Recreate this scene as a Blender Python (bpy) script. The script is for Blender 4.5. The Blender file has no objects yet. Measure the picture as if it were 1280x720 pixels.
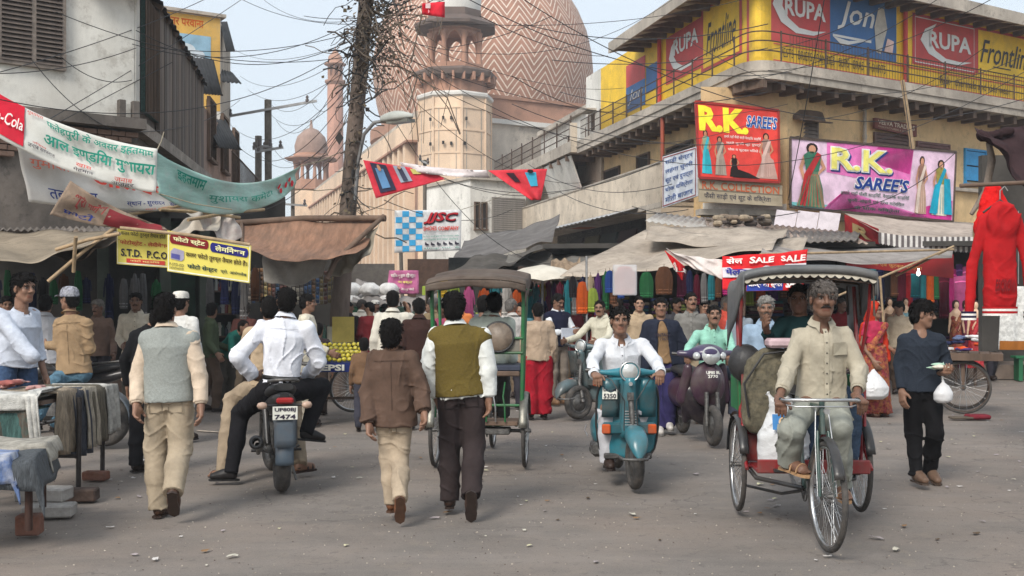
import bpy,math,random
import numpy as np
from mathutils import Vector,Matrix
from math import sin,cos,pi,radians,sqrt
R=random.Random(7)
scn=bpy.context.scene
COL=scn.collection
# camera, sky, sun, exposure
F,CH,HY=1400.0,1.6,378.0
cd=bpy.data.cameras.new('camera');cam=bpy.data.objects.new('camera',cd);COL.objects.link(cam)
cd.sensor_width=36;cd.lens=36*F/1280;cd.shift_y=(HY-360)/1280
cd.clip_start=.1;cd.clip_end=3000
cam.location=(0,0,CH);cam.rotation_euler=(radians(90),0,0)
scn.camera=cam
SUN_EL,SUN_AZ=radians(40),radians(207)
w=bpy.data.worlds.new('World');scn.world=w;w.use_nodes=True
nt=w.node_tree;nt.nodes.clear()
sky=nt.nodes.new('ShaderNodeTexSky');sky.sky_type='NISHITA';sky.sun_disc=False
sky.sun_elevation=SUN_EL;sky.sun_rotation=SUN_AZ;sky.air_density=1.0;sky.dust_density=3.0;sky.ozone_density=1.0
mx=nt.nodes.new('ShaderNodeMix');mx.data_type='RGBA';mx.inputs[0].default_value=.74
mx.inputs[7].default_value=(5.5,6.0,6.4,1)
bg=nt.nodes.new('ShaderNodeBackground');bg.inputs[1].default_value=.12
ow=nt.nodes.new('ShaderNodeOutputWorld')
nt.links.new(sky.outputs[0],mx.inputs[6]);nt.links.new(mx.outputs[2],bg.inputs[0]);nt.links.new(bg.outputs[0],ow.inputs[0])
sl=bpy.data.lights.new('sun','SUN');sl.energy=2.15;sl.angle=radians(20);sl.color=(1,.95,.87)
so=bpy.data.objects.new('sun',sl);COL.objects.link(so)
sd=Vector((sin(SUN_AZ)*cos(SUN_EL),cos(SUN_AZ)*cos(SUN_EL),sin(SUN_EL)))
so.rotation_euler=sd.to_track_quat('Z','Y').to_euler();so.location=(0,0,40)
vs=scn.view_settings;vs.view_transform='Standard';vs.look='None';vs.exposure=.62;vs.gamma=1
scn.cycles.max_bounces=5;scn.cycles.diffuse_bounces=3;scn.cycles.glossy_bounces=2
scn.cycles.transmission_bounces=3;scn.cycles.transparent_max_bounces=8;scn.cycles.volume_bounces=0
scn.cycles.caustics_reflective=False;scn.cycles.caustics_refractive=False
# points
def P(px,py,Y):return Vector(((px-640)/F*Y,Y,CH-(py-HY)/F*Y))
def G(px,py):
 Y=CH*F/(py-HY);return Vector(((px-640)/F*Y,Y,0))
def V(*a):return Vector(a)
def norm(v):
 v=np.asarray(v,float);return v/(np.linalg.norm(v)+1e-9)
 # materials
MC={}
def lin(c):
 return tuple(((x/255)/12.92 if x<=10 else(((x/255)+.055)/1.055)**2.4)for x in c)
def mat(name,c,rough=.8,var=.18,scale=6,bump=.15,bscale=None,metal=0,streak=0,dirt=None,alpha=None,stretch=None,spec=None,emit=None,trans=0,extra=None,distort=0):
 """procedural surface: base colour c (linear) broken up by noise, optional dirt colour, streaks and relief"""
 if name in MC:return MC[name]
 m=bpy.data.materials.new(name);m.use_nodes=True;MC[name]=m
 n=m.node_tree.nodes;L=m.node_tree.links;b=n['Principled BSDF']
 m.diffuse_color=(*c[:3],1)
 tc=n.new('ShaderNodeTexCoord');mp=n.new('ShaderNodeMapping');L.new(tc.outputs['Object'],mp.inputs[0])
 if stretch:mp.inputs['Scale'].default_value=stretch
 no=n.new('ShaderNodeTexNoise');no.inputs['Scale'].default_value=scale;no.inputs['Detail'].default_value=6;no.inputs['Roughness'].default_value=.65
 L.new(mp.outputs[0],no.inputs[0])
 cr=n.new('ShaderNodeMapRange');cr.inputs[1].default_value=.36;cr.inputs[2].default_value=.64
 cr.inputs[3].default_value=1-var;cr.inputs[4].default_value=1+var
 L.new(no.outputs[0],cr.inputs[0])
 mu=n.new('ShaderNodeMix');mu.data_type='RGBA';mu.blend_type='MULTIPLY';mu.inputs[0].default_value=1
 mu.inputs[6].default_value=(*c[:3],1)
 if extra=='attr':
  at=n.new('ShaderNodeAttribute');at.attribute_name='Col';L.new(at.outputs[0],mu.inputs[6])
 L.new(cr.outputs[0],mu.inputs[7])
 out=mu.outputs[2]
 if streak or dirt:
  m2=n.new('ShaderNodeMapping');L.new(tc.outputs['Object'],m2.inputs[0])
  m2.inputs['Scale'].default_value=(1,1,.22)if streak else(1,1,1)
  n2=n.new('ShaderNodeTexNoise');n2.inputs['Scale'].default_value=scale*.45;n2.inputs['Detail'].default_value=8;n2.inputs['Roughness'].default_value=.7
  L.new(m2.outputs[0],n2.inputs[0])
  r2=n.new('ShaderNodeMapRange');r2.inputs[1].default_value=.44;r2.inputs[2].default_value=.66;r2.inputs[4].default_value=streak or .6
  L.new(n2.outputs[0],r2.inputs[0])
  m3=n.new('ShaderNodeMix');m3.data_type='RGBA';m3.inputs[7].default_value=(*(dirt or(.06,.055,.05)),1)
  L.new(r2.outputs[0],m3.inputs[0]);L.new(out,m3.inputs[6]);out=m3.outputs[2]
 if streak and streak>.3:
  n4=n.new('ShaderNodeTexNoise');n4.inputs['Scale'].default_value=scale*3.1;n4.inputs['Detail'].default_value=9;n4.inputs['Roughness'].default_value=.75;L.new(tc.outputs['Object'],n4.inputs[0])
  r4=n.new('ShaderNodeMapRange');r4.inputs[1].default_value=.53;r4.inputs[2].default_value=.63;r4.inputs[4].default_value=streak*.9;L.new(n4.outputs[0],r4.inputs[0])
  m4=n.new('ShaderNodeMix');m4.data_type='RGBA';m4.inputs[7].default_value=(*[x*.8 for x in(dirt or(.06,.055,.05))],1);L.new(r4.outputs[0],m4.inputs[0]);L.new(out,m4.inputs[6]);out=m4.outputs[2]
 L.new(out,b.inputs['Base Color'])
 b.inputs['Roughness'].default_value=rough;b.inputs['Metallic'].default_value=metal
 if spec is not None:b.inputs['Specular IOR Level'].default_value=spec
 if trans:b.inputs['Transmission Weight'].default_value=trans
 if alpha is not None:b.inputs['Alpha'].default_value=alpha
 if emit:b.inputs['Emission Color'].default_value=(*emit[:3],1);b.inputs['Emission Strength'].default_value=emit[3]
 if bump:
  nb=n.new('ShaderNodeTexNoise');nb.inputs['Scale'].default_value=bscale or scale*4;nb.inputs['Detail'].default_value=5;nb.inputs['Distortion'].default_value=distort
  L.new(mp.outputs[0],nb.inputs[0])
  bp=n.new('ShaderNodeBump');bp.inputs['Strength'].default_value=bump;bp.inputs['Distance'].default_value=.02
  L.new(nb.outputs[0],bp.inputs['Height']);L.new(bp.outputs[0],b.inputs['Normal'])
 return m
def cm(c,kind='cloth'):
 """material from an sRGB albedo triple"""
 k='%s_%d_%d_%d'%(kind,*c)
 if k in MC:return MC[k]
 l=lin(c)
 if kind=='cloth':return mat(k,l,.92,.16,7,.5,7,spec=.15,distort=1.5)
 if kind=='knit':return mat(k,l,.95,.1,60,.3,120,spec=.15)
 if kind=='denim':return mat(k,l,.9,.35,12,.7,12,spec=.15,distort=1.4)
 if kind=='print':return mat(k,l,.7,.2,2.2,.08,9,spec=.2)
 if kind=='paint':return mat(k,l,.6,.16,2.5,.12,20,streak=.18,spec=.3)
 if kind=='metal':return mat(k,l,.45,.3,12,.1,metal=.7)
 if kind=='gloss':return mat(k,l,.28,.12,6,.02,dirt=(.12,.1,.085),spec=.5)
 if kind=='leather':return mat(k,l,.5,.2,20,.2,spec=.4)
 if kind=='plastic':return mat(k,l,.4,.1,8,.02)
 if kind=='skin':return mat(k,l,.55,.1,22,.12,90,spec=.35)
 if kind=='hair':return mat(k,l,.75,.4,70,.6,130,spec=.12,stretch=(1,1,.3))
 if kind=='rough':return mat(k,l,.95,.25,8,.5,40)
 return mat(k,l,.8)
 # mesh builder
class MB:
 def __init__(s):s.v=[];s.f=[];s.m=[];s.s=[];s.mats=[];s.uv=None
 def slot(s,m):
  if m is None:return 0
  if m not in s.mats:s.mats.append(m)
  return s.mats.index(m)
 def add(s,vs,fs,m=None,smooth=False):
  o=len(s.v);k=s.slot(m);s.v+=[tuple(v)for v in vs]
  for f in fs:s.f.append(tuple(i+o for i in f));s.m.append(k);s.s.append(smooth)
  return s
 def box(s,c,d,m=None,rz=0,M=None,bev=0):
  hx,hy,hz=d[0]/2,d[1]/2,d[2]/2
  A=Matrix.Rotation(rz,3,'Z')if M is None else M
  c=Vector(c)
  if not bev:
   vs=[c+A@Vector((x*hx,y*hy,z*hz))for x in(-1,1)for y in(-1,1)for z in(-1,1)]
   fs=[(0,1,3,2),(4,6,7,5),(0,4,5,1),(2,3,7,6),(0,2,6,4),(1,5,7,3)]
   return s.add(vs,fs,m)
  b=min(bev,hx*.9,hy*.9,hz*.9);vs=[];idx={}
  for x in(-1,1):
   for y in(-1,1):
    for z in(-1,1):
     for a in range(3):
      q=[x*(hx-b),y*(hy-b),z*(hz-b)];q[a]+=(x,y,z)[a]*b
      idx[(x,y,z,a)]=len(vs);vs.append(c+A@Vector(q))
  fs=[]
  for a in range(3):
   e,g=(a+1)%3,(a+2)%3
   for sg in(-1,1):
    q=[]
    for(p,r)in((-1,-1),(1,-1),(1,1),(-1,1)):
     k=[0,0,0];k[a]=sg;k[e]=p*sg;k[g]=r;q.append(idx[(*k,a)])
    fs.append(tuple(q))
   for p in(-1,1):
    for r in(-1,1):
     k0=[0,0,0];k0[e]=p;k0[g]=r;k1=list(k0);k0[a]=-1;k1[a]=1
     q=(idx[(*k0,e)],idx[(*k1,e)],idx[(*k1,g)],idx[(*k0,g)])
     fs.append(q if p*r>0 else q[::-1])
  for x in(-1,1):
   for y in(-1,1):
    for z in(-1,1):
     q=tuple(idx[(x,y,z,a)]for a in range(3));fs.append(q if x*y*z>0 else q[::-1])
  return s.add(vs,fs,m)
 def bar(s,a,b,wd,th,m=None,up=(0,0,1)):
  a,b=Vector(a),Vector(b);d=b-a;l=d.length;z=d.normalized();u=Vector(up)
  if abs(z.dot(u))>.98:u=Vector((0,1,0))
  x=z.cross(u).normalized();y=x.cross(z)
  return s.box((a+b)/2,(wd,th,l),m,M=Matrix((x,y,z)).transposed())
 def tube(s,pts,r,n=8,m=None,closed=False,cap=True,flat=1):
  pts=[Vector(p)for p in pts];N=len(pts);rs=r if isinstance(r,(list,tuple))else[r]*N
  vs=[];pu=None
  for i,p in enumerate(pts):
   if closed:d=pts[(i+1)%N]-pts[i-1]
   else:d=pts[min(i+1,N-1)]-pts[max(i-1,0)]
   d.normalize()if d.length>1e-9 else None
   if pu is None:pu=d.orthogonal().normalized()
   u=pu-d*pu.dot(d)
   if u.length<1e-4:u=d.orthogonal()
   u.normalize();pu=u;w_=d.cross(u)
   for k in range(n):
    a=2*pi*k/n;vs.append(p+(u*cos(a)+w_*sin(a)*flat)*rs[i])
  fs=[]
  for i in range(N if closed else N-1):
   j=(i+1)%N
   for k in range(n):
    fs.append((i*n+k,i*n+(k+1)%n,j*n+(k+1)%n,j*n+k))
  s.add(vs,fs,m,True)
  if cap and not closed:
   o=len(s.v);s.add(vs[:n],[tuple(range(n))[::-1]],m);s.add(vs[-n:],[tuple(range(n))],m)
  return s
 def lathe(s,prof,c=(0,0,0),axis=(0,0,1),n=16,m=None,smooth=True,cap=True,ph=0):
  z=Vector(axis).normalized();x=z.orthogonal().normalized()if abs(z.z)<.999 else Vector((1,0,0));y=z.cross(x);c=Vector(c)
  vs=[c+z*h+(x*cos(2*pi*(k+ph)/n)+y*sin(2*pi*(k+ph)/n))*r for r,h in prof for k in range(n)]
  fs=[(i*n+k,i*n+(k+1)%n,(i+1)*n+(k+1)%n,(i+1)*n+k)for i in range(len(prof)-1)for k in range(n)]
  s.add(vs,fs,m,smooth)
  if cap:
   if prof[0][0]>1e-4:s.add(vs[:n],[tuple(range(n))[::-1]],m)
   if prof[-1][0]>1e-4:s.add(vs[-n:],[tuple(range(n))],m)
  return s
 def cyl(s,a,b,r,n=12,m=None):
  a,b=Vector(a),Vector(b);return s.lathe([(r,0),(r,(b-a).length)],a,b-a,n,m)
 def torus(s,c,axis,R_,r,n=36,k=8,m=None,flat=1):
  z=Vector(axis).normalized();x=z.orthogonal().normalized();y=z.cross(x);c=Vector(c);vs=[]
  for i in range(n):
   a=2*pi*i/n;d=x*cos(a)+y*sin(a)
   for j in range(k):
    b=2*pi*j/k;vs.append(c+d*(R_+r*cos(b))+z*r*sin(b)*flat)
  fs=[(i*k+j,((i+1)%n)*k+j,((i+1)%n)*k+(j+1)%k,i*k+(j+1)%k)for i in range(n)for j in range(k)]
  return s.add(vs,fs,m,True)
 def grid(s,fn,nu,nv,m=None,th=0,smooth=True,closeu=False):
  """sheet through fn(u,v); th>0 gives it a back and a rim"""
  vs=[Vector(fn(i/nu,j/nv))for j in range(nv+1)for i in range(nu+1)];W=nu+1
  fs=[(j*W+i,j*W+i+1,(j+1)*W+i+1,(j+1)*W+i)for j in range(nv)for i in range(nu)]
  if th:
   n=len(vs);nr=[]
   for j in range(nv+1):
    for i in range(W):
     du=vs[j*W+min(i+1,nu)]-vs[j*W+max(i-1,0)];dv=vs[min(j+1,nv)*W+i]-vs[max(j-1,0)*W+i]
     q=du.cross(dv);nr.append(q.normalized()if q.length>1e-9 else Vector((0,0,1)))
   vs=vs+[a-b*th for a,b in zip(vs,nr)]
   fs+=[tuple(i+n for i in f)[::-1]for f in fs]
   for i in range(nu):fs.append((i+1,i,i+n,i+1+n));a=nv*W+i;fs.append((a,a+1,a+1+n,a+n))
   for j in range(nv):a=j*W;fs.append((a,a+W,a+W+n,a+n));a+=nu;fs.append((a+W,a,a+n,a+W+n))
  return s.add(vs,fs,m,smooth)
 def prism(s,poly,O,X,Y_,depth,m=None,ms=None):
  """polygon (2-D list) in the frame O,X,Y pushed back along -N by depth"""
  O,X,Y_=Vector(O),Vector(X),Vector(Y_);N=X.cross(Y_).normalized();n=len(poly)
  a=[O+X*p[0]+Y_*p[1]for p in poly];b=[p-N*depth for p in a]
  s.add(a,[tuple(range(n))],m)
  if depth:
   s.add(b,[tuple(range(n))[::-1]],m)
   s.add(a+b,[((i+1)%n,i,i+n,(i+1)%n+n)for i in range(n)],ms or m)
  return s
 def loft(s,rings,m=None,closed=True,cap=True,smooth=True):
  n=len(rings[0]);vs=[p for r in rings for p in r]
  kk=n if closed else n-1
  fs=[(i*n+k,i*n+(k+1)%n,(i+1)*n+(k+1)%n,(i+1)*n+k)for i in range(len(rings)-1)for k in range(kk)]
  s.add(vs,fs,m,smooth)
  if cap:s.add(rings[0],[tuple(range(n))[::-1]],m);s.add(rings[-1],[tuple(range(n))],m)
  return s
 def build(s,name,m=None,parent=None,label=None,cat=None,group=None,kind=None,world=False,origin=None):
  me=bpy.data.meshes.new(name)
  v=s.v
  off=None
  if parent is not None and world:off=parent_world(parent)
  elif parent is None and origin is not None:off=Vector(origin)
  if off is not None:v=[(a[0]-off[0],a[1]-off[1],a[2]-off[2])for a in v]
  me.from_pydata(v,[],s.f)
  mats=s.mats if s.mats else[m]
  for q in mats:me.materials.append(q)
  me.polygons.foreach_set('material_index',s.m);me.polygons.foreach_set('use_smooth',s.s)
  me.update()
  o=bpy.data.objects.new(name,me);COL.objects.link(o)
  if parent is not None:o.parent=parent
  elif off is not None:o.location=off
  tag(o,label,cat,group,kind)
  return o
PW={}
def parent_world(p):
 v=Vector((0,0,0))
 while p is not None:v+=p.location;p=p.parent
 return v
def tag(o,label=None,cat=None,group=None,kind=None):
 if label:o['label']=label
 if cat:o['category']=cat
 if group:o['group']=group
 if kind:o['kind']=kind
 return o
def empty(name,loc,label,cat,group=None,rz=0):
 o=bpy.data.objects.new(name,None);o.empty_display_size=.2;COL.objects.link(o)
 o.location=loc;o.rotation_euler=(0,0,rz);return tag(o,label,cat,group)
def copy_tree(o,parent=None,loc=None,label=None):
 c=o.copy();COL.objects.link(c)
 if parent:c.parent=parent
 if loc is not None:c.location=loc
 if label:c['label']=label
 for ch in[x for x in bpy.data.objects if x.parent==o]:copy_tree(ch,c)
 return c
def np_mesh(name,V_,Q,mats,parent=None,mi=None,col=None,smooth=True,off=None):
 """mesh object from numpy verts and quads"""
 me=bpy.data.meshes.new(name);V_=np.asarray(V_,np.float32)
 if off is not None:V_=V_-np.asarray(off,np.float32)
 me.vertices.add(len(V_));me.vertices.foreach_set('co',V_.ravel())
 nq=len(Q);k=Q.shape[1]
 me.loops.add(nq*k);me.loops.foreach_set('vertex_index',Q.ravel().astype(np.int32))
 me.polygons.add(nq);me.polygons.foreach_set('loop_start',np.arange(nq,dtype=np.int32)*k)
 me.polygons.foreach_set('loop_total',np.full(nq,k,np.int32))
 if mi is not None:me.polygons.foreach_set('material_index',mi.astype(np.int32))
 me.polygons.foreach_set('use_smooth',np.full(nq,smooth))
 for m in mats:me.materials.append(m)
 if col is not None:
  a=me.color_attributes.new('Col','FLOAT_COLOR','POINT');a.data.foreach_set('color',np.c_[col,np.ones(len(col))].astype(np.float32).ravel())
 me.update(calc_edges=True)
 o=bpy.data.objects.new(name,me);COL.objects.link(o)
 if parent:o.parent=parent
 return o
 # lettering
TC={}
def glyphs(txt,bold=0.,shear=0.):
 k=(txt,bold,shear)
 if k not in TC:
  c=bpy.data.curves.new('t','FONT');c.body=txt;c.size=1;c.offset=bold;c.shear=shear;c.resolution_u=2;c.fill_mode='FRONT'
  o=bpy.data.objects.new('t',c);COL.objects.link(o)
  me=bpy.data.meshes.new_from_object(o);bpy.data.objects.remove(o);bpy.data.curves.remove(c)
  vs=[(v.co.x,v.co.y)for v in me.vertices];fs=[tuple(p.vertices)for p in me.polygons];bpy.data.meshes.remove(me)
  if not vs:vs=[(0,0),(1,0),(0,1)];fs=[]
  x0=min(v[0]for v in vs);x1=max(v[0]for v in vs);y0=min(v[1]for v in vs);y1=max(v[1]for v in vs)
  TC[k]=([((a-x0)/(x1-x0+1e-9),(b-y0)/(y1-y0+1e-9))for a,b in vs],fs)
 return TC[k]
class Sheet:
 """a printed surface: fn(u,v) -> point, u to the right and v up, seen from its front; collects flat print into one mesh"""
 def __init__(s,fn,eps=.004,sign=1):s.fn=fn;s.eps=eps;s.mb=MB();s.sign=sign;s.lay=1
 def at(s,u,v,lay=None):
  e=.004;p=Vector(s.fn(u,v));a=Vector(s.fn(u+e,v))-Vector(s.fn(u-e,v));b=Vector(s.fn(u,v+e))-Vector(s.fn(u,v-e))
  n=a.cross(b);n.normalize();return p+n*s.eps*(lay or s.lay)*s.sign
 def rect(s,u0,v0,u1,v1,m,lay=1,n=(1,1)):
  s.mb.grid(lambda a,b:s.at(u0+(u1-u0)*a,v0+(v1-v0)*b,lay),n[0],n[1],m);return s
 def poly(s,pts,m,lay=2):
  s.mb.add([s.at(u,v,lay)for u,v in pts],[tuple(range(len(pts)))],m);return s
 def text(s,t,u0,v0,u1,v1,m,lay=3,bold=0.,shear=0.,skew=0.):
  vs,fs=glyphs(t,bold,shear)
  s.mb.add([s.at(u0+(u1-u0)*a,v0+(v1-v0)*b+skew*a,lay)for a,b in vs],fs,m);return s
 def disc(s,u,v,ru,rv,m,lay=2,n=16):
  return s.poly([(u+ru*cos(2*pi*k/n),v+rv*sin(2*pi*k/n))for k in range(n)],m,lay)
 def frame(s,u0,v0,u1,v1,t,m,lay=2,tv=None):
  tv=tv or t
  s.rect(u0,v0,u1,v0+tv,m,lay);s.rect(u0,v1-tv,u1,v1,m,lay);s.rect(u0,v0+tv,u0+t,v1-tv,m,lay);return s.rect(u1-t,v0+tv,u1,v1-tv,m,lay)
 def lady(s,u,v,w_,h,skin,blouse,skirt,hair,scarf=None,lay=3,k=0):
  """flat printed full-length figure of a woman in a sari"""
  q=lambda a,b:(u+a*w_,v+b*h)
  s.poly([q(-.42,0),q(.42,0),q(.36,.3),q(.2,.58),q(-.18,.58),q(-.34,.3)],skirt,lay)
  s.poly([q(-.2,.56),q(.22,.56),q(.3,.8),q(.12,.86),q(-.12,.86),q(-.28,.8)],blouse,lay+1)
  s.poly([q(-.28,.8),q(-.42,.6),q(-.3,.42),q(-.22,.44),q(-.3,.6),q(-.2,.76)],skin,lay+1)
  s.poly([q(.28,.8),q(.46,.62),q(.2,.5),q(.2,.55),q(.34,.63),q(.2,.76)],skin,lay+1)
  s.disc(u,v+.915*h,w_*.19,h*.085,hair,lay,10);s.disc(u,v+.9*h,w_*.12,h*.065,skin,lay+1,10)
  s.poly([q(-.06,.82),q(.06,.82),q(.06,.87),q(-.06,.87)],skin,lay+1)
  if scarf:
   s.poly([q(.3,.82),q(.16,.86),q(-.26,.5),q(-.4,.02),q(-.2,.0),q(-.08,.45)],scarf,lay+2)
   for j in range(4):s.poly([q(-.3+.16*j,.03),q(-.27+.16*j,.03),q(-.14+.09*j,.52),q(-.15+.09*j,.52)],scarf,lay+2)
  return s
 def build(s,name='print',parent=None,world=True):
  return s.mb.build(name,None,parent,world=world)
  # distance-field modelling of bodies and cloth
class Fld:
 def __init__(s,lo,hi,h):
  s.h=h;s.lo=np.array(lo,np.float32);n=np.maximum(4,np.ceil((np.array(hi)-lo)/h).astype(int)+1)
  s.ax=[s.lo[i]+h*np.arange(n[i],dtype=np.float32)for i in range(3)];s.F=np.full(n,.3,np.float32)
 def sub(s,lo,hi):
  sl=[]
  for i in range(3):
   a=int(max(0,math.floor((lo[i]-s.lo[i])/s.h)));b=int(min(len(s.ax[i]),math.ceil((hi[i]-s.lo[i])/s.h)+1))
   if b<=a:return None
   sl.append(slice(a,b))
  return tuple(sl)
 def pts(s,sl):
  return np.stack(np.meshgrid(s.ax[0][sl[0]],s.ax[1][sl[1]],s.ax[2][sl[2]],indexing='ij'),-1)
 def comb(s,sl,d,k,op):
  A=s.F[sl]
  if op=='sub':A[...]=np.maximum(A,-d)if k<=0 else-smin(-A,d,k)
  else:A[...]=smin(A,d,k)if k>0 else np.minimum(A,d)
 def cone(s,a,b,ra,rb,k=.03,op='u',cut=None,squash=None,fn=None):
  a=np.array(a,np.float32);b=np.array(b,np.float32);m=max(ra,rb)*(1.0 if squash is None else 1.0)+k+3*s.h
  sl=s.sub(np.minimum(a,b)-m,np.maximum(a,b)+m)
  if sl is None:return s
  p=s.pts(sl)-a;ab=b-a;L2=float(ab@ab)+1e-9
  t=np.clip((p@ab)/L2,0,1);q=p-t[...,None]*ab
  if squash is not None:
   dr=np.asarray(squash[0],np.float32);c=q@dr;q=q+(c*(1/squash[1]-1))[...,None]*dr
  d=np.sqrt((q*q).sum(-1))-(ra+(rb-ra)*t)
  if fn is not None:d=d+fn(p+a,t)
  if cut is not None:
   for c0,n0 in cut:d=np.maximum(d,(p+a-np.asarray(c0,np.float32))@np.asarray(n0,np.float32))
  s.comb(sl,d,k,op);return s
 def ell(s,c,r,M=None,k=.03,op='u',cut=None):
  c=np.array(c,np.float32);r=np.array(r,np.float32);m=r.max()+k+3*s.h
  sl=s.sub(c-m,c+m)
  if sl is None:return s
  p=s.pts(sl)-c
  q=p@np.asarray(M,np.float32).T if M is not None else p
  k0=np.sqrt(((q/r)**2).sum(-1));k1=np.sqrt(((q/(r*r))**2).sum(-1))+1e-6
  d=k0*(k0-1)/k1
  if cut is not None:
   for c0,n0 in cut:d=np.maximum(d,(p+c-np.asarray(c0,np.float32))@np.asarray(n0,np.float32))
  s.comb(sl,d,k,op);return s
 def prof(s,a,b,U,V_,ws,aa,bb,k=.03,w0=None,w1=None,vo=None,off=0):
  """body of elliptic sections along a->b; U side axis, V_ front axis; ws fractions, aa/bb half sizes; vo forward shift of the section centre"""
  a=np.array(a,np.float32);b=np.array(b,np.float32);W=b-a;L=float(np.linalg.norm(W));W=W/L
  U=np.asarray(U,np.float32);V_=np.asarray(V_,np.float32)
  m=max(max(aa),max(bb))+k+3*s.h+off
  e0=a+W*L*ws[0];e1=a+W*L*ws[-1]
  sl=s.sub(np.minimum(e0,e1)-m,np.maximum(e0,e1)+m)
  if sl is None:return s
  p=s.pts(sl)-a;w_=(p@W)/L;u=p@U;v=p@V_
  A=np.interp(w_,ws,aa).astype(np.float32)+off;B=np.interp(w_,ws,bb).astype(np.float32)+off
  if vo is not None:v=v-np.interp(w_,ws,vo).astype(np.float32)
  k0=np.sqrt((u/A)**2+(v/B)**2);k1=np.sqrt((u/A**2)**2+(v/B**2)**2)+1e-6
  d=k0*(k0-1)/k1
  d=np.maximum(d,np.maximum((ws[0]if w0 is None else w0)-w_,w_-(ws[-1]if w1 is None else w1))*L)
  s.comb(sl,d,k,'u');return s
 def wrinkle(s,amp,f=1.,seed=0,dirw=None):
  X,Y,Z=np.meshgrid(*s.ax,indexing='ij',sparse=True)
  r=np.random.RandomState(seed);q=r.rand(12)*6.28
  msk=np.clip(1.6-np.abs(s.F)/.03,0,1)
  wx=1.6*np.sin(f*7*Z+q[0])+1.1*np.sin(f*15*X+q[6])+.9*np.sin(f*17*Y+q[7]);wy=1.7*np.sin(f*9*X+q[1])+1.2*np.sin(f*8*Y+q[2])+.8*np.sin(f*19*Z+q[8])
  a=np.sin(f*(13*X+8*Y)+wy+q[3])*np.sin(f*(12*Z-7*X)+wx+q[4])
  c1=1-np.abs(np.sin(f*(19*Z+13*X-9*Y)*.62+1.5*wx+q[5]));c2=1-np.abs(np.sin(f*(17*Z-15*X+8*Y)*.66+1.4*wy+q[9]))
  c3=1-np.abs(np.sin(f*(31*Z+22*X+17*Y)*.9+2.2*wx-1.3*wy+q[6]));k3=np.sin(f*9*Z-f*6*X+wy)
  g=.5+.5*np.sin(f*6*Z+wy+q[10]);h=.5+.5*np.sin(f*7*X-f*5*Z+wx+q[11])
  s.F+=(amp*(.4*a+.55*(.2-c3**6)*np.maximum(k3,0)+1.5*(.25-c1**5)*g+1.4*(.25-c2**5)*h)*msk).astype(np.float32);return s
 def cutp(s,c,n):
  s.F=np.maximum(s.F,((s.ax[0]-c[0])*n[0])[:,None,None]+((s.ax[1]-c[1])*n[1])[None,:,None]+((s.ax[2]-c[2])*n[2])[None,None,:]);return s
 def mesh(s):
  F_=s.F.copy()
  F_[0]=F_[-1]=.3;F_[:,0]=F_[:,-1]=.3;F_[:,:,0]=F_[:,:,-1]=.3
  I=F_<0;c=[I[i:I.shape[0]-1+i,j:I.shape[1]-1+j,k:I.shape[2]-1+k]for i in(0,1)for j in(0,1)for k in(0,1)]
  n=sum(x.astype(np.int8)for x in c);act=(n>0)&(n<8)
  idx=np.argwhere(act)
  if len(idx)==0:return np.zeros((0,3),np.float32),np.zeros((0,4),int)
  vid=np.full(act.shape,-1,np.int64);vid[act]=np.arange(len(idx))
  acc=np.zeros((len(idx),3),np.float32);cnt=np.zeros(len(idx),np.float32)
  cor=[(i,j,k)for i in(0,1)for j in(0,1)for k in(0,1)]
  fv={q:F_[idx[:,0]+q[0],idx[:,1]+q[1],idx[:,2]+q[2]]for q in cor}
  for q in cor:
   for a in range(3):
    if q[a]==0:
     r=list(q);r[a]=1;r=tuple(r);f0,f1=fv[q],fv[r];m=(f0<0)!=(f1<0)
     t=np.where(m,f0/(f0-f1+1e-12),0)
     p=np.tile(np.array(q,np.float32),(len(idx),1));p[:,a]=t
     acc+=p*m[:,None];cnt+=m
  vs=s.lo+(idx+acc/cnt[:,None])*s.h
  Q=[]
  for a in range(3):
   b,c_=(a+1)%3,(a+2)%3
   s0=[slice(None)]*3;s1=[slice(None)]*3;s0[a]=slice(0,-1);s1[a]=slice(1,None)
   A,B=I[tuple(s0)],I[tuple(s1)];e=np.argwhere(A!=B)
   e=e[(e[:,b]>0)&(e[:,c_]>0)&(e[:,b]<I.shape[b]-1)&(e[:,c_]<I.shape[c_]-1)]
   fl=A[e[:,0],e[:,1],e[:,2]]
   def g(db,dc):
    r=e.copy();r[:,b]-=db;r[:,c_]-=dc;return vid[r[:,0],r[:,1],r[:,2]]
   q=np.stack([g(1,1),g(0,1),g(0,0),g(1,0)],1);q[~fl]=q[~fl][:,::-1];Q.append(q)
  return vs.astype(np.float32),np.concatenate(Q)
def smin(a,b,k):
 h=np.maximum(k-np.abs(a-b),0)/k
 return np.minimum(a,b)-h*h*k*.25
def join(parts):
 """[(V,Q,mat index, colour)] -> one mesh's arrays"""
 o=0;VV=[];QQ=[];MI=[];CC=[]
 for v,q,mi,c in parts:
  VV.append(v);QQ.append(q+o);MI.append(np.full(len(q),mi));o+=len(v)
  c=np.asarray(c,np.float32);CC.append(c if c.ndim==2 else np.tile(c,(len(v),1)))
 return np.concatenate(VV),np.concatenate(QQ),np.concatenate(MI),np.concatenate(CC)
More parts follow.
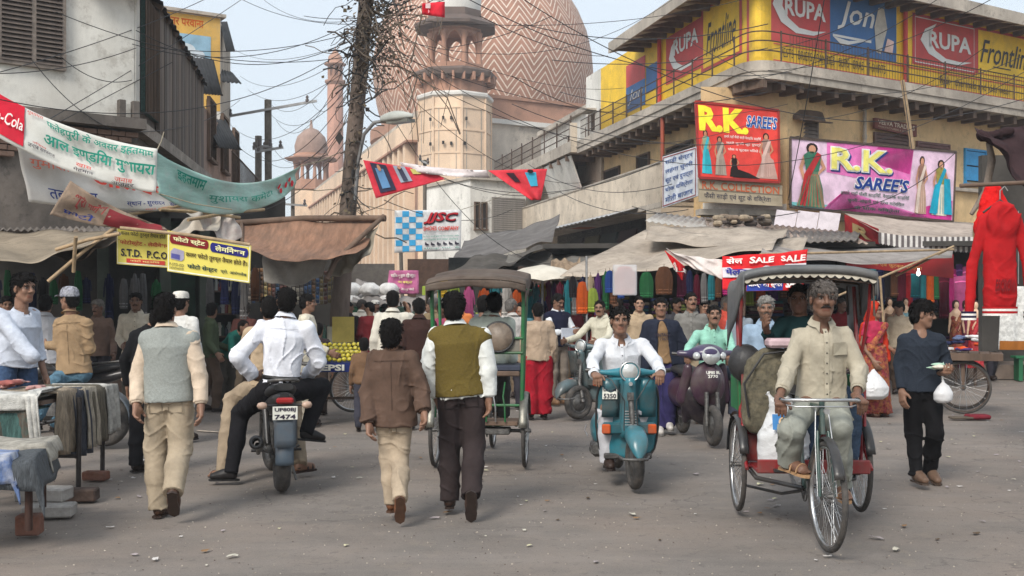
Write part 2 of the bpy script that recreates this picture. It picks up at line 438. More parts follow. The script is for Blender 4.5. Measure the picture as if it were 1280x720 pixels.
 # people
SKIN={'b':(.23,.125,.082),'d':(.155,.08,.052),'l':(.32,.19,.13),'m':(.5,.34,.26)}
NP_=0
def rotv(v,ax,a):
 v=np.asarray(v,float);ax=norm(ax);return v*cos(a)+np.cross(ax,v)*sin(a)+ax*(ax@v)*(1-cos(a))
def stick(Vs,O,U,W_,Fd,u,w_,r=.022):
 """point of a garment's surface at side offset u and height w_ (metres) in front direction Fd"""
 q=Vs-O;m=(np.abs(q@U-u)<r)&(np.abs(q@W_-w_)<r)
 if not m.any():return None
 f=(q[m]@Fd).max();return O+U*u+W_*w_+Fd*f
def hand(parts,w0,d,n,left,s,h,curl,col,mi=0,spread=0.):
 d=norm(d);n=norm(np.asarray(n,float)-d*(np.asarray(n,float)@d));t=np.cross(n,d)if left else np.cross(d,n)
 w0=np.asarray(w0,float);c=w0+d*.09*s
 f=Fld(c-.15*s,c+.15*s,h);q=max(1,h/.0055)**.3
 f.cone(w0-d*.03*s,w0+d*.02*s,.025*s,.027*s,0,squash=(n,.8))
 for u,r0 in((-.026,.0155),(-.009,.0165),(.009,.0165),(.025,.0165)):
  f.cone(w0+d*.02*s+t*u*.5*s,w0+d*.088*s+t*u*s,r0*s,.0125*s,.02)
 f.ell(w0+(d*.045+t*.022-n*-.008)*s,(.02*s,)*3,k=.02)
 for i,(u,L)in enumerate(((.026,.066),(.009,.074),(-.009,.069),(-.026,.054))):
  p=w0+(d*.088+t*u)*s;dd=norm(d+t*(u*3*(1+spread)));cu=curl*(1+.12*i)
  for sg,(fr,r0)in enumerate(((.45,.0096),(.3,.0088),(.25,.008))):
   dd2=norm(dd*cos(cu*(.9+.5*sg))+n*sin(cu*(.9+.5*sg)))if cu<2 else dd
   e=p+dd2*L*fr*s;f.cone(p,e,r0*s*q,r0*.93*s*q,.004);p=e
   dd=dd2 if sg==0 else dd2;cu=cu*.8
 p=w0+(d*.03+t*.03)*s;e=p+norm(d*.75+t*.75+n*.35)*.035*s
 f.cone(p-t*.008*s,e,.014*s,.011*s*q,.015);e2=e+norm(d*.9+t*.3+n*(.3+curl*.5))*.03*s
 f.cone(e,e2,.0105*s*q,.009*s*q,.004)
 v,qd=f.mesh()
 if len(v):parts.append((v,qd,mi,col))
def ellmesh(c,r,M,n=10):
 vs=[];Q=[]
 for i in range(n+1):
  for j in range(n*2):
   a=pi*i/n;b=pi*j/n;vs.append(np.asarray(c)+np.array([sin(a)*cos(b)*r[0],sin(a)*sin(b)*r[1],cos(a)*r[2]])@M)
 m=n*2
 for i in range(n):
  for j in range(m):Q.append((i*m+j,i*m+(j+1)%m,(i+1)*m+(j+1)%m,(i+1)*m+j))
 return np.array(vs,np.float32),np.array(Q)
def person(label,B,H=1.68,face=0,j={},skin='b',hair=(18,15,14),shirt=None,over=None,legs=None,shoe=(40,28,22),det=1,spine=None,head=(0,0),hscale=1.,curl=(.35,.35),hn={},hd={},must=None,cap=None,foot={},group=None,age=0,name='person',noleg=False,Y0=None,hairstyle='short',nohand=(),barefoot=False,beard=False,cat='person',sandal=False,skinmat=None):
 """B ground point under the pelvis; face heading in degrees (0 looks at the camera, 180 away, 90 to the right of the picture).
    j overrides joints: (px,py,dY) with 'p' first, or (left,forward,up) in metres"""
 global NP_;NP_+=1;seed=NP_*13+5
 s=H/1.7;B=np.array(B,float);a=radians(face);fw=np.array([sin(a),-cos(a),0]);up=np.array([0,0,1.]);lf=np.cross(up,fw)
 Y0=B[1]if Y0 is None else Y0
 J=dict(hd=(0,.015,1.575),nk=(0,-.012,1.42),sl=(.165,-.01,1.358),sr=(-.165,-.01,1.358),el=(.222,-.03,1.08),er=(-.222,-.03,1.08),wl=(.24,.06,.83),wr=(-.24,.06,.83),hl=(.09,0,.9),hr=(-.09,0,.9),kl=(.1,.02,.49),kr=(-.1,.02,.49),al=(.1,-.02,.09),ar=(-.1,-.02,.09))
 pos={}
 for k,v in J.items():
  o=j.get(k)
  if o is None:pos[k]=B+s*(lf*v[0]+fw*v[1]+up*v[2])
  elif o[0]=='p':pos[k]=np.array(P(o[1],o[2],Y0+(o[3]if len(o)>3 else 0)))
  else:pos[k]=B+s*(lf*o[0]+fw*o[1]+up*o[2])
 g=pos;pel=(g['hl']+g['hr'])/2
 root=empty(name,tuple(B),label,cat,group)
 hb={2:.0062,1:.009,0:.014}[det];hh={2:.0052,1:.0075,0:.011}[det];hc={2:.0088,1:.013,0:.02}[det]
 sk=skinmat or mat('skin_surface',(1,1,1),.5,.1,30,.12,90,extra='attr',spec=.35)
 skc=np.array(SKIN[skin]if isinstance(skin,str)else skin)
 W_=norm(g['nk']-pel);U=norm(g['sl']-g['sr']);U=norm(U-W_*(U@W_));Fr=np.cross(U,W_)
 Uh=norm(g['hl']-g['hr']);Uh=norm(Uh-W_*(Uh@W_));Um=norm(U+Uh);Fm=np.cross(Um,W_)
 yaw,pit=radians(head[0]),radians(head[1])
 hf=norm(fw*cos(yaw)+lf*sin(yaw));hf=norm(hf*cos(pit)+up*sin(pit));hl_=norm(np.cross(up,hf));hu=np.cross(hf,hl_)
 if len(head)>2:hl_=rotv(hl_,hf,radians(head[2]));hu=np.cross(hf,hl_)
 M=np.array([hl_,hf,hu]);S=s*hscale*1.0;hc0=g['hd']
 def hp(x,y,z):return hc0+S*(x*hl_+y*hf+z*hu)
 off=np.array(B)
 parts=[]
 f=Fld(hc0-.17*S,hc0+.17*S+0.0,hb)
 f.ell(hp(0,-.014,.034),(.073*S,.092*S,.082*S),M,0);f.ell(hp(0,.014,-.04),(.056*S,.066*S,.074*S),M,.03)
 f.ell(hp(0,.05,-.093),(.026*S,.024*S,.02*S),M,.03)
 f.cone(hp(-.045,.0,-.055),hp(-.02,.05,-.09),.016*S,.014*S,.03);f.cone(hp(.045,.0,-.055),hp(.02,.05,-.09),.016*S,.014*S,.03)
 f.ell(hp(-.036,.054,-.022),(.02*S,)*3,M,.025);f.ell(hp(.036,.054,-.022),(.02*S,)*3,M,.025)
 if det:
  f.cone(hp(-.04,.07,.03),hp(.04,.07,.03),.011*S,.011*S,.02)
  f.ell(hp(-.031,.092,.006),(.019*S,.015*S,.012*S),M,.012,'sub');f.ell(hp(.031,.092,.006),(.019*S,.015*S,.012*S),M,.012,'sub')
 f.cone(hp(0,.076,.02),hp(0,.1,-.022),.009*S,.0125*S,.012)
 f.ell(hp(-.012,.088,-.027),(.009*S,)*3,M,.008);f.ell(hp(.012,.088,-.027),(.009*S,)*3,M,.008)
 if det:
  f.cone(hp(-.019,.071,-.056),hp(.019,.071,-.056),.007*S,.007*S,.008);f.cone(hp(-.015,.071,-.068),hp(.015,.071,-.068),.008*S,.008*S,.008)
  f.cone(hp(-.022,.086,-.0615),hp(.022,.086,-.0615),.0028*S,.0028*S,.004,'sub')
 for q in(-1,1):f.ell(hp(.074*q,-.008,-.004),(.010*S,.019*S,.032*S),M,.006)
 nb=g['nk']-W_*.03*s
 f.cone(hp(0,-.028,-.03),nb,.053*S,.056*s,.02)
 v,q=f.mesh();loc=(v-hc0)@M.T/S
 col=np.tile(skc,(len(v),1)).astype(np.float32);lx,ly,lz=loc.T
 lip=(np.abs(lx)<.024)&(ly>.062)&(lz<-.049)&(lz>-.077);col[lip]=skc*(.86,.66,.64)
 sock=(((np.abs(lx)-.031)/.026)**2+((lz-.006)/.015)**2<1)&(ly>.04);col[sock]=skc*(.72,.68,.68)
 if beard:bd=(lz<-.035)&(ly>-.01)&~lip;col[bd]=skc*.6
 parts.append((v,q,0,col))
 eyes=mat('eye_white',(.26,.22,.19),.35,.02,3,0);iris=mat('eye_iris',(.012,.008,.006),.2,.02,3,0)
 if det:
  for q_ in(-1,1):
   v,q=ellmesh(hp(.031*q_,.0715,.006),(.0135*S,.008*S,.0050*S),M,6);parts.append((v,q,1,(1,1,1)))
   v,q=ellmesh(hp(.031*q_,.0765,.006),(.0062*S,.0045*S,.0050*S),M,5);parts.append((v,q,2,(1,1,1)))
   v,q=ellmesh(hp(.031*q_,.0765,.0115),(.0155*S,.005*S,.0022*S),M,5);parts.append((v,q,2,(1,1,1)))
 for sd_,w,e,L in(('l','wl','el',1),('r','wr','er',0)):
  if sd_ in nohand:continue
  fd=norm(g[w]-g[e]);d=norm(hd.get(sd_,fd)if not isinstance(hd.get(sd_),str)else fd)
  n=hn.get(sd_,(-lf if L else lf)*.8-fw*.25)
  hand(parts,g[w]+fd*.005,d,n,L,s*1.13,hh,curl[0 if L else 1],skc)
 allp=np.array(list(g.values()));f=Fld(allp.min(0)-.2*s,allp.max(0)+.12*s,.02 if det==2 else .026)
 WS=[-.12,0,.2,.5,.75,.9,1.0];AA=np.array([.1,.155,.138,.15,.162,.108,.055])*s;BB=np.array([.085,.1,.088,.1,.105,.075,.055])*s
 f.prof(pel,g['nk'],Um,Fm,WS,list(AA-.012),list(BB-.012),.03)
 bf=1.06 if det==2 else 1.1
 f.cone(nb,hp(0,-.02,-.06),.054*s,.05*s,.03)
 for q in 'lr':
  f.cone(g['nk']-W_*.06*s,g['s'+q],.05*s,.045*s,.05);f.cone(g['s'+q],g['e'+q],.046*s,.036*s,.03)
  f.cone(g['e'+q],g['w'+q],.038*s*bf,.0265*s*bf,.02,squash=(Fr,.9))
  if not noleg:
   f.cone(g['h'+q],g['k'+q],.07*s,.05*s,.04);f.cone(g['k'+q]-fw*.01,g['a'+q],.05*s,.033*s,.03)
 v,q=f.mesh();parts.append((v,q,0,skc))
 feet=[]
 for q in 'lr':
  if noleg:break
  pt,yw=foot.get(q,(0,0));yw=radians(yw);fd=norm(fw*cos(yw)+lf*sin(yw));pr=radians(pt)
  fx=norm(fd*cos(pr)-up*sin(pr));fu=norm(fd*sin(pr)+up*cos(pr));ft=np.cross(fx,fu);an=g['a'+q]
  heel=an-fx*.05*s-fu*.055*s;toe=heel+fx*.245*s;feet.append((fx,fu,ft,an,heel,toe))
  if sandal or barefoot:
   f=Fld(np.minimum(heel,toe)-.1,np.maximum(an,toe)+.12,max(.008,hh));f.cone(heel+fx*.03+fu*.01,an,.032*s,.034*s,.03)
   f.cone(an-fu*.02,toe-fx*.06+fu*.008,.036*s,.026*s,.03,squash=(ft,1.2));f.cone(heel+fx*.03+fu*.01,toe-fx*.05,.032*s,.036*s,.03)
   for i in range(5):f.cone(toe-fx*.06+ft*(i-2)*.017,toe-fx*(.012+.009*abs(i-1))+ft*(i-2)*.019-fu*.006,.011,.009,.006)
   f.cutp(heel-fu*.022*s,-fu);v,qq=f.mesh();parts.append((v,qq,0,skc))
 VV,QQ,MI,CC=join(parts)
 body=np_mesh('body',VV,QQ,[sk,eyes,iris],root,MI,CC,off=off)
 hm=cm(hair,'hair')
 if hairstyle:
  f=Fld(hc0-.17*S,hc0+.17*S,hb*1.15)
  f.ell(hp(0,-.018,.04),(.08*S,.098*S,.086*S),M,0);f.ell(hp(0,-.05,-.018),(.074*S,.068*S,.078*S),M,.03)
  if hairstyle=='thick':f.ell(hp(0,.0,.075),(.075*S,.095*S,.058*S),M,.03)
  f.ell(hp(.01*sin(seed),.1,-.03),((.078+.01*sin(seed*2))*S,.074*S,(.09+.01*cos(seed))*S),M,.006,'sub')
  f.ell(hp(-.08,.012,-.035),(.03*S,.034*S,.058*S),M,.01,'sub');f.ell(hp(.08,.012,-.035),(.03*S,.034*S,.058*S),M,.01,'sub')
  if hairstyle=='fringe':f.ell(hp(0,.068,.052),(.062*S,.026*S,.03*S),M,.02)
  f.wrinkle(.0055,4.5,seed);f.cutp(hp(0,-.05,-.088),-hu);v,q=f.mesh()
  if det and len(v):
   rs=np.random.RandomState(seed);ns=700 if det==2 else 260;b0=v[rs.randint(0,len(v),ns)];nr=b0-hc0;nr/=np.linalg.norm(nr,axis=1)[:,None]+1e-6
   dn=-hu*.9-hf*.25+rs.randn(ns,3)*.45;tg=dn-nr*(dn*nr).sum(1)[:,None];tg/=np.linalg.norm(tg,axis=1)[:,None]+1e-6;sd_=np.cross(nr,tg)
   L_=(.018+.018*rs.rand(ns,1))*S;p0=b0-nr*.004;p1=p0+tg*L_*.6+nr*.010*S;p2=p0+tg*L_+nr*.006*S;wd=.0028*S
   sv=np.stack([p0-sd_*wd,p0+sd_*wd,p1+sd_*wd*.8,p2],1).reshape(-1,3);sq=np.arange(ns*4).reshape(-1,4)+len(v);v=np.concatenate([v,sv.astype(np.float32)]);q=np.concatenate([q,sq])
  np_mesh('hair',v,q,[hm],root,off=off)
 if det:
  mb=MB()
  for q_ in(-1,1):mb.tube([hp(q_*x,y,z)for x,y,z in((.013,.084,.021),(.03,.0835,.0265),(.048,.07,.02))],[.0025*S,.0038*S,.002*S],5,hm)
  mb.build('eyebrows',None,root,world=True)
 if must is not None:
  mm=cm(must,'hair');mb=MB()
  mb.tube([hp(x,y,z)for x,y,z in((-.031,.068,-.056),(-.018,.083,-.047),(0,.089,-.043),(.018,.083,-.047),(.031,.068,-.056))],[.003*S,.007*S,.006*S,.007*S,.003*S],6,mm)
  mb.build('moustache',None,root,world=True)
 if cap is not None:cap(root,hp,S,M,hl_,hf,hu)
 def torso(f,off_,hem,k=.03,top=1.0,sh=True,flare=0.):
  ws=[hem]+[w_ for w_ in WS if w_>hem+.02 and w_<=top]
  if len(ws)<2:ws=[hem,top]
  aa=list(np.interp(ws,WS,AA)+off_);bb=list(np.interp(ws,WS,BB)+off_)
  if hem<.02:
   aa=[max(x,AA[1]+.016+off_+(flare if w_<0 else 0))if w_<.1 else(max(x,AA[1]+.006+off_)if w_<.45 else x)for x,w_ in zip(aa,ws)]
   bb=[max(x,BB[1]+.022+off_+(flare if w_<0 else 0))if w_<.1 else(max(x,BB[1]+.004+off_)if w_<.3 else x)for x,w_ in zip(bb,ws)]
  f.prof(pel,g['nk'],Um,Fm,ws,aa,bb,k,w0=hem)
 def bounds(ks,m=.16):A_=np.array([g[k]for k in ks]);return A_.min(0)-m*s,A_.max(0)+m*s
 def cuff(q,fr,ext):
  if fr>0:e=g['e'+q]+(g['w'+q]-g['e'+q])*fr;n=norm(g['w'+q]-g['e'+q])
  else:e=g['e'+q]+(g['s'+q]-g['e'+q])*(-fr);n=norm(g['e'+q]-g['s'+q])
  return e+n*ext,n
 res={}
 def top_garment(nm,c,kind='cloth',hem=-.12,sleeve=1.,loose=.014,amp=.0075,seed_=0,openf=0,base=0.,sl_r=0.,collar=None,label_=None,h_=None,material=None,flare=0.,neckcut=None):
  lo,hi=bounds(['nk','sl','sr','hl','hr']+(['el','er','wl','wr']if sleeve is not None else[]))
  lo=np.minimum(lo,pel+W_*(hem*np.linalg.norm(g['nk']-pel))-.16)
  f=Fld(lo,hi,h_ or hc);torso(f,base+loose,hem,flare=flare)
  for q in 'lr':
   tp=g['nk']-W_*.055*s;f.cone(tp+W_*.012,g['s'+q],.055*s+base,.043*s+base+loose*.3,.05)
   if sleeve is None:
    f.cone(g['s'+q]-W_*.02,g['s'+q]-W_*.06+(tp-g['s'+q])*.2,.055*s+base,.06*s+base,.04)
   else:
    r0=.05*s+base+loose*.6+sl_r;r1=.042*s+base+loose*.8+sl_r;r2=.034*s+base+loose*.8+sl_r
    if sleeve>0:
     f.cone(g['s'+q],g['e'+q],r0,r1,.03);e,n=cuff(q,sleeve,.0)
     f.cone(g['e'+q],e+n*.03,r1,r2+(r1-r2)*(1-sleeve),.015,cut=[(e,n)])
    else:
     e,n=cuff(q,sleeve,.0);f.cone(g['s'+q],e+n*.04,r0,r1+.006,.02,cut=[(e,n)])
  if openf:f.cone(g['nk']+Fr*.12,pel+Fr*.14-W_*.12,.05,.09,.01,'sub')
  if amp:f.wrinkle(amp,1.,seed+seed_)
  f.cutp(g['nk']+W_*(.03+base*.2)*s,norm(W_*.9+Fr*.42))
  if neckcut:f.ell(g['nk']+Fr*.07*s,(.045*s,.05*s,neckcut*s),np.array([U,Fr,W_]),.01,'sub')
  v,q=f.mesh();o=np_mesh(nm,v,q,[material or cm(c,kind)],root,off=off)
  if label_:o['label']=label_
  res[nm]=v
  if collar:
   mb=MB();n0=g['nk']+W_*.006*s;m_=material or cm(c,kind);N=20;fr=[]
   for(r_,z_,dr)in((.062,-.015,0),(.064,.03,0),(.071,.037,0),(.098,-.004 if collar==1 else .02,.014)):
    ring=[]
    for i in range(N+1):
     a_=radians(22+(360-44)*i/N);cz=cos(a_)
     rr=(r_+base*.5+dr*(1 if i in(0,N)else 0))*s;tl_=-.022*cz*s-(.03*s if(dr and i in(0,N))else 0)
     ring.append(n0+Fr*cos(a_)*rr*.95+U*sin(a_)*rr+W_*(z_*s+tl_))
    fr.append(ring)
   mb.loft([[Vector(p)for p in r_]for r_ in fr],m_,closed=False,cap=False);mb.build('collar',None,root,world=True)
  return v
 if shirt:
  sh=dict(shirt);btn=sh.pop('buttons',0);pk=sh.pop('pocket',0);pr_=sh.pop('printf',None);cf=sh.pop('cuffs',0)
  v=top_garment(sh.pop('nm','shirt'),sh.pop('c'),sh.pop('kind','cloth'),label_=sh.pop('label',None),**sh)
  L_=np.linalg.norm(g['nk']-pel)
  if det==2 and abs((face%360)-180)<40 and not over:
   mb=MB();lm=cm(tuple(int(x*.82)for x in shirt['c']))
   for pts_ in([(u,.86*L_)for u in np.linspace(-.13,.13,12)],[(0,w)for w in np.linspace(.15*L_,.84*L_,14)][:14 if sh.get('nm')=='jacket' or shirt.get('nm')=='jacket' else 0]):
    pp_=[stick(v,pel,Um,W_,-Fm,u,w)for u,w in pts_];pp_=[Vector(p-Fm*.0005)for p in pp_ if p is not None]
    if len(pp_)>2:mb.tube(pp_,.0022,5,lm)
   if mb.v:mb.build('seam',None,root,world=True)
  if btn:
   mb=MB();pm=cm(tuple(min(255,int(x*1.04))for x in shirt['c']));lm=cm(tuple(int(x*.5)for x in shirt['c']),'plastic');pts_=[]
   w0=max(0,shirt.get('hem',-.1))*L_
   for i in range(15):
    p_=stick(v,pel,Um,W_,Fm,0.,w0+.03+(L_*.93-w0)*i/14)
    if p_ is not None:pts_.append(p_)
   for i in range(len(pts_)-1):
    mb.bar(Vector(pts_[i]+Fm*.002),Vector(pts_[i+1]+Fm*.002),.03,.004,pm,up=Fm)
   for i in range(1,len(pts_),2):mb.lathe([(.006,0),(.006,.003),(.001,.004)],Vector(pts_[i]+Fm*.004),Vector(Fm),8,lm)
   mb.build('placket',None,root,world=True)
  if pk:
   p0=[stick(v,pel,Um,W_,Fm,u,z)for u,z in((.045,.62*L_),(.145,.62*L_),(.145,.78*L_),(.045,.78*L_))]
   if all(p is not None for p in p0):
    mb=MB();p0=[Vector(p+Fm*.004)for p in p0];N_=Vector(Fm)*.005;mb.add([p+N_ for p in p0]+p0,[(0,1,2,3),(0,4,5,1),(1,5,6,2),(2,6,7,3),(3,7,4,0)],cm(tuple(int(x*.95)for x in shirt['c'])));mb.build('pocket',None,root,world=True)
  if pr_:pr_(root,lambda u,z:(lambda p:None if p is None else Vector(p))(stick(v,pel,Um,W_,Fm,u,z*L_)),Vector(Um),Vector(W_),Vector(Fm))
  if cf:
   mb=MB()
   for q in 'lr':
    e,n=cuff(q,shirt.get('sleeve',1.),-.02);mb.lathe([(.042*s,-.03),(.045*s,-.028),(.044*s,.03),(.038*s,.032)],Vector(e),Vector(n),14,cm(shirt['c']),cap=False)
   mb.build('cuffs',None,root,world=True)
 if over:
  for oi,ov in enumerate([over]if isinstance(over,dict)else over):
   ov=dict(ov);nm=ov.pop('nm','vest');c_=ov.pop('c');ex=ov.pop('ex',None)
   v=top_garment(nm,c_,ov.pop('kind','cloth'),base=ov.pop('base',.014),seed_=3+oi,label_=ov.pop('label',None),**ov)
   if ex:ex(root,v,pel,Um,W_,Fm,g,s)
 if legs:
  lg=dict(legs);lo_,r1,r2,r3=lg.get('loose',.012),lg.get('thigh',.082),lg.get('knee',.066),lg.get('hem',.062)
  tk=shirt and shirt.get('hem',-.12)<.03;ti=.016 if tk else 0
  Fl=Fld(*bounds(['hl','hr','kl','kr','al','ar'],.17),hc)
  L_=np.linalg.norm(g['nk']-pel)
  wst=lg.get('waist',.17)
  Fl.prof(pel,g['nk'],Uh,np.cross(Uh,W_),[-.14,-.05,.03,wst if not tk else .05],[.11*s,.152*s+lo_-ti,.155*s+lo_-ti,.137*s+lo_-ti],[.09*s,.108*s+lo_-ti,.108*s+lo_-ti,.098*s+lo_-ti],.04)
  short=lg.get('cut',0)
  for q in 'lr':
   Fl.cone(g['h'+q]-W_*.01,g['k'+q],r1*s+lo_,r2*s+lo_,.045)
   n=norm(g['a'+q]-g['k'+q]);e=g['a'+q]+n*(.035-short)*s
   Fl.cone(g['k'+q],(g['k'+q]+g['a'+q])/2-fw*.012,r2*s+lo_,(r2+r3)/2*s+lo_*.8,.03)
   Fl.cone((g['k'+q]+g['a'+q])/2-fw*.012,e+n*.05,(r2+r3)/2*s+lo_*.8,r3*s+lo_*.4,.03,cut=[(e,n)])
  Fl.cutp(pel+W_*L_*(.06 if tk else wst),W_);Fl.wrinkle(lg.get('amp',.0085),lg.get('wf',.85),seed+9);v,q=Fl.mesh();o=np_mesh(lg.get('nm','trousers'),v,q,[lg.get('material')or cm(lg['c'],lg.get('kind','cloth'))],root,off=off)
  if det==2 and abs((face%360)-180)<20:
   for u in(-.075,.075):
    pk_=[stick(v,pel,Um,W_,-Fm,u+du,w,.03)for du,w in((-.05,-.1),(.05,-.1),(.05,-.0),(-.05,-.0))]
    if all(p is not None for p in pk_):
     mb=MB();mb.tube([Vector(p+Fm*.001)for p in pk_[:3]+pk_[3:]+pk_[:1]],.003,5,cm(tuple(int(x*.75)for x in lg['c'])));mb.build('back_pocket',None,root,world=True)
  if lg.get('belt')and not tk:
   mb=MB();bw=wst-.03;c0=pel+W_*L_*bw;a_,b_=(.139*s+lo_+.012),(.1*s+lo_+.012)
   ring=lambda z,g_:[Vector(c0+W_*z+Um*cos(t)*(a_+g_)+Fm*sin(t)*(b_+g_))for t in np.linspace(0,2*pi,25)[:-1]]
   mb.loft([ring(-.018,-.004),ring(-.018,.004),ring(.018,.004),ring(.018,-.004)],cm(lg['belt'],'leather'),cap=False);mb.build('belt',None,root,world=True)
 if shoe and not noleg:
  for fx,fu,ft,an,heel,toe in feet:
   if sandal:
    mb=MB();base=heel-fu*.022*s;m_=cm(shoe,'leather');pl=[(-.035,-.01),(-.03,.09),(-.045,.17),(-.035,.235),(0,.262),(.035,.235),(.042,.17),(.03,.09),(.035,-.01),(0,-.03)]
    mb.prism([(x*s,y*s)for x,y in pl][::-1],base,ft,fx,.018,m_)
    for y_ in(.12,.18):mb.tube([base+ft*cos(t)*.047*s+fu*(sin(t)*.055*s+.005)+fx*y_*s for t in np.linspace(0,pi,9)],.011,6,m_,flat=.5)
    mb.tube([base+fx*(.03+.03*cos(t))*s+ft*sin(t)*.04*s+fu*.03 for t in np.linspace(pi*.5,pi*1.5,7)],.007,5,m_)
    mb.build('sandal',None,root,world=True);continue
   if barefoot:continue
   f=Fld(np.minimum(heel,toe)-.09,np.maximum(an,toe)+.11,max(.0085,hh*1.2))
   f.cone(heel+fx*.035+fu*.012,heel+fx*.12+fu*.014,.038*s,.041*s,.02);f.cone(heel+fx*.12+fu*.01,toe-fx*.04+fu*.002,.042*s,.034*s,.02,squash=(ft,1.08))
   f.cone(heel+fx*.04+fu*.02,an+fu*.005,.036*s,.042*s,.02,cut=[(an+fu*.012,fu)]);f.cone(an,toe-fx*.09+fu*.015,.035*s,.033*s,.03,cut=[(an+fu*.012,fu)])
   f.cutp(heel-fu*.022*s,-fu);v,q=f.mesh();o=np_mesh('shoe',v,q,[cm(shoe,'leather')],root,off=off)
   mb=MB();base=heel-fu*.02*s;pl=[(-.036,-.005),(-.032,.09),(-.046,.17),(-.036,.225),(0,.25),(.036,.225),(.044,.17),(.032,.09),(.036,-.005),(0,-.026)]
   mb.prism([(x*s,y*s)for x,y in pl][::-1],base,ft,fx,.016,cm(tuple(int(x*.6+12)for x in shoe),'leather'))
   so_=mb.build('sole',None,None);so_.parent=o;so_.data.transform(Matrix.Translation(-Vector(off)))
 return root,res,g,dict(U=Um,W=W_,F=Fm,hp=hp,S=S,M=M,root=root)
 # facade planes
class Fac:
 def __init__(s,O,d,out=1):
  s.O=Vector((O[0],O[1]));s.d=Vector((d[0],d[1])).normalized();s.n=Vector((s.d.y,-s.d.x))*out
 def p(s,t,z,o=0.):q=s.O+s.d*t+s.n*o;return Vector((q.x,q.y,z))
 def tz(s,px,py,o=0.):
  q=s.O+s.n*o;r=(px-640)/F;t=(r*q.y-q.x)/(s.d.x-r*s.d.y);Y=q.y+s.d.y*t
  return t,CH-(py-HY)/F*Y
 def box(s,mb,t0,t1,z0,z1,o0,o1,m=None,bev=0):
  c=s.p((t0+t1)/2,(z0+z1)/2,(o0+o1)/2)
  M=Matrix(((s.d.x,s.n.x,0),(s.d.y,s.n.y,0),(0,0,1)))
  mb.box(c,(abs(t1-t0),abs(o1-o0),abs(z1-z0)),m,M=M,bev=bev)
 def pbox(s,mb,px0,py0,px1,py1,o0,o1,m=None,bev=0):
  """box whose front face covers the given pixel columns and rows (rows measured at the left column)"""
  t0,z0=s.tz(px0,py0,o1);t1,_=s.tz(px1,py1,o1);Y=(s.p(t0,0,o1)).y;z1=CH-(py1-HY)/F*Y
  s.box(mb,t0,t1,min(z0,z1),max(z0,z1),o0,o1,m,bev);return t0,t1,min(z0,z1),max(z0,z1)
def quadfn(A,B,C_,D):
 """bilinear patch: bottom-left, bottom-right, top-right, top-left"""
 return lambda u,v:(A*(1-u)+B*u)*(1-v)+(D*(1-u)+C_*u)*v
def board(name,label,A,B,C_,D,m,th=.03,cat='sign',group=None,printf=None,frame=None,eps=.004,nm='board'):
 """flat sign board with thickness, print on its front"""
 c=(A+B+C_+D)/4;root=empty(name,c,label,cat,group)
 f=quadfn(A,B,C_,D);mb=MB();mb.grid(f,1,1,m,th,smooth=False)
 mb.build(nm,None,root,world=True)
 if frame:
  mb=MB()
  for a,b in((A,B),(B,C_),(C_,D),(D,A)):mb.bar(a,b,.05,.06,frame)
  mb.build('frame',None,root,world=True)
 if printf:
  s=Sheet(f,eps);printf(s);s.build('print',root)
 return root
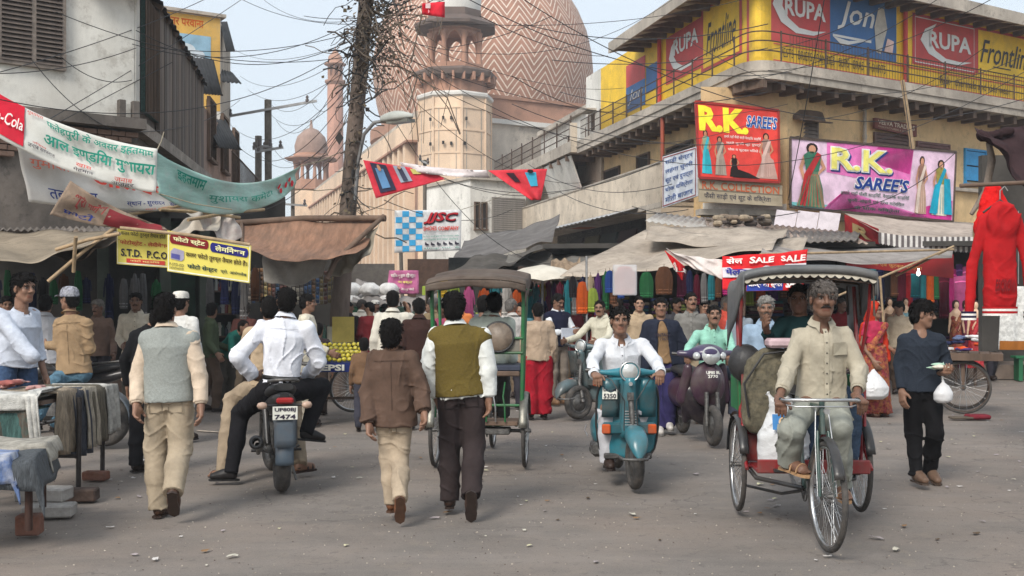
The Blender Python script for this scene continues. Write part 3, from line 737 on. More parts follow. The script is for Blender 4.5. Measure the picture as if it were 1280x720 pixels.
 # ground
def asphalt():
 m=mat('dusty_asphalt',(.198,.172,.152),.93,.12,1.1,.5,260,dirt=None)
 n=m.node_tree.nodes;L=m.node_tree.links;b=n['Principled BSDF'];src=b.inputs['Base Color'].links[0].from_socket
 tc=n.new('ShaderNodeTexCoord')
 def blotch(sc,lo,hi,fac,col,src,stretch=(1,1,1)):
  mp=n.new('ShaderNodeMapping');mp.inputs['Scale'].default_value=stretch;L.new(tc.outputs['Object'],mp.inputs[0])
  a=n.new('ShaderNodeTexNoise');a.inputs['Scale'].default_value=sc;a.inputs['Detail'].default_value=8;a.inputs['Roughness'].default_value=.6;L.new(mp.outputs[0],a.inputs[0])
  r=n.new('ShaderNodeMapRange');r.inputs[1].default_value=lo;r.inputs[2].default_value=hi;r.inputs[4].default_value=fac;L.new(a.outputs[0],r.inputs[0])
  x=n.new('ShaderNodeMix');x.data_type='RGBA';x.inputs[7].default_value=(*col,1);L.new(r.outputs[0],x.inputs[0]);L.new(src,x.inputs[6]);return x.outputs[2]
 o=blotch(.35,.45,.62,.55,(.27,.21,.17),src);o=blotch(1.6,.52,.66,.4,(.125,.11,.1),o,(.6,1,1));o=blotch(5,.57,.63,.35,(.25,.21,.17),o)
 o=blotch(2.2,.5,.7,.35,(.3,.26,.23),o,(.25,1,1));o=blotch(14,.6,.68,.45,(.09,.078,.07),o);o=blotch(120,.58,.66,.6,(.33,.29,.25),o);o=blotch(90,.60,.68,.7,(.045,.04,.038),o)
 vo=n.new('ShaderNodeTexVoronoi');vo.feature='DISTANCE_TO_EDGE';vo.inputs['Scale'].default_value=.8;nz=n.new('ShaderNodeTexNoise');nz.inputs['Scale'].default_value=2.2;nz.inputs['Detail'].default_value=6
 av=n.new('ShaderNodeVectorMath');av.operation='MULTIPLY_ADD';av.inputs[1].default_value=(.9,.9,.9);L.new(tc.outputs['Object'],nz.inputs[0]);L.new(nz.outputs[1],av.inputs[0]);L.new(tc.outputs['Object'],av.inputs[2]);L.new(av.outputs[0],vo.inputs[0])
 ms=n.new('ShaderNodeTexNoise');ms.inputs['Scale'].default_value=.6;L.new(tc.outputs['Object'],ms.inputs[0]);r1=n.new('ShaderNodeMapRange');r1.inputs[1].default_value=.48;r1.inputs[2].default_value=.6;L.new(ms.outputs[0],r1.inputs[0])
 r2=n.new('ShaderNodeMapRange');r2.inputs[1].default_value=.0;r2.inputs[2].default_value=.012;r2.inputs[3].default_value=.55;r2.inputs[4].default_value=0;L.new(vo.outputs[0],r2.inputs[0]);mu_=n.new('ShaderNodeMath');mu_.operation='MULTIPLY';L.new(r1.outputs[0],mu_.inputs[0]);L.new(r2.outputs[0],mu_.inputs[1])
 x=n.new('ShaderNodeMix');x.data_type='RGBA';x.inputs[7].default_value=(.06,.05,.045,1);L.new(mu_.outputs[0],x.inputs[0]);L.new(o,x.inputs[6]);L.new(x.outputs[2],b.inputs['Base Color']);return m
mb=MB();rr=random.Random(3)
def gz(x,y):
 return .018*sin(x*.7+1.3*sin(y*.33))*sin(y*.45+x*.2)-.018
mb.grid(lambda u,v:Vector((-45+90*u,.5+79.5*v,gz(-45+90*u,.5+79.5*v))),90,80,asphalt())
mb.build('road',kind='structure')
mb=MB();mb.box((0,100,-.15),(410,410,.1),mat('dry_earth',(.2,.16,.12),.95,.2,.2,.3));mb.build('ground',kind='structure')
# mosque
sand=mat('red_sandstone',(.4,.215,.145),.9,.2,.35,.3,3,streak=.35,dirt=(.2,.12,.09))
cream=mat('cream_plaster',(.72,.54,.385),.9,.14,.3,.2,2,streak=.32,dirt=(.42,.3,.22))
greyp=mat('stained_plaster',(.5,.44,.37),.9,.2,.4,.2,2,streak=.6,dirt=(.16,.14,.12))
white=mat('white_marble',(.62,.6,.56),.7,.08,.5,.1,streak=.3,dirt=(.4,.38,.35));dark=mat('dark_recess',(.02,.018,.016),.9,.1)
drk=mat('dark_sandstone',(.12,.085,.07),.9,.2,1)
def dome_mat():
 m=mat('zigzag_dome_stone',(.35,.175,.115),.85,.16,.5,.2,2,streak=.3,dirt=(.24,.15,.12))
 n=m.node_tree.nodes;L=m.node_tree.links;b=n['Principled BSDF'];src=b.inputs['Base Color'].links[0].from_socket
 tc=n.new('ShaderNodeTexCoord');sp=n.new('ShaderNodeSeparateXYZ');L.new(tc.outputs['Object'],sp.inputs[0])
 def ma(op,a,b_=None,c=None):
  x=n.new('ShaderNodeMath');x.operation=op
  for i,q in enumerate((a,b_,c)):
   if q is None:continue
   if isinstance(q,(int,float)):x.inputs[i].default_value=q
   else:L.new(q,x.inputs[i])
  return x.outputs[0]
 an=ma('ARCTAN2',sp.outputs[0],sp.outputs[1]);u=ma('MULTIPLY',an,27/(2*pi));tri=ma('PINGPONG',u,.5)
 v=ma('ADD',ma('MULTIPLY',sp.outputs[2],1/.76),ma('MULTIPLY',tri,4.6));fr=ma('FRACT',v)
 ln=ma('LESS_THAN',fr,.25)
 x=n.new('ShaderNodeMix');x.data_type='RGBA';x.inputs[7].default_value=(.72,.62,.52,1);L.new(ma('MULTIPLY',ln,.85),x.inputs[0]);L.new(src,x.inputs[6]);L.new(x.outputs[2],b.inputs['Base Color']);return m
MQ=empty('mosque',(-4,84,0),'red sandstone and cream mosque with zigzag striped dome behind the bazaar','mosque')
DY=115;k=DY/F;DX=(604-640)*k;zc=CH+(HY-96)*k;Rd=137.5*k
prof=[(Rd*.86,zc-9.5),(Rd*.9,zc-6),(Rd*.965,zc-3),(Rd,zc),(Rd*.985,zc+2.2),(Rd*.94,zc+4.4),(Rd*.87,zc+6.3),(Rd*.77,zc+8.2),(Rd*.64,zc+10),(Rd*.48,zc+11.6),(Rd*.3,zc+13),(Rd*.12,zc+14.2),(.3,zc+15.2)]
pr2=[]
for i in range(len(prof)-1):
 for q in range(3):a=q/3;pr2.append((prof[i][0]*(1-a)+prof[i+1][0]*a,prof[i][1]*(1-a)+prof[i+1][1]*a))
pr2.append(prof[-1])
dm=MB();dm.lathe([(r,z-zc)for r,z in pr2],(0,0,0),n=96,m=dome_mat());do=dm.build('dome',parent=MQ);do.location=Vector((DX,DY,zc))-MQ.location
mb=MB();mb.lathe([(Rd*.97,2),(Rd*.97,zc-7.2),(Rd*1.02,zc-7),(Rd*1.02,zc-5.9),(Rd*.9,zc-5.8)],(DX,DY,0),n=48,m=sand,smooth=False);mb.build('drum',parent=MQ,world=True)
mb=MB();mb.lathe([(.9,zc+14.6),(1.4,zc+15.3),(.3,zc+16),(.5,zc+17),(.1,zc+19.5)],(DX,DY,0),n=16,m=white);mb.build('finial',parent=MQ,world=True)
def zof(py,Y):return CH+(HY-py)/F*Y
def chhatri(px,Y,sc,zs,parent,domemat,ncol=8,tw=sand):
 """open kiosk: zs rows (px rows) = finial, dome top, dome base, eave, column top, column bottom, floor bottom; sc radius in m"""
 x=(px-640)/F*Y;c=(x,Y,0);z=[zof(v,Y)for v in zs]
 mb=MB();r=sc
 mb.lathe([(r*.9,z[2]),(r*.95,z[2]+(z[1]-z[2])*.3),(r*.8,z[2]+(z[1]-z[2])*.65),(r*.4,z[2]+(z[1]-z[2])*.92),(r*.1,z[1]),(r*.05,z[0])],c,n=24,m=domemat);mb.build('kiosk_dome',parent=parent,world=True)
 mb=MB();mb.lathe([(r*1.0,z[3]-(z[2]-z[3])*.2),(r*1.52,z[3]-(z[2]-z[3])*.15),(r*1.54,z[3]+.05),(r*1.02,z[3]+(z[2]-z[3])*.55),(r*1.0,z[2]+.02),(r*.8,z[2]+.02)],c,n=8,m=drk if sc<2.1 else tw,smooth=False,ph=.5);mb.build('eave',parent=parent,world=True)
 for i in range(ncol):
  a=2*pi*(i+.5)/8;p=(x+r*cos(a)*.92,Y+r*sin(a)*.92)
  mb=MB();mb.lathe([(r*.13,z[5]),(r*.1,z[5]+.3*(z[4]-z[5])),(r*.08,z[5]+.7*(z[4]-z[5])),(r*.14,z[4])],(*p,0),n=8,m=tw);mb.build('column',parent=parent,world=True)
  a2=a+2*pi/8;p2=(x+r*cos(a2)*.92,Y+r*sin(a2)*.92)
  A=Vector((*p,0));B=Vector((*p2,0));W=(B-A).length;d=(B-A)/W;h=(z[4]-z[5]);poly=[]
  for j in range(13):
   t=j/12;poly.append((W*(.1+.8*t),z[5]+h*(.62+.36*sin(pi*t)**.8+.03*abs(sin(5*pi*t)))))
  mb=MB()
  for j in range(12):
   q=[poly[j],poly[j+1],(poly[j+1][0],z[4]+.1*h),(poly[j][0],z[4]+.1*h)]
   mb.prism(q,A,d,(0,0,1),r*.12,tw)
  mb.prism([(0,z[5]+.5*h),(W*.1,z[5]+.62*h),(W*.1,z[4]+.1*h),(0,z[4]+.1*h)],A,d,(0,0,1),r*.12,tw)
  mb.prism([(W*.9,z[5]+.62*h),(W,z[5]+.5*h),(W,z[4]+.1*h),(W*.9,z[4]+.1*h)],A,d,(0,0,1),r*.12,tw)
  mb.build('arch',parent=parent,world=True)
 mb=MB();mb.lathe([(r*1.0,z[4]+.08*(z[4]-z[5])),(r*1.02,z[3])],c,n=8,m=tw,smooth=False,ph=.5);mb.build('kiosk_beam',parent=parent,world=True);mb=MB()
 mb.lathe([(r*.9,z[6]-.1),(r*1.08,z[6]),(r*1.08,z[5]),(r*.9,z[5]+.01)],c,n=8,m=tw,smooth=False,ph=.5);mb.build('kiosk_floor',parent=parent,world=True)
TY=80.;tx=(569-640)/F*TY;z_=lambda y:zof(y,TY)
mb=MB();mb.lathe([(2.66,0),(2.6,z_(128))],(tx,TY,0),n=8,m=cream,smooth=False,ph=.28);mb.build('tower',parent=MQ,world=True)
mb=MB();mb.lathe([(2.6,z_(128)),(2.78,z_(126)),(2.8,z_(123)),(2.7,z_(121)),(2.4,z_(120))],(tx,TY,0),n=8,m=white,smooth=False,ph=.28);mb.build('marble_band',parent=MQ,world=True)
mb=MB();mb.lathe([(2.35,z_(122)),(2.3,z_(104)),(2.5,z_(101))],(tx,TY,0),n=8,m=sand,smooth=False,ph=.28);mb.build('tower_neck',parent=MQ,world=True)
for i in range(8):
 a=2*pi*(i+.28)/8;mb=MB();mb.box((tx+2.6*cos(a),TY+2.6*sin(a),z_(128)/2),(.16,.16,z_(128)),cream,rz=a);mb.build('corner_strip',parent=MQ,world=True)
 a+=pi/8;mb=MB();[mb.box((tx+2.42*cos(a)-q*.62*sin(a),TY+2.42*sin(a)+q*.62*cos(a),(z_(230)+z_(142))/2),(.06,.05,z_(142)-z_(230)),greyp,rz=a)for q in(-1,1)];mb.build('panel_moulding',parent=MQ,world=True)
for y in(141,168,196,232):mb=MB();mb.lathe([(2.6,z_(y)-.07),(2.67,z_(y)-.06),(2.67,z_(y)+.06),(2.6,z_(y)+.07)],(tx,TY,0),n=8,m=cream,smooth=False,ph=.28);mb.build('string_course',parent=MQ,world=True)
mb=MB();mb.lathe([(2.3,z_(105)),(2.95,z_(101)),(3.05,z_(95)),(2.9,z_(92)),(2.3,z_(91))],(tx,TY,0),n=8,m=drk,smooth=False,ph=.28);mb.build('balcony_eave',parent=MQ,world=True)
for i in range(24):
 a=2*pi*i/24;mb=MB();mb.box((tx+2.65*cos(a),TY+2.65*sin(a),z_(103)),(.55,.16,.55),sand,rz=a);mb.build('bracket',parent=MQ,world=True)
chhatri(569,TY,2.0,(-60,-52,17,36,45,84,92),MQ,white)
mb=MB()
for px,py in((538,149),(554,147),(564,147),(583,148),(538,180),(554,178),(564,179),(581,179),(553,212),(564,214),(583,214)):
 c=P(px,py,TY-2.55);mb.box(c,(.16,.12,.22),dark)
mb.build('wall_holes',parent=MQ,world=True,kind='stuff')
MW=Fac(((523-640)/F*TY,TY),(-.307,1),out=-1)
MW.n=Vector((-.956,-.294));zt=14.8
mb=MB();MW.box(mb,0,62,0,zt,-2.5,0,mat('stained_sandstone',(.34,.2,.14),.9,.2,.3,.3,3,streak=.5,dirt=(.16,.11,.09)));mb.build('wall',parent=MQ,world=True)
mb=MB();MW.box(mb,0,62,zt,zt+.45,-2.6,.25,greyp);mb.build('coping',parent=MQ,world=True)
mb=MB();MW.box(mb,0,62,zt-1.6,zt,0,.5,cream);MW.box(mb,0,62,zt-1.75,zt-1.61,0,.9,sand);mb.build('string_course',parent=MQ,world=True)
for i in range(30):
 t=1.2+i*2.05;mb=MB();MW.box(mb,t,t+.7,0,zt-1.62,0,.75,cream);mb.build('pilaster',parent=MQ,world=True)
MR=Fac(P(604,378,82).xy,(1.3,.75));
mb=MB();MR.box(mb,-1,16,0,15.1,-2,0,greyp);mb.build('side_wall',parent=MQ,world=True)
mb=MB();MR.box(mb,-1,16,15.1,16.6,-2,.12,sand);MR.box(mb,-1,16,16.6,16.85,-2.1,.3,sand);mb.build('red_parapet',parent=MQ,world=True)
mb=MB();MR.box(mb,-1,16,14.75,15.1,0,.35,white);mb.build('cornice',parent=MQ,world=True)
chhatri(389,138,2.15,(150,160,193,199,203,226,238),MQ,mat('grey_pink_stone',(.3,.2,.16),.9,.2,1,.2),tw=sand)
mb=MB();x=(389-640)/F*138;mb.lathe([(2.6,0),(2.5,zof(240,138))],(x,138,0),n=8,m=cream,smooth=False,ph=.5);mb.build('corner_tower',parent=MQ,world=True)
MY=150;x=(419-640)/F*MY;zz=lambda y:zof(y,MY)
MN=empty('minaret',(x,MY,0),'slender pink minaret with small open kiosk at its top, left of the pole','minaret')
mb=MB();mb.lathe([(1.25,0),(1.05,zz(104))],(x,MY,0),n=12,m=mat('pink_stone',(.5,.27,.2),.9,.15,.8,.3,4),smooth=False);mb.build('shaft',parent=MN,world=True)
mb=MB();mb.lathe([(1.05,zz(107)),(1.4,zz(103)),(1.4,zz(101)),(1.0,zz(100)),(1.0,zz(96))],(x,MY,0),n=12,m=sand,smooth=False);mb.build('balcony',parent=MN,world=True)
for i in range(8):
 a=2*pi*i/8;mb=MB();mb.cyl((x+.88*cos(a),MY+.88*sin(a),zz(97)),(x+.88*cos(a),MY+.88*sin(a),zz(82)),.13,6,sand);mb.build('column',parent=MN,world=True)
mb=MB();mb.lathe([(.55,zz(97)),(.55,zz(82))],(x,MY,0),n=8,m=sand);mb.build('core',parent=MN,world=True)
mb=MB();mb.lathe([(.95,zz(83)),(1.5,zz(81)),(1.35,zz(79.5)),(1,zz(78)),(1.0,zz(76)),(.9,zz(71)),(.45,zz(66)),(.1,zz(62)),(.04,zz(58))],(x,MY,0),n=16,m=sand);mb.build('cap',parent=MN,world=True)
# corner building on the right
conc=mat('weathered_concrete',(.44,.39,.33),.92,.2,1.1,.35,12,streak=.55,dirt=(.15,.125,.105))
ochre=mat('ochre_plaster',(.68,.48,.25),.9,.18,.9,.25,9,streak=.5,dirt=(.34,.25,.16))
pale=mat('pale_plaster',(.64,.55,.44),.9,.16,.9,.25,9,streak=.55,dirt=(.26,.21,.16))
wwash=mat('whitewash',(.72,.7,.65),.9,.12,.8,.25,9,streak=.5,dirt=(.3,.28,.25))
wood=mat('old_wood',(.13,.085,.06),.85,.35,3,.5,12,stretch=(1,1,.15));iron=mat('rusty_iron',(.09,.06,.045),.7,.35,14,.3,metal=.3)
steel=mat('grey_steel',(.3,.3,.3),.5,.2,8,.1,metal=.5);tin=mat('rusted_tin',(.3,.24,.2),.7,.35,3,.2,metal=.3,dirt=(.16,.09,.06))
yel=mat('yellow_sign_paint',(.86,.55,.03),.7,.14,1.2,.05,20,streak=.36,dirt=(.5,.33,.08));redp=mat('red_sign_paint',(.56,.065,.065),.7,.14,1.2,.05,20,streak=.36,dirt=(.36,.12,.1))
blup=mat('blue_sign_paint',(.04,.14,.35),.7,.14,1.2,.05,20,streak=.36,dirt=(.12,.2,.36));whp=mat('white_sign_paint',(.72,.72,.7),.6,.06,2,0);blp=mat('black_sign_paint',(.03,.028,.03),.6,.1,2,0);brd=mat('brown_red_paint',(.3,.06,.03),.6,.1,3,0)
FR=Fac((5.6,26),(.839,.544));FL=Fac((5.6,26),(-.236,.972),out=-1)
RB=empty('corner_building',(8,30,0),'three storey corner building with painted yellow, red and blue hoardings under its roof','building')
def outline(o,tl,tr,r=1.0,n=8):
 """plan polyline: far end of left wing -> rounded corner -> far end of right wing, moved outwards by o"""
 pts=[FL.p(tl,0,o),FL.p(r,0,o)];a,b=FL.p(r,0,o),FR.p(r,0,o)
 c=Vector((5.6,26,0))-Vector((FR.n.x+FL.n.x,FR.n.y+FL.n.y,0))*-o*.62
 for i in range(1,n):t=i/n;pts.append(a*(1-t)**2+c*2*t*(1-t)+b*t*t)
 return pts+[b,FR.p(tr,0,o)]
def band(mb,o0,o1,z0,z1,m,tl=14,tr=16,r=1.0):
 A=outline(o0,tl,tr,r);B=outline(o1,tl,tr,r);up=lambda p,z:Vector((p.x,p.y,z))
 mb.loft([[up(a,z0),up(b,z0),up(b,z1),up(a,z1)]for a,b in zip(A,B)],m,smooth=False)
mb=MB();band(mb,-1.6,0,6.87,7.3,conc);mb.build('balcony_slab',parent=RB,world=True)
mb=MB();band(mb,-.005,.04,7.05,7.1,conc);mb.build('slab_lip',parent=RB,world=True)
mb=MB();band(mb,-1.0,-.36,7.3,9.55,yel,tl=12.4);mb.build('hoarding_wall',parent=RB,world=True)
mb=MB()
A=outline(-.9,8.6,16);B=outline(.65,8.6,16)
mb.loft([[Vector((a.x,a.y,9.62)),Vector((b.x,b.y,9.2)),Vector((b.x,b.y,9.52)),Vector((a.x,a.y,9.9))]for a,b in zip(A,B)],conc,smooth=False);mb.build('roof',parent=RB,world=True)
bm=MB();bm.box((0,0,0),(.12,1.35,.16),wood);bo=bm.build('roof_beam',parent=RB)
def rep(o,p,rz,parent):
 c=o.copy();COL.objects.link(c);c.parent=parent;c.location=Vector(p)-parent_world(parent);c.rotation_euler=(0,0,rz);return c
aR,aL=math.atan2(FR.d.y,FR.d.x),math.atan2(FL.d.y,FL.d.x)
first=True
for fac,tt,ang in((FR,np.arange(.8,14,.62),aR),(FL,np.arange(.8,8.5,.62),aL)):
 for t in tt:
  p=fac.p(t,9.3,-.1)
  if first:bo.location=p-RB.location;bo.rotation_euler=(0,0,ang);first=False
  else:rep(bo,p,ang,RB)
bm=MB();bm.box((0,0,0),(.14,1.0,.2),wood);bo=bm.build('joist',parent=RB);first=True
for fac,tt,ang in((FR,np.arange(.5,14,.62),aR),(FL,np.arange(.8,13.8,.62),aL)):
 for t in tt:
  p=fac.p(t,6.765,-.62)
  if first:bo.location=p-RB.location;bo.rotation_euler=(0,0,ang);first=False
  else:rep(bo,p,ang,RB)
for z in(7.55,7.78,8.0):
 mb=MB();mb.tube([p+Vector((0,0,z))for p in outline(-.08,13.8,14)],.016,6,iron);mb.build('rail',parent=RB,world=True)
bm=MB();bm.cyl((0,0,0),(0,0,.75),.022,6,iron);bo=bm.build('rail_post',parent=RB);first=True
for fac,tt in((FR,np.arange(1,14,1.55)),(FL,np.arange(1.2,14,1.3))):
 for t in tt:
  p=fac.p(t,7.3,-.08)
  if first:bo.location=p-RB.location;first=False
  else:rep(bo,p,0,RB)
mb=MB()
for t in np.arange(1.3,13,.11):mb.cyl(FR.p(t,7.3,-.08),FR.p(t,8.,-.08),.006,4,iron)
for t in np.arange(7.8,13.8,.1):mb.cyl(FL.p(t,7.3,-.08),FL.p(t,8.,-.08),.006,4,iron)
mb.build('baluster',parent=RB,world=True,kind='stuff')
for px,fac in((1130,FR),(826,FL)):
 t,_=fac.tz(px,60,-.33);mb=MB();mb.cyl(fac.p(t,7.3,-.28),fac.p(t,9.6,-.28),.06,10,redp);mb.build('column',parent=RB,world=True)
def tt(fac,px,o=-.36):return fac.tz(px,60,o)[0]
def facsheet(fac,t0,t1,z0,z1,o):return Sheet(lambda u,v:fac.p(t0+(t1-t0)*u,z0+(z1-z0)*v,o),.008)
def swoosh(s,u0,v0,u1,v1,m,lay=3):
 o=[(.95,.14),(.7,.06),(.42,.08),(.2,.25),(.1,.5),(.16,.75),(.33,.93),(.22,.68),(.22,.45),(.32,.26),(.5,.16),(.72,.15)]
 f=lambda p:(u0+(u1-u0)*p[0],v0+(v1-v0)*p[1])
 for i in range(6):a,b,c,d=o[i],o[min(i+1,5)]if i<5 else o[6],o[11-i+(-1 if i<5 else-1)if False else 0],None
 ou=[(.97,.17),(.75,.05),(.45,.04),(.2,.2),(.06,.5),(.14,.78),(.34,.97)];inn=[(.97,.17),(.74,.13),(.5,.15),(.32,.3),(.22,.5),(.24,.72),(.34,.97)]
 for i in range(6):s.poly([f(ou[i]),f(inn[i]),f(inn[i+1]),f(ou[i+1])],m,lay)
t0,t1=tt(FR,962),tt(FR,1280)+1.5;z0,z1=7.38,9.5
s=facsheet(FR,t0,t1,z0,z1,-.355);U=lambda px:(tt(FR,px)-t0)/(t1-t0);Z=lambda z:(z-z0)/(z1-z0)
rp=lambda a,b,za,zb,m,lay=1:s.rect(U(a),Z(za),U(b),Z(zb),m,lay)
rp(958,1037,7.87,9.42,redp);rp(1037,1120,7.87,9.42,blup)
s.text('RUPA',U(980),Z(8.55),U(1031),Z(8.98),whp,bold=.03);swoosh(s,U(960),Z(8.1),U(1034),Z(9.4),whp)
s.text('Jon',U(1046),Z(8.45),U(1092),Z(9.2),whp,bold=.012,shear=.3);s.rect(U(1040),Z(8.25),U(1088),Z(8.31),whp,3);s.poly([(U(1040),Z(8.25)),(U(1052),Z(8.05)),(U(1090),Z(8.34)),(U(1060),Z(8.2))],whp,3)
gc=cm((190,185,175),'print')
s.poly([(U(1094),Z(8.05)),(U(1100),Z(8.02)),(U(1108),Z(8.7)),(U(1104),Z(9.2)),(U(1097),Z(9.2)),(U(1092),Z(8.7))],gc,3);s.poly([(U(1104),Z(8.1)),(U(1114),Z(8.05)),(U(1116),Z(8.4)),(U(1108),Z(8.45))],cm((220,190,180),'print'),4)
rp(1140,1219,7.92,9.28,redp);s.frame(U(1143),Z(7.98),U(1217),Z(9.2),(U(1145)-U(1144))*.5,whp,2,.012);rp(1219,1300,7.98,9.28,redp);rp(1222,1300,8.0,9.2,yel,2)
s.text('RUPA',U(1160),Z(8.45),U(1213),Z(8.9),whp,bold=.03);swoosh(s,U(1145),Z(8.05),U(1216),Z(9.15),whp)
s.text('Frontline',U(1224),Z(8.3),U(1290),Z(8.95),blp,bold=.006,shear=.4,lay=4);s.rect(U(1240),Z(8.22),U(1262),Z(8.25),blp,4)
s.text('VESTS · BRIEFS · PANTIES · SLIPS · BRAS · T-SHIRTS',U(974),Z(7.52),U(1106),Z(7.74),blp)
s.text('Rok · thermals and kids wear',U(1174),Z(7.52),U(1262),Z(7.74),blp)
s.rect(U(966),Z(7.8),U(1300),Z(7.83),redp,2);s.rect(U(966),Z(7.4),U(1300),Z(7.43),redp,2)
s.build('hoarding_print',RB)
t0,t1=tt(FL,782),tt(FL,944);s=facsheet(FL,t0,t1,z0,z1,-.355);U=lambda px:(tt(FL,px)-t0)/(t1-t0)
rp(944,934,7.4,9.5,redp);rp(877,928,7.7,9.4,redp);rp(880,925,7.78,9.3,yel,2)
s.text('Frontline',U(884),Z(8.05),U(921),Z(8.9),blp,bold=.006,shear=.4,lay=3)
rp(833,877,7.85,9.2,redp);s.text('RUPA',U(843),Z(8.55),U(874),Z(9.0),whp,bold=.03);swoosh(s,U(835),Z(8.0),U(875),Z(9.1),whp)
rp(808,822,7.9,8.7,blup);rp(783,807,8.4,9.1,redp);rp(783,807,7.6,8.4,blup);s.text('Jon',U(786),Z(7.8),U(804),Z(8.25),whp,shear=.3)
s.build('hoarding_print',RB)
mb=MB();FR.box(mb,1.4,15,0,6.865,-2.4,-.95,ochre);mb.build('wall',parent=RB,world=True)
mb=MB();FL.box(mb,3.5,14,0,6.865,-7,-1.0,ochre);mb.build('wall',parent=RB,world=True)
mb=MB();pp=outline(-.85,12.3,16);mb.add([Vector((p.x,p.y,9.7))for p in pp]+[Vector((14,44,9.7))],[tuple(range(len(pp)+1))],conc);mb.build('roof_deck',parent=RB,world=True)
CHF=Fac(P(876,0,27.3).xy,(P(984,0,27.6)-P(876,0,27.3)).xy)
LW=(P(984,0,27.6)-P(876,0,27.3)).length
mb=MB();pl_=[P(876,0,27.3),P(984,0,27.6),FR.p(4,0,-1.2),FL.p(6,0,-1.3),FL.p(3.6,0,-1.02)];mb.prism([(p.x,p.y)for p in pl_],(0,0,6.86),(1,0,0),(0,1,0),6.86,ochre);mb.build('bay_wall',parent=RB,world=True)
mb=MB();CHF.box(mb,-.1,LW+.1,3.72,3.86,-.1,.25,conc);mb.build('ledge',parent=RB,world=True)
mb=MB();FR.box(mb,1.5,14,3.7,3.84,-.95,-.6,conc);mb.build('ledge',parent=RB,world=True)
tA,_=FL.tz(640,290);tB,_=FL.tz(826,220)
mb=MB();FL.box(mb,tB,tA+4,4.45,5.55,-.12,0,pale);FL.box(mb,tB-.0,tB+1.2,3.0,4.45,-1,-.01,pale);mb.build('balcony_parapet',parent=RB,world=True)
mb=MB();FL.box(mb,tB,tA+4,4.3,4.45,-1,-.0,conc);mb.build('balcony_floor',parent=RB,world=True)
mb=MB();FL.box(mb,tB,tA+4,5.55,5.6,-.16,.03,conc);mb.build('parapet_cap',parent=RB,world=True)
def opening(fac,px0,px1,z0,z1,o,kind,parent,t_=None,name='window'):
 a,b=(fac.tz(px0,200,o)[0],fac.tz(px1,200,o)[0])if t_ is None else t_
 if a>b:a,b=b,a
 w_=MB();fac.box(w_,a,b,z0,z1,o,o+.01,dark);W=w_.build(name,parent=parent,world=True)
 f=MB();fm=wood if kind!='blue' else cm((20,110,170),'paint')
 fac.box(f,a-.06,a,z0-.06,z1+.06,o,o+.06,fm);fac.box(f,b,b+.06,z0-.06,z1+.06,o,o+.06,fm);fac.box(f,a,b,z1,z1+.06,o,o+.06,fm);fac.box(f,a,b,z0-.06,z0,o,o+.07,fm)
 f.build("frame",parent=W)
 fo=f
 return W,a,b
def shutter_slats(fac,a,b,z0,z1,o,m,parent,step=.085,nm='slat',tilt=.03):
 n=max(2,int((z1-z0)/step));base=None
 for i in range(n):
  z=z0+(i+.5)*(z1-z0)/n
  if base is None:
   g=MB();hh=(z1-z0)/n*.46;L=(b-a)/2
   pts=[(-L,-hh,tilt),(L,-hh,tilt),(L,hh,0),(-L,hh,0)]
   vs=[Vector((x,-y_,z_2))for x,z_2,y_ in pts]+[Vector((x,-y_+.02,z_2))for x,z_2,y_ in pts]
   g.add(vs,[(0,1,2,3),(4,7,6,5),(0,4,5,1),(3,2,6,7),(0,3,7,4),(1,5,6,2)],m);base=g.build(nm,parent=parent);base.rotation_euler=(0,0,math.atan2(fac.d.y,fac.d.x)+(0 if fac.n.dot(Vector((fac.d.y,-fac.d.x)))>0 else pi))
   base.location=fac.p((a+b)/2,z,o)-parent_world(parent)
  else:
   c=base.copy();COL.objects.link(c);c.location=fac.p((a+b)/2,z,o)-parent_world(parent)
def win(fac,px0,px1,z0,z1,o,parent,kind='shutter',name='window',m=None,t_=None):
 a,b=t_ or sorted((fac.tz(px0,200,o)[0],fac.tz(px1,200,o)[0]))
 w_=MB();fac.box(w_,a,b,z0,z1,o-.02,o+.012,dark);W=w_.build(name,parent=parent,world=True)
 f=MB();fm=m or wood
 for q in((a-.06,a,z0-.06,z1+.06,.07),(b,b+.06,z0-.06,z1+.06,.07),(a,b,z1,z1+.06,.068),(a-.08,b+.08,z0-.12,z0-.061,.11)):fac.box(f,q[0],q[1],q[2],q[3],o,o+q[4],fm)
 F_=f.build('frame',parent=W);F_.location=-parent_world(W)
 if kind in('shutter','blue'):shutter_slats(fac,a,b,z0,z1,o+.045,m or steel,W,.09 if kind=='shutter' else .3)
 if kind=='bars':
  g=MB()
  for t in np.arange(a+.1,b,.12):g.cyl(fac.p(t,z0,o+.04),fac.p(t,z1,o+.04),.01,5,iron)
  G_=g.build('grille',parent=W);G_.location=-parent_world(W)
 return W,a,b
def zFR(px,py,o=-.95):return FR.tz(px,py,o)[1]
W,a,b=win(FR,989,1019,zFR(990,185),zFR(990,151),-.95,RB,'shutter',m=mat('brown_shutter',(.14,.11,.09),.6,.2,5,.1))
mb=MB();mb.grid(lambda u,v:FR.p(a-.15+(b-a+.3)*u,zFR(990,149)-.05+.12*v*v+.22*(v>.5),-.5-.45*v),4,4,wood,.03);o_=mb.build('hood',parent=W);o_.location=-parent_world(W)
win(FR,1146,1184,zFR(1146,196),zFR(1146,179),-.95,RB,'shutter',m=mat('maroon_shutter',(.12,.05,.045),.6,.2,5,.1))
win(FR,1206,1230,zFR(1206,226),zFR(1206,188),-.95,RB,'blue',m=mat('blue_shutter',(.025,.24,.5),.6,.15,5,.1))
win(FR,1093,1132,zFR(1093,205),zFR(1093,168),-.95,RB,'shutter',name='door',m=mat('door_wood',(.1,.05,.04),.6,.2,5,.1))
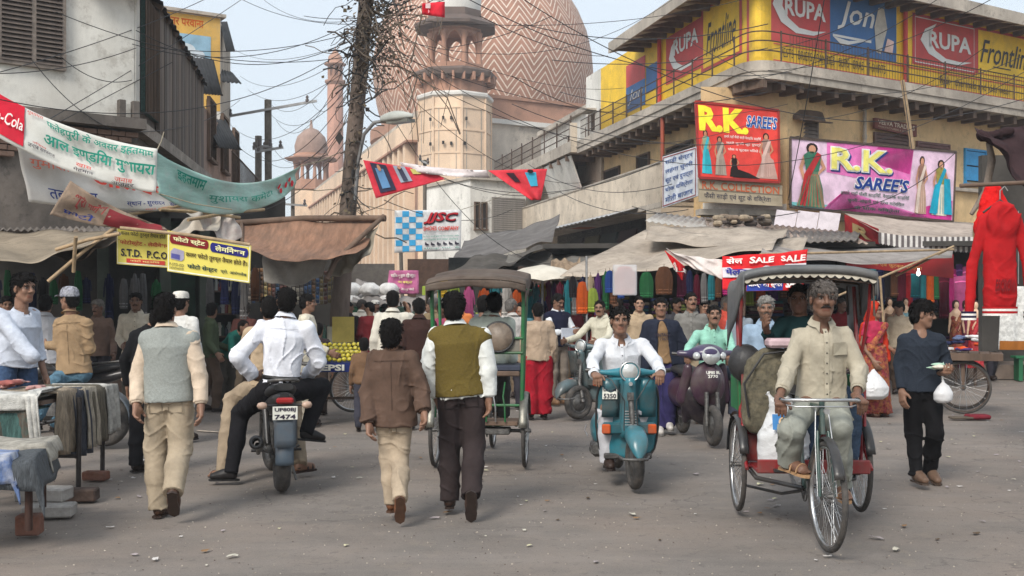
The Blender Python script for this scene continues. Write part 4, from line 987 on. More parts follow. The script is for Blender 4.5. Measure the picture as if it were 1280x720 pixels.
for px in(985,1079):
 t=FR.tz(px,150,-.9)[0];mb=MB();mb.cyl(FR.p(t,3.8,-.85),FR.p(t,6.85,-.85),.05,8,conc)
 for z in(4.6,5.9):mb.lathe([(.065,0),(.065,.1)],FR.p(t,z,-.85),n=8,m=conc)
 mb.build('drain_pipe',parent=RB,world=True)
t,z=FR.tz(1206,240,-.95);mb=MB();FR.box(mb,t-1.2,t+2,z,z+.1,-.95,-.8,conc);mb.build('ledge',parent=RB,world=True)
for px0,px1,za,zb,kd in((798,812,5.75,6.3,'bars'),(757,775,5.2,6.2,'bars'),(835,866,4.6,6.2,'bars')):
 win(FL,px1,px0,za,zb,-1.0,RB,kd)
t=FL.tz(826,200,-.05)[0];mb=MB();mb.cyl(FL.p(t,4.3,-.1),FL.p(t,6.86,-.1),.06,8,brd);mb.build('column',parent=RB,world=True)
mb=MB();t0_,t1_=FL.tz(868,200,-.05)[0],FL.tz(829,200,-.05)[0]
for t in np.arange(t0_,t1_,.12):mb.cyl(FL.p(t,5.0,-.05),FL.p(t,5.75,-.05),.01,5,iron)
mb.tube([FL.p(t0_,5.75,-.05),FL.p(t1_,5.75,-.05)],.02,6,iron);mb.build('balcony_grille',parent=RB,world=True)
win(CHF,0,0,2.7,3.62,0,RB,'shutter','shutter',mat('ribbed_shutter',(.3,.26,.24),.6,.2,5,.1),t_=(.15,LW-.15));mb=MB();CHF.box(mb,.05,LW-.05,3.86,4.02,0.0,.08,wwash);mb.build('shutter_header',parent=RB,world=True)
mb=MB();FL.box(mb,12.5,14.2,7.3,9.6,-2,-.4,wwash);mb.build('stair_tower',parent=RB,world=True)
mb=MB();FL.box(mb,13.0,13.9,8.25,8.32,-.4,-.05,conc);FL.box(mb,13.2,13.6,7.6,8.2,-.4,-.39,dark);mb.build('hood',parent=RB,world=True)
def rk_red(s):
 y_,w2,b2=cm((240,225,60),'print'),cm((240,240,235),'print'),cm((25,80,160),'print');skn=cm((190,130,100),'print');hk=cm((30,20,18),'print')
 s.text('R.K.',.03,.62,.63,.96,y_,bold=.05);s.text("SAREE'S",.6,.72,.985,.9,w2,bold=.07,shear=.2,lay=3);s.text("SAREE'S",.605,.725,.98,.895,b2,bold=.025,shear=.2,lay=5)
 for i,tx_ in enumerate(('हमारे यहाँ फैंसी साड़ी वैवाहिक साड़ियाँ','लहंगे चुनरी सूट दुपट्टे','थोक व फुटकर मिलते हैं')):s.text(tx_,.33+.02*i,.55-.085*i,.78,.6-.085*i,w2)
 s.lady(.1,.06,.15,.58,skn,cm((150,160,130),'print'),cm((40,160,175),'print'),hk,cm((60,175,190),'print'))
 s.lady(.27,.05,.17,.52,skn,cm((120,110,105),'print'),cm((150,135,125),'print'),hk,cm((175,160,145),'print'))
 s.lady(.44,.04,.14,.3,skn,hk,hk,hk);s.poly([(.42,.03),(.76,.03),(.62,.1),(.5,.14),(.42,.12)],hk,4)
 s.lady(.84,.05,.2,.62,skn,cm((150,120,110),'print'),cm((175,140,130),'print'),hk,cm((200,170,160),'print'));s.poly([(.7,.04),(.98,.04),(.93,.3),(.82,.4)],cm((180,145,135),'print'),3)
Yq=26.6
board('signboard',"red R.K. Saree's signboard with yellow capitals and printed ladies, above the shutters",P(874,222,Yq),P(974,228,Yq+.3),P(973,138,Yq+.3),P(869,127,Yq),cm((212,66,58),'print'),.06,printf=rk_red,frame=cm((150,40,35),'paint'))
def rk_col(s):
 s.rect(0,.5,1,.56,cm((120,110,95),'print'),1);s.text('R.K. COLLECTION',.04,.56,.96,.92,cm((190,95,60),'print'),bold=.015)
 s.text('फैंसी साड़ी एवं सूट के विक्रेता',.06,.1,.86,.44,cm((60,60,75),'print'))
board('signboard','faded cream R.K. Collection board with orange lettering below the red signboard',P(874,252,Yq+.1),P(978,258,Yq+.4),P(978,232,Yq+.4),P(873,223,Yq+.1),cm((165,152,130),'paint'),.05,printf=rk_col)
def veeva(s):s.text('VEEVA TRADERS',.06,.45,.94,.85,cm((215,200,180),'print'),bold=.015);s.text('MANUFACTURERS & SUPPLIERS',.06,.15,.9,.32,cm((190,170,150),'print'))
q=lambda px,py,o=-.75:(lambda tz_:FR.p(tz_[0],tz_[1],o))(FR.tz(px,py,o))
board('signboard','small maroon Veeva Traders board with pale lettering over a first floor door',q(1094,160),q(1146,171),q(1146,156),q(1094,147),cm((110,55,45),'paint'),.08,printf=veeva)
def rk_pink(s):
 pk,mg,w2=cm((236,125,192),'print'),cm((215,60,150),'print'),cm((245,242,240),'print');b2=cm((25,60,140),'print');y_=cm((250,240,130),'print');gr=cm((20,90,70),'print');hk=cm((40,20,20),'print');skn=cm((205,150,120),'print')
 for i in range(12):
  a=i/12;s.poly([(.18+.05*a,.02),(.2+.6*a,.0),(.27+.68*a,.0),(.3+.02*a,.3)],pk if i%2 else mg,1)
 s.poly([(.2,.55),(.7,.42),(.72,.98),(.2,.98)],pk,1);s.poly([(.45,.75),(.7,.62),(.72,.98),(.5,.98)],mg,1);s.rect(.0,.0,.8,.08,cm((120,190,190),'print'),1)
 s.poly([(.7,.0),(.99,.0),(.99,.3),(.78,.16)],mg,1)
 for t_,u0,u1,v0,v1 in(('R.K.',.215,.59,.58,.93),):s.text(t_,u0+.008,v0-.02,u1+.008,v1-.02,b2,bold=.07,lay=3);s.text(t_,u0,v0,u1,v1,w2,bold=.06,lay=5);s.text(t_,u0+.006,v0+.02,u1-.006,v1-.02,y_,bold=.02,lay=7)
 s.text("SAREE'S",.355,.34,.7,.54,w2,bold=.08,shear=.25,lay=3);s.text("SAREE'S",.36,.345,.695,.535,b2,bold=.03,shear=.25,lay=5)
 for i,tx_ in enumerate(('हमारे यहाँ फैंसी साड़ियाँ, वैवाहिक साड़ियाँ','चुनरी-ओढ़नी एवं ड्रेस मटेरियल','के थोक विक्रेता')):s.text(tx_,.28+.04*i,.24-.1*i,.7-.03*i,.31-.1*i,gr,lay=4,bold=.01)
 s.lady(.115,.03,.17,.92,skn,cm((60,120,95),'print'),cm((95,125,100),'print'),hk,cm((190,45,50),'print'));s.poly([(.03,.03),(.19,.03),(.15,.5),(.085,.5)],cm((150,125,95),'print'),4)
 for i in range(7):s.poly([(.035+.021*i,.03),(.045+.021*i,.03),(.1+.006*i,.48),(.097+.006*i,.48)],cm((80,130,100),'print'),5)
 s.lady(.775,.07,.09,.83,skn,cm((150,110,95),'print'),cm((185,150,130),'print'),hk,cm((225,205,190),'print'))
 s.lady(.9,.07,.12,.8,skn,cm((160,150,70),'print'),cm((235,225,200),'print'),hk,cm((15,160,190),'print'));s.poly([(.93,.09),(.985,.09),(.96,.6),(.92,.6)],cm((15,165,195),'print'),6);s.poly([(.83,.09),(.88,.09),(.9,.55),(.86,.5)],cm((15,165,195),'print'),6)
q=lambda px,py,o=-.15:(lambda tz_:FR.p(tz_[0],tz_[1],o))(FR.tz(px,py,o))
board('banner',"pink and white R.K. Saree's banner with printed bride at its left end",q(988,259),q(1191,277),q(1195,190),q(988,172),cm((238,205,226),'print'),.03,'banner',printf=rk_pink,frame=iron,eps=.006)
def bluetxt(s):
 b2=cm((60,90,150),'print');s.frame(.02,.02,.98,.98,.02,cm((150,80,80),'print'))
 for i in range(5):s.text(('साड़ी सेन्टर','लहंगा चुनरी','सूट एवं दुपट्टा','थोक विक्रेता','मोती बाजार')[i],.1,.8-.18*i,.9,.93-.18*i,b2,bold=.01)
q2=lambda px,py,o=.12:(lambda tz_:FL.p(tz_[0],tz_[1],o))(FL.tz(px,py,o))
board('signboard','white hoarding with blue hindi lettering on the left wing balcony',P(828,260,29.6),P(871,245,27.4),P(871,183,27.4),P(828,196,29.6),cm((205,210,218),'print'),.05,printf=bluetxt)
NB=empty('terrace_house',(1.5,44,0),'pale plastered house with railed balcony left of the corner building','building')
mb=MB();FL.box(mb,14.3,27,6.95,7.35,-3,.15,conc);mb.build('balcony_slab',parent=NB,world=True)
mb=MB();FL.box(mb,14.3,27,0,6.94,-6,-1.0,pale);FL.box(mb,14.25,27,7.35,9.4,-5.5,-2.2,wwash);mb.build('wall',parent=NB,world=True)
mb=MB();FL.box(mb,14.25,27,9.4,9.6,-5.6,-2.0,conc);mb.build('parapet',parent=NB,world=True)
mb=MB();FL.box(mb,14.3,14.5,6.95,8.0,-.1,.12,pale);FL.box(mb,14.3,27,4.4,5.4,-.6,-.1,pale);mb.build('parapet',parent=NB,world=True)
for z in(7.6,7.85,8.15):
 mb=MB();mb.tube([FL.p(14.5,z,.05),FL.p(27,z,.05)],.022,6,iron);mb.build('rail',parent=NB,world=True)
mb=MB()
for t in np.arange(14.6,27,.16):mb.cyl(FL.p(t,7.35,.05),FL.p(t,8.15,.05),.009,4,iron)
for t in np.arange(14.6,27,1.8):mb.cyl(FL.p(t,7.35,.05),FL.p(t,8.3,.05),.03,6,iron)
mb.build('baluster',parent=NB,world=True,kind='stuff')
for t in np.arange(15,27,1.1):
 mb=MB();FL.box(mb,t,t+.14,6.72,6.94,-1,.1,wood);mb.build('joist',parent=NB,world=True)
mb=MB();A,B=FL.p(14.7,6.9,0),FL.p(19,6.9,0);mb.grid(quadfn(FL.p(14.9,5.1,-.7),FL.p(19.5,5.4,-.7),B,A),1,1,wwash,.05,smooth=False);mb.build('asbestos_sheet',parent=NB,world=True)
mb=MB();FL.box(mb,14.4,15.6,4.3,5.6,-.9,-.2,cm((170,90,65),'paint'));mb.build('brick_pier',parent=NB,world=True)
for ta in(16.5,19,21.5):win(FL,0,0,7.7,8.7,-2.2,NB,'bars',t_=(ta,ta+.8))
WH=empty('shutter_house',P(620,378,47),'whitewashed house with a grey roller shutter behind the lane awnings','building')
HF=Fac(P(588,0,46).xy,(P(662,0,47.5)-P(588,0,46)).xy);zf=lambda y:zof(y,46.5)
mb=MB();HF.box(mb,0,2.7,0,zf(226),-4,0,wwash);mb.build('wall',parent=WH,world=True)
mb=MB();HF.box(mb,-.1,2.8,zf(226),zf(222),-4,.2,conc);mb.build('parapet',parent=WH,world=True)
_,a,b=win(HF,616,654,zf(300),zf(248),0,WH,'shutter','shutter',m=mat('grey_shutter',(.25,.23,.21),.6,.15,6,.1))
for px in(594,603):win(HF,px,px+4,zf(285),zf(255),0,WH,'bars')
# old house on the left
def cyl_between(mb,a,b,r,m,n=6):mb.cyl(a,b,r,n,m)
lime=mat('flaking_limewash',(.74,.72,.66),.9,.16,.9,.3,10,streak=.5,dirt=(.36,.32,.27));grime=mat('blackened_plaster',(.14,.12,.105),.95,.3,2,.5,10,streak=.5,dirt=(.05,.045,.04))
brickm=mat('old_brick',(.2,.12,.085),.9,.3,6,.4,30,dirt=(.1,.08,.07));blk=mat('black_tin',(.035,.033,.033),.6,.3,5,.2,metal=.2)
HX=Fac((-5.5,16.3),(.768,.64));HR=Fac((-5.5,16.3),(-.124,.992));HR.n=Vector((.992,.124))
LH=empty('old_house',(-6.5,17,0),'flaking whitewashed upper house on the left with louvred window and plank side wall','building')
mb=MB();HX.box(mb,-4,0,4.25,6.7,-3,0,lime);mb.build('wall',parent=LH,world=True)
mb=MB();HX.box(mb,-4,0,6.7,6.85,-3,.25,wood);mb.build('eave',parent=LH,world=True)
a=HX.tz(4,40)[0];b=HX.tz(76,40)[0];zb=HX.tz(40,80)[1];mid=(a+b)/2
w_=MB();HX.box(w_,a-.1,b,zb,6.65,-.02,.012,dark);W=w_.build('window',parent=LH,world=True)
f=MB();fm=mat('bleached_wood',(.2,.165,.14),.85,.3,5,.4,20)
for q in((a-.1,a-.04,zb,6.7),(b,b+.05,zb-.05,6.7),(mid-.03,mid+.03,zb,6.7),(a-.1,b,zb-.05,zb)):HX.box(f,q[0],q[1],q[2],q[3],.013,.075,fm)
f.build('frame',parent=W).location=-parent_world(W)
louv=mat('louvre_wood',(.1,.078,.066),.85,.35,5,.4,20)
shutter_slats(HX,a-.04,mid-.03,zb,6.6,.05,louv,W,.06,tilt=.04);shutter_slats(HX,mid+.03,b,zb,6.6,.05,louv,W,.06,tilt=.04)
mb=MB();HX.box(mb,-4,.1,4.1,4.25,-.5,.22,grime);mb.build('ledge',parent=LH,world=True)
for i in range(2):
 px=147+i*17;t=HX.tz(px,140)[0];mb=MB();HX.box(mb,t-.05,t+.05,4.25,4.5,.1,.2,grime,.01);mb.build('peg',parent=LH,world=True)
mb=MB();HX.box(mb,-4,.1,2.6,4.1,-1.5,-.12,grime);HR.box(mb,.0,7.5,3.3,4.28,-3,-.1,grime);mb.build('wall',parent=LH,world=True)
bm=MB();bm.box((0,0,0),(.19,.1,.07),brickm,bev=.006);bo=bm.build('brick',parent=LH);bang=math.atan2(.64,.768);first=True;rb=random.Random(5)
for row in range(6):
 for i in range(12):
  t=-2.35+i*.2+(.1 if row%2 else 0);z=3.62+row*.082
  if rb.random()<.12:continue
  p=HX.p(t,z,-.06+.02*rb.random()+.012*row)
  if first:bo.location=p-RB.location*0-LH.location;bo.rotation_euler=(0,0,bang);first=False
  else:rep(bo,p,bang+rb.uniform(-.05,.05),LH)
aR_=math.atan2(.992,-.124)
mb=MB();HR.box(mb,.0,6.5,4.3,6.1,-3,-.06,grime);mb.build('side_wall',parent=LH,world=True)
mb=MB();HR.box(mb,.02,.3,4.28,6.5,-.5,.02,lime);mb.build('corner_plaster',parent=LH,world=True)
t0=HR.tz(180,100)[0];t1=HR.tz(197,100)[0]
mb=MB();HR.box(mb,t0,t1,4.5,6.25,-.05,.02,mat('green_mesh_screen',(.045,.09,.08),.8,.3,30,.4));mb.build('mesh_screen',parent=LH,world=True)
mb=MB()
for t in np.arange(t0,t1,.12):mb.cyl(HR.p(t,4.5,.03),HR.p(t,6.25,.03),.012,4,wood)
mb.build('screen_bars',parent=LH,world=True,kind='stuff')
plm=[mat('plank_%d'%i,c,.85,.35,3,.5,14,stretch=(1,1,.12))for i,c in enumerate(((.12,.095,.08),(.16,.125,.1),(.09,.07,.06),(.14,.12,.105)))]
for i,t in enumerate(np.arange(t1+.05,6.5,.2)):
 mb=MB();HR.box(mb,t,t+.18,4.32-.03*rb.random(),6.52-.07*t,-.04,.02+.02*rb.random(),plm[i%4]);mb.build('plank',parent=LH,world=True)
mb=MB();HR.box(mb,.1,7.6,4.12,4.3,-.4,.06,mat('worn_plaster',(.33,.29,.25),.9,.25,2,.4,streak=.5));mb.build('sill_band',parent=LH,world=True)
def tinsheet(name,A,B,C_,D,m,parent=None,n=14,amp=.02,**kw):
 f_=quadfn(A,B,C_,D);N=(B-A).cross(D-A).normalized()
 mb=MB();mb.grid(lambda u,v:f_(u,v)+N*amp*sin(u*n*2*pi),n*4,2,m,.012)
 return mb.build(name,parent=parent,world=parent is not None,**kw)
tinsheet('roof_sheet',HR.p(0,6.5,.12),HR.p(6.6,6.02,.12),HR.p(6.6,6.5,-.8),HR.p(0,6.9,-.8),blk,LH,22)
tinsheet('roof_sheet',HX.p(-.9,6.12,.35),HX.p(.35,6.05,.35),HX.p(.35,6.5,-1.2),HX.p(-.9,6.6,-1.2),mat('brown_tin',(.2,.12,.09),.6,.25,4,.2),LH,8)
for t in np.arange(.3,6.5,.7):
 mb=MB();mb.bar(HR.p(t,6.44-.07*t,.1),HR.p(t,6.55-.07*t,-.1),.05,.07,wood);mb.build('rafter',parent=LH,world=True)
LH2=empty('lane_house',(-7.6,28,0),'narrow pinkish house beyond the plank wall with black tin window hoods','building')
pinkw=mat('pink_plaster',(.42,.28,.22),.9,.2,1.5,.3,streak=.6,dirt=(.2,.16,.14))
mb=MB();HR.box(mb,6.62,14,0,5.75,-3,-.1,pinkw);mb.build('wall',parent=LH2,world=True)
for q_ in((P(243,116,23),P(278,119,24.5),P(267,74,25),P(228,70,24)),(P(273,184,24.5),P(302,187,26),P(282,150,26.5),P(255,148,25.5))):
 tinsheet('window_hood',*q_,blk,LH2,9)
 for a_,b_ in((q_[0],q_[3]),(q_[1],q_[2])):
  mb=MB();mb.cyl(a_,b_-Vector((0,0,.6)),.02,5,iron);mb.build('hood_stay',parent=LH2,world=True)
for ta in(8,10.2,12.4):win(HR,0,0,4.8,6.0,-.1,LH2,'bars',t_=(ta,ta+.9))
mb=MB();HR.box(mb,7.7,14,3.9,4.05,-.1,.5,conc)
for t in np.arange(7.8,14,.25):mb.cyl(HR.p(t,4.05,.45),HR.p(t,4.85,.45),.012,4,iron)
mb.tube([HR.p(7.8,4.85,.45),HR.p(14,4.85,.45)],.02,5,iron);mb.build('balcony',parent=LH2,world=True)
YB=empty('advert_block',P(240,378,31),'tall block with a faded yellow painted wall advertisement and blue picture','building')
YF=Fac(P(190,0,30).xy,(P(275,0,31)-P(190,0,30)).xy);YL=(P(275,0,31)-P(190,0,30)).length;zy=lambda y:zof(y,30.7)
mb=MB();YF.box(mb,0,YL,0,zy(19),-4,0,wwash);mb.build('wall',parent=YB,world=True)
mb=MB();YF.box(mb,-.1,YL+.12,zy(19),zy(15),-4.1,.12,conc);mb.build('parapet',parent=YB,world=True)
fy=mat('faded_yellow_paint',(.68,.4,.08),.8,.14,1.5,.1,streak=.4,dirt=(.5,.38,.2))
s=Sheet(lambda u,v:YF.p(YL*(.16+.83*u),zy(137)+(zy(20)-zy(137))*v,0),.01)
s.rect(0,0,1,1,fy);s.rect(.1,.36,.83,.79,cm((140,175,195),'paint'),2);s.poly([(.1,.4),(.3,.48),(.5,.42),(.7,.5),(.83,.44),(.83,.36),(.1,.36)],cm((205,210,210),'paint'),3);s.disc(.4,.62,.16,.07,cm((200,210,215),'paint'),3);s.disc(.6,.58,.12,.05,cm((195,205,212),'paint'),4)
s.text('त्र परवाना',.12,.84,.7,.95,cm((190,90,30),'print'),bold=.02,lay=2);s.build('painted_advert',YB)
mb=MB();SF=Fac(P(275,0,31).xy,(P(291,0,35)-P(275,0,31)).xy);SF.n=Vector((SF.d.y,-SF.d.x));SL=4.
mb=MB();SF.box(mb,.02,3.2,0,zy(22),-1,.0,greyp);mb.build('side_wall',parent=YB,world=True)
tinsheet('window_hood',P(276,102,30.4),P(302,104,31.4),P(290,90,32.2),P(274,86,31.4),blk,YB,5)
tinsheet('window_hood',P(283,64,30.6),P(294,64,31.6),P(284,27,32.2),P(274,27,31.4),blk,YB,5)
SR=empty('shop_row',(-6.5,19,0),'row of dark open shop fronts under the left houses','building')
inn=mat('shade_dark_interior',(.05,.045,.04),.95,.3,2,.3);grn=mat('green_painted_door',(.02,.07,.035),.6,.25,3,.2,streak=.4)  # near-black interior colour stands for the shade inside the open shops
BF=Fac(P(-60,0,19.5).xy,(P(345,0,21.5)-P(-60,0,19.5)).xy);BL_=(P(345,0,21.5)-P(-60,0,19.5)).length
tb_=lambda px:BF.tz(px,400)[0]
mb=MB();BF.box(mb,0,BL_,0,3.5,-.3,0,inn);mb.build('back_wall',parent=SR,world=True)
mb=MB();BF.box(mb,0,BL_,0,.42,0,1.7,mat('shop_plinth',(.16,.11,.085),.9,.25,2,.4));mb.build('plinth',parent=SR,world=True)
mb=MB();BF.box(mb,tb_(206),tb_(247),.42,3.2,.02,.1,grn);mb.build('door',parent=SR,world=True)
for px in(128,203,250,330):
 mb=MB();t=tb_(px);BF.box(mb,t-.09,t+.09,.42,3.4,.0,.9,mat('green_grey_post',(.05,.06,.045),.8,.3,3,.3));mb.build('pier',parent=SR,world=True)
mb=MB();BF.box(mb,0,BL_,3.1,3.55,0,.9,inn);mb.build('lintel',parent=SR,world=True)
for i in range(4):
 z=.95+i*.42;mb=MB();BF.box(mb,tb_(252),tb_(300),z,z+.03,.12,.5,wood);mb.build('shelf',parent=SR,world=True)
gcols=[(170,170,165),(60,30,30),(40,45,60),(150,120,60),(30,60,50),(120,40,40),(200,195,180)]
for i in range(4):
 for j in range(11):
  t=tb_(253)+(tb_(299)-tb_(253))*(j+.5)/11;z=.98+i*.42;c=gcols[(i*3+j*5)%7];hgt=.12+.14*rb.random();g=MB();g.lathe([(.05,0),(.055,hgt*.7),(.03,hgt*.85),(.03,hgt)],BF.p(t,z,.3),n=8,m=cm(c,'plastic'))
  g.build('goods_jar',label='small goods jar on the %s shelf of the shop beside the green door'%('lowest','second','third','top')[i],cat='jar',group='jars on the shop shelves',origin=BF.p(t,z,.3))
  # sagging cloth helper
def cloth(A,B,C_,D,sag=0.,wave=0.,seed=0,ph=0.,nx=24,ny=12,billow=(0,0,-1)):
 """bilinear sheet with sag along u and creases; returns fn(u,v)"""
 f0=quadfn(A,B,C_,D);N=(B-A).cross(D-A).normalized();bl=Vector(billow);r=random.Random(seed);q=[r.uniform(0,6.28)for _ in range(6)]
 return lambda u,v:f0(u,v)+bl*sag*4*u*(1-u)+N*wave*(sin(7*u+3*v+q[0])+.6*sin(13*u-5*v+q[1])+.45*sin(23*u+9*v+q[2])+.35*sin(9*v+q[3]))
def banner(name,label,fn,m,cat='banner',th=.004,nx=48,ny=14,printf=None,eps=.016,group=None,ropes=(),nm='cloth',parent=None):
 c=Vector(fn(.5,.5));root=empty(name,c,label,cat,group)
 mb=MB();mb.grid(fn,nx,ny,m,th);mb.build(nm,None,root,world=True)
 if printf:s_=Sheet(fn,eps);printf(s_);s_.build('print',root)
 for a_,b_ in ropes:mb=MB();mb.tube([a_,(a_+b_)/2-Vector((0,0,.03)),b_],.008,4,cm((150,140,120),'cloth'));mb.build('rope',None,root,world=True)
 return root
def tarp_mat(n_,c,a=.3):return mat(n_,c,.95,.25,1.6,.8,6,streak=.5,dirt=tuple(x*.5 for x in c),spec=.1,distort=1.5)
tgn=cm((30,140,120),'print');rdp=cm((200,70,60),'print');bkp=cm((50,45,60),'print');blp2=cm((40,55,120),'print');wcl=mat('white_banner_cloth',(.62,.62,.58),.85,.1,2,.25,12,streak=.3,dirt=(.42,.4,.36))
def pr_white(s):
 cr_=cm((205,30,55),'print');s.rect(0,.1,.235,1,cr_,1,(8,4));s.text('Coca-Cola',-.0,.38,.225,.68,cm((235,230,225),'print'),bold=.01,shear=.3,lay=3)
 s.text('मुशायरा',.25,.86,.34,.94,rdp,bold=.01);s.text('फतेहपुरी के अवसर इहतमाम',.36,.72,.98,.95,tgn,bold=.018,lay=3);s.text('आल इण्डिया मुशायरा',.35,.3,.99,.7,tgn,bold=.022,lay=3)
 s.text('निज़ाम',.28,.23,.36,.3,rdp,bold=.01);s.text('जनाब सरफराज़',.26,.13,.41,.22,bkp,bold=.01);s.text('खास',.53,.15,.62,.22,rdp,bold=.01);s.text('मेहमान',.52,.05,.63,.13,bkp,bold=.01);s.text('जनाब',.76,.12,.86,.2,rdp,bold=.01);s.text('अज़हर',.74,.03,.87,.11,bkp,bold=.01)
fn=cloth(P(-22,160,12.6),P(195,241,13.0),P(197,186,13.0),P(-22,105,12.6),.12,.018,2)
banner('banner','long white banner, big green hindi words, red patch at its left end',fn,wcl,printf=pr_white,ropes=((P(195,241,13.0),P(290,262,13.4)),(P(197,186,13),P(205,165,16.4))))
def pr_red(s):
 s.text('गुमाशी में',.04,.66,.3,.86,cm((225,130,110),'print'),bold=.01);s.text('आल इण्डिया',.34,.42,.98,.86,rdp,bold=.03,lay=3,skew=-.16);s.text('तबरकात',.1,.1,.34,.3,blp2,bold=.01);s.text('स्थान - सुरसदन   समय - रात 9 बजे',.5,.1,.98,.26,blp2,bold=.02,lay=3);s.text('महर सिंह फर्नीचर आगरा',.6,.01,.95,.08,cm((210,120,110),'print'))
fn=cloth(P(38,252,13.1),P(262,262,14.9),P(262,224,14.9),P(20,182,13.0),.06,.02,5)
banner('banner','lower white cloth banner with red hindi words hanging under the green lettered one',fn,mat('white_banner_cloth_b',(.58,.56,.54),.85,.1,2,.25,12,streak=.3,dirt=(.4,.38,.36)),printf=pr_red)
def pr_green(s):
 s.text('इहतमाम',.1,.55,.26,.85,tgn,bold=.02);s.text('मुशायरा कमेटी',.3,.3,.78,.6,cm((60,150,130),'print'),bold=.01)
 for u_,v_ in((.84,.6),(.86,.35),(.93,.65),(.95,.4),(.9,.5)):s.disc(u_,v_,.012,.13,cm((210,50,60),'print'),2,8)
fn=cloth(P(197,243,13.0),P(368,236,16.5),P(374,208,16.5),P(197,190,13.0),.3,.02,9)
gm=mat('green_white_gauze',(.35,.55,.48),.85,.2,3,.25,12,streak=.5,dirt=(.6,.6,.56),stretch=(.5,.5,3))
banner('banner','thin green and white banner continuing right to the utility pole',fn,gm,printf=pr_green,nx=50,ropes=((P(368,236,16.5),P(422,236,18.6)),(P(374,208,16.5),P(426,190,18.6))))
fn=cloth(P(62,268,12.4),P(214,290,12.9),P(205,284,12.95),P(88,226,12.4),.05,.03,11)
def pr_brown(s):s.text('श्री गणेश',.1,.45,.4,.85,cm((150,60,60),'print'),bold=.02);s.text('फोटो',.06,.08,.34,.34,blp2,bold=.02);s.rect(.42,.1,.95,.8,cm((130,45,50),'print'),1,(8,4))
banner('cloth_sheet','brown and maroon lettered cloth stretched slantwise above the yellow boards',fn,mat('brown_cloth',(.3,.22,.16),.9,.25,3,.4,12,streak=.4),'cloth',printf=pr_brown)
yb=mat('yellow_board',(.8,.68,.12),.55,.05,2,.03,streak=.12,dirt=(.5,.42,.2))
def std(s):
 s.frame(.01,.02,.99,.98,.012,cm((230,225,200),'print'),1,.03);s.text('कलर फोटो तुरन्त तैयार होते हैं',.08,.74,.98,.9,bkp,bold=.01);s.text('फोटोस्टेट - लेमीनेशन',.06,.5,.98,.66,rdp,bold=.02);s.text('S.T.D.  P.C.O.',.08,.22,.98,.42,bkp,bold=.03);s.rect(.18,.06,.9,.17,rdp,2);s.text('फोटो स्टूडियो',.25,.08,.8,.15,cm((240,230,150),'print'),lay=4)
board('signboard','yellow S.T.D. P.C.O. hindi board, left of the photo-state board',P(146,330,12.9),P(213,335,13.0),P(213,289,13.0),P(146,282,12.9),yb,.03,printf=std)
def pst(s):
 s.frame(.01,.02,.99,.98,.01,cm((235,235,215),'print'),1,.03)
 def pill(u0,u1,v0,v1,m):
  n=10;s.poly([(u0+.03+.03*cos(pi/2+pi*k/n),(v0+v1)/2+(v1-v0)/2*sin(pi/2+pi*k/n))for k in range(n+1)]+[(u1-.03+.03*cos(-pi/2+pi*k/n),(v0+v1)/2+(v1-v0)/2*sin(-pi/2+pi*k/n))for k in range(n+1)],m,2)
 pill(.03,.49,.7,.93,cm((130,30,35),'print'));pill(.51,.97,.66,.9,cm((40,40,120),'print'));s.text('फोटो स्टेट',.07,.74,.45,.9,cm((240,235,180),'print'),bold=.03,lay=4);s.text('लेमिनेशन',.57,.7,.93,.86,cm((240,235,180),'print'),bold=.03,lay=4)
 s.poly([(.04,.32),(.17,.3),(.2,.36),(.2,.56),(.08,.6),(.04,.5)],cm((170,165,190),'print'),2);s.poly([(.05,.35),(.15,.33),(.15,.45),(.05,.46)],cm((90,90,160),'print'),3)
 s.text('कलर फोटो तुरन्त तैयार होते हैं।',.22,.4,.96,.58,cm((60,40,30),'print'),bold=.02,lay=3);s.text('फोटो सेन्टर',.24,.12,.6,.28,cm((30,60,60),'print'),bold=.03,lay=3);s.text('प्रो. औरंगजेब',.64,.14,.96,.26,cm((30,60,60),'print'),bold=.02,lay=3);s.text('P-STD-ISD',.03,.16,.2,.23,bkp);s.text('फोटोकॉपी',.03,.08,.2,.14,bkp)
board('signboard','yellow photo-state board with maroon and blue pill lettering and a printed copier',P(209,339,12.7),P(312,354,12.9),P(314,307,12.9),P(209,288,12.7),yb,.03,printf=pst)
tin2=mat('dusty_corrugated_tin',(.17,.15,.135),.8,.3,3,.3,metal=.2,dirt=(.07,.06,.055))
tinsheet('tin_roof',P(-60,285,15.0),P(165,291,15.6),P(140,268,17.8),P(-60,262,17.2),tin2,n=26,label='dusty corrugated tin roof over the leftmost dark shops',cat='roof')
aw1=cloth(P(-70,318,12.2),P(128,303,12.6),P(150,282,15.4),P(-70,278,15.0),.12,.03,21)
banner('awning','worn beige canvas awning sagging over the leftmost shops',aw1,tarp_mat('beige_canvas',(.3,.25,.19)),'awning')
aw2=cloth(P(60,322,13.2),P(150,300,12.9),P(190,283,15.5),P(95,285,15.6),.1,.03,25)
banner('awning','small brown awning cloth beside the yellow boards on a bamboo prop',aw2,tarp_mat('brown_canvas',(.22,.17,.13)),'awning')
fn=cloth(P(232,268,14.2),P(300,300,14.6),P(290,254,15.2),P(262,250,15.0),.05,.05,31)
banner('cloth_sheet','crumpled white and maroon cloth bundled over poles right of the yellow board',fn,mat('crumpled_white_cloth',(.5,.46,.42),.9,.15,4,.5,10,dirt=(.25,.1,.09)),'cloth')
fn=cloth(P(190,300,14.4),P(270,285,14.4),P(283,252,15),P(240,272,15),.05,.04,33)
banner('cloth_sheet','off-white cloth sheet thrown over bamboo behind the photo-state board',fn,mat('offwhite_cloth',(.5,.45,.38),.9,.15,4,.5,10),'cloth')
bam=mat('bamboo',(.34,.24,.14),.7,.25,10,.3)
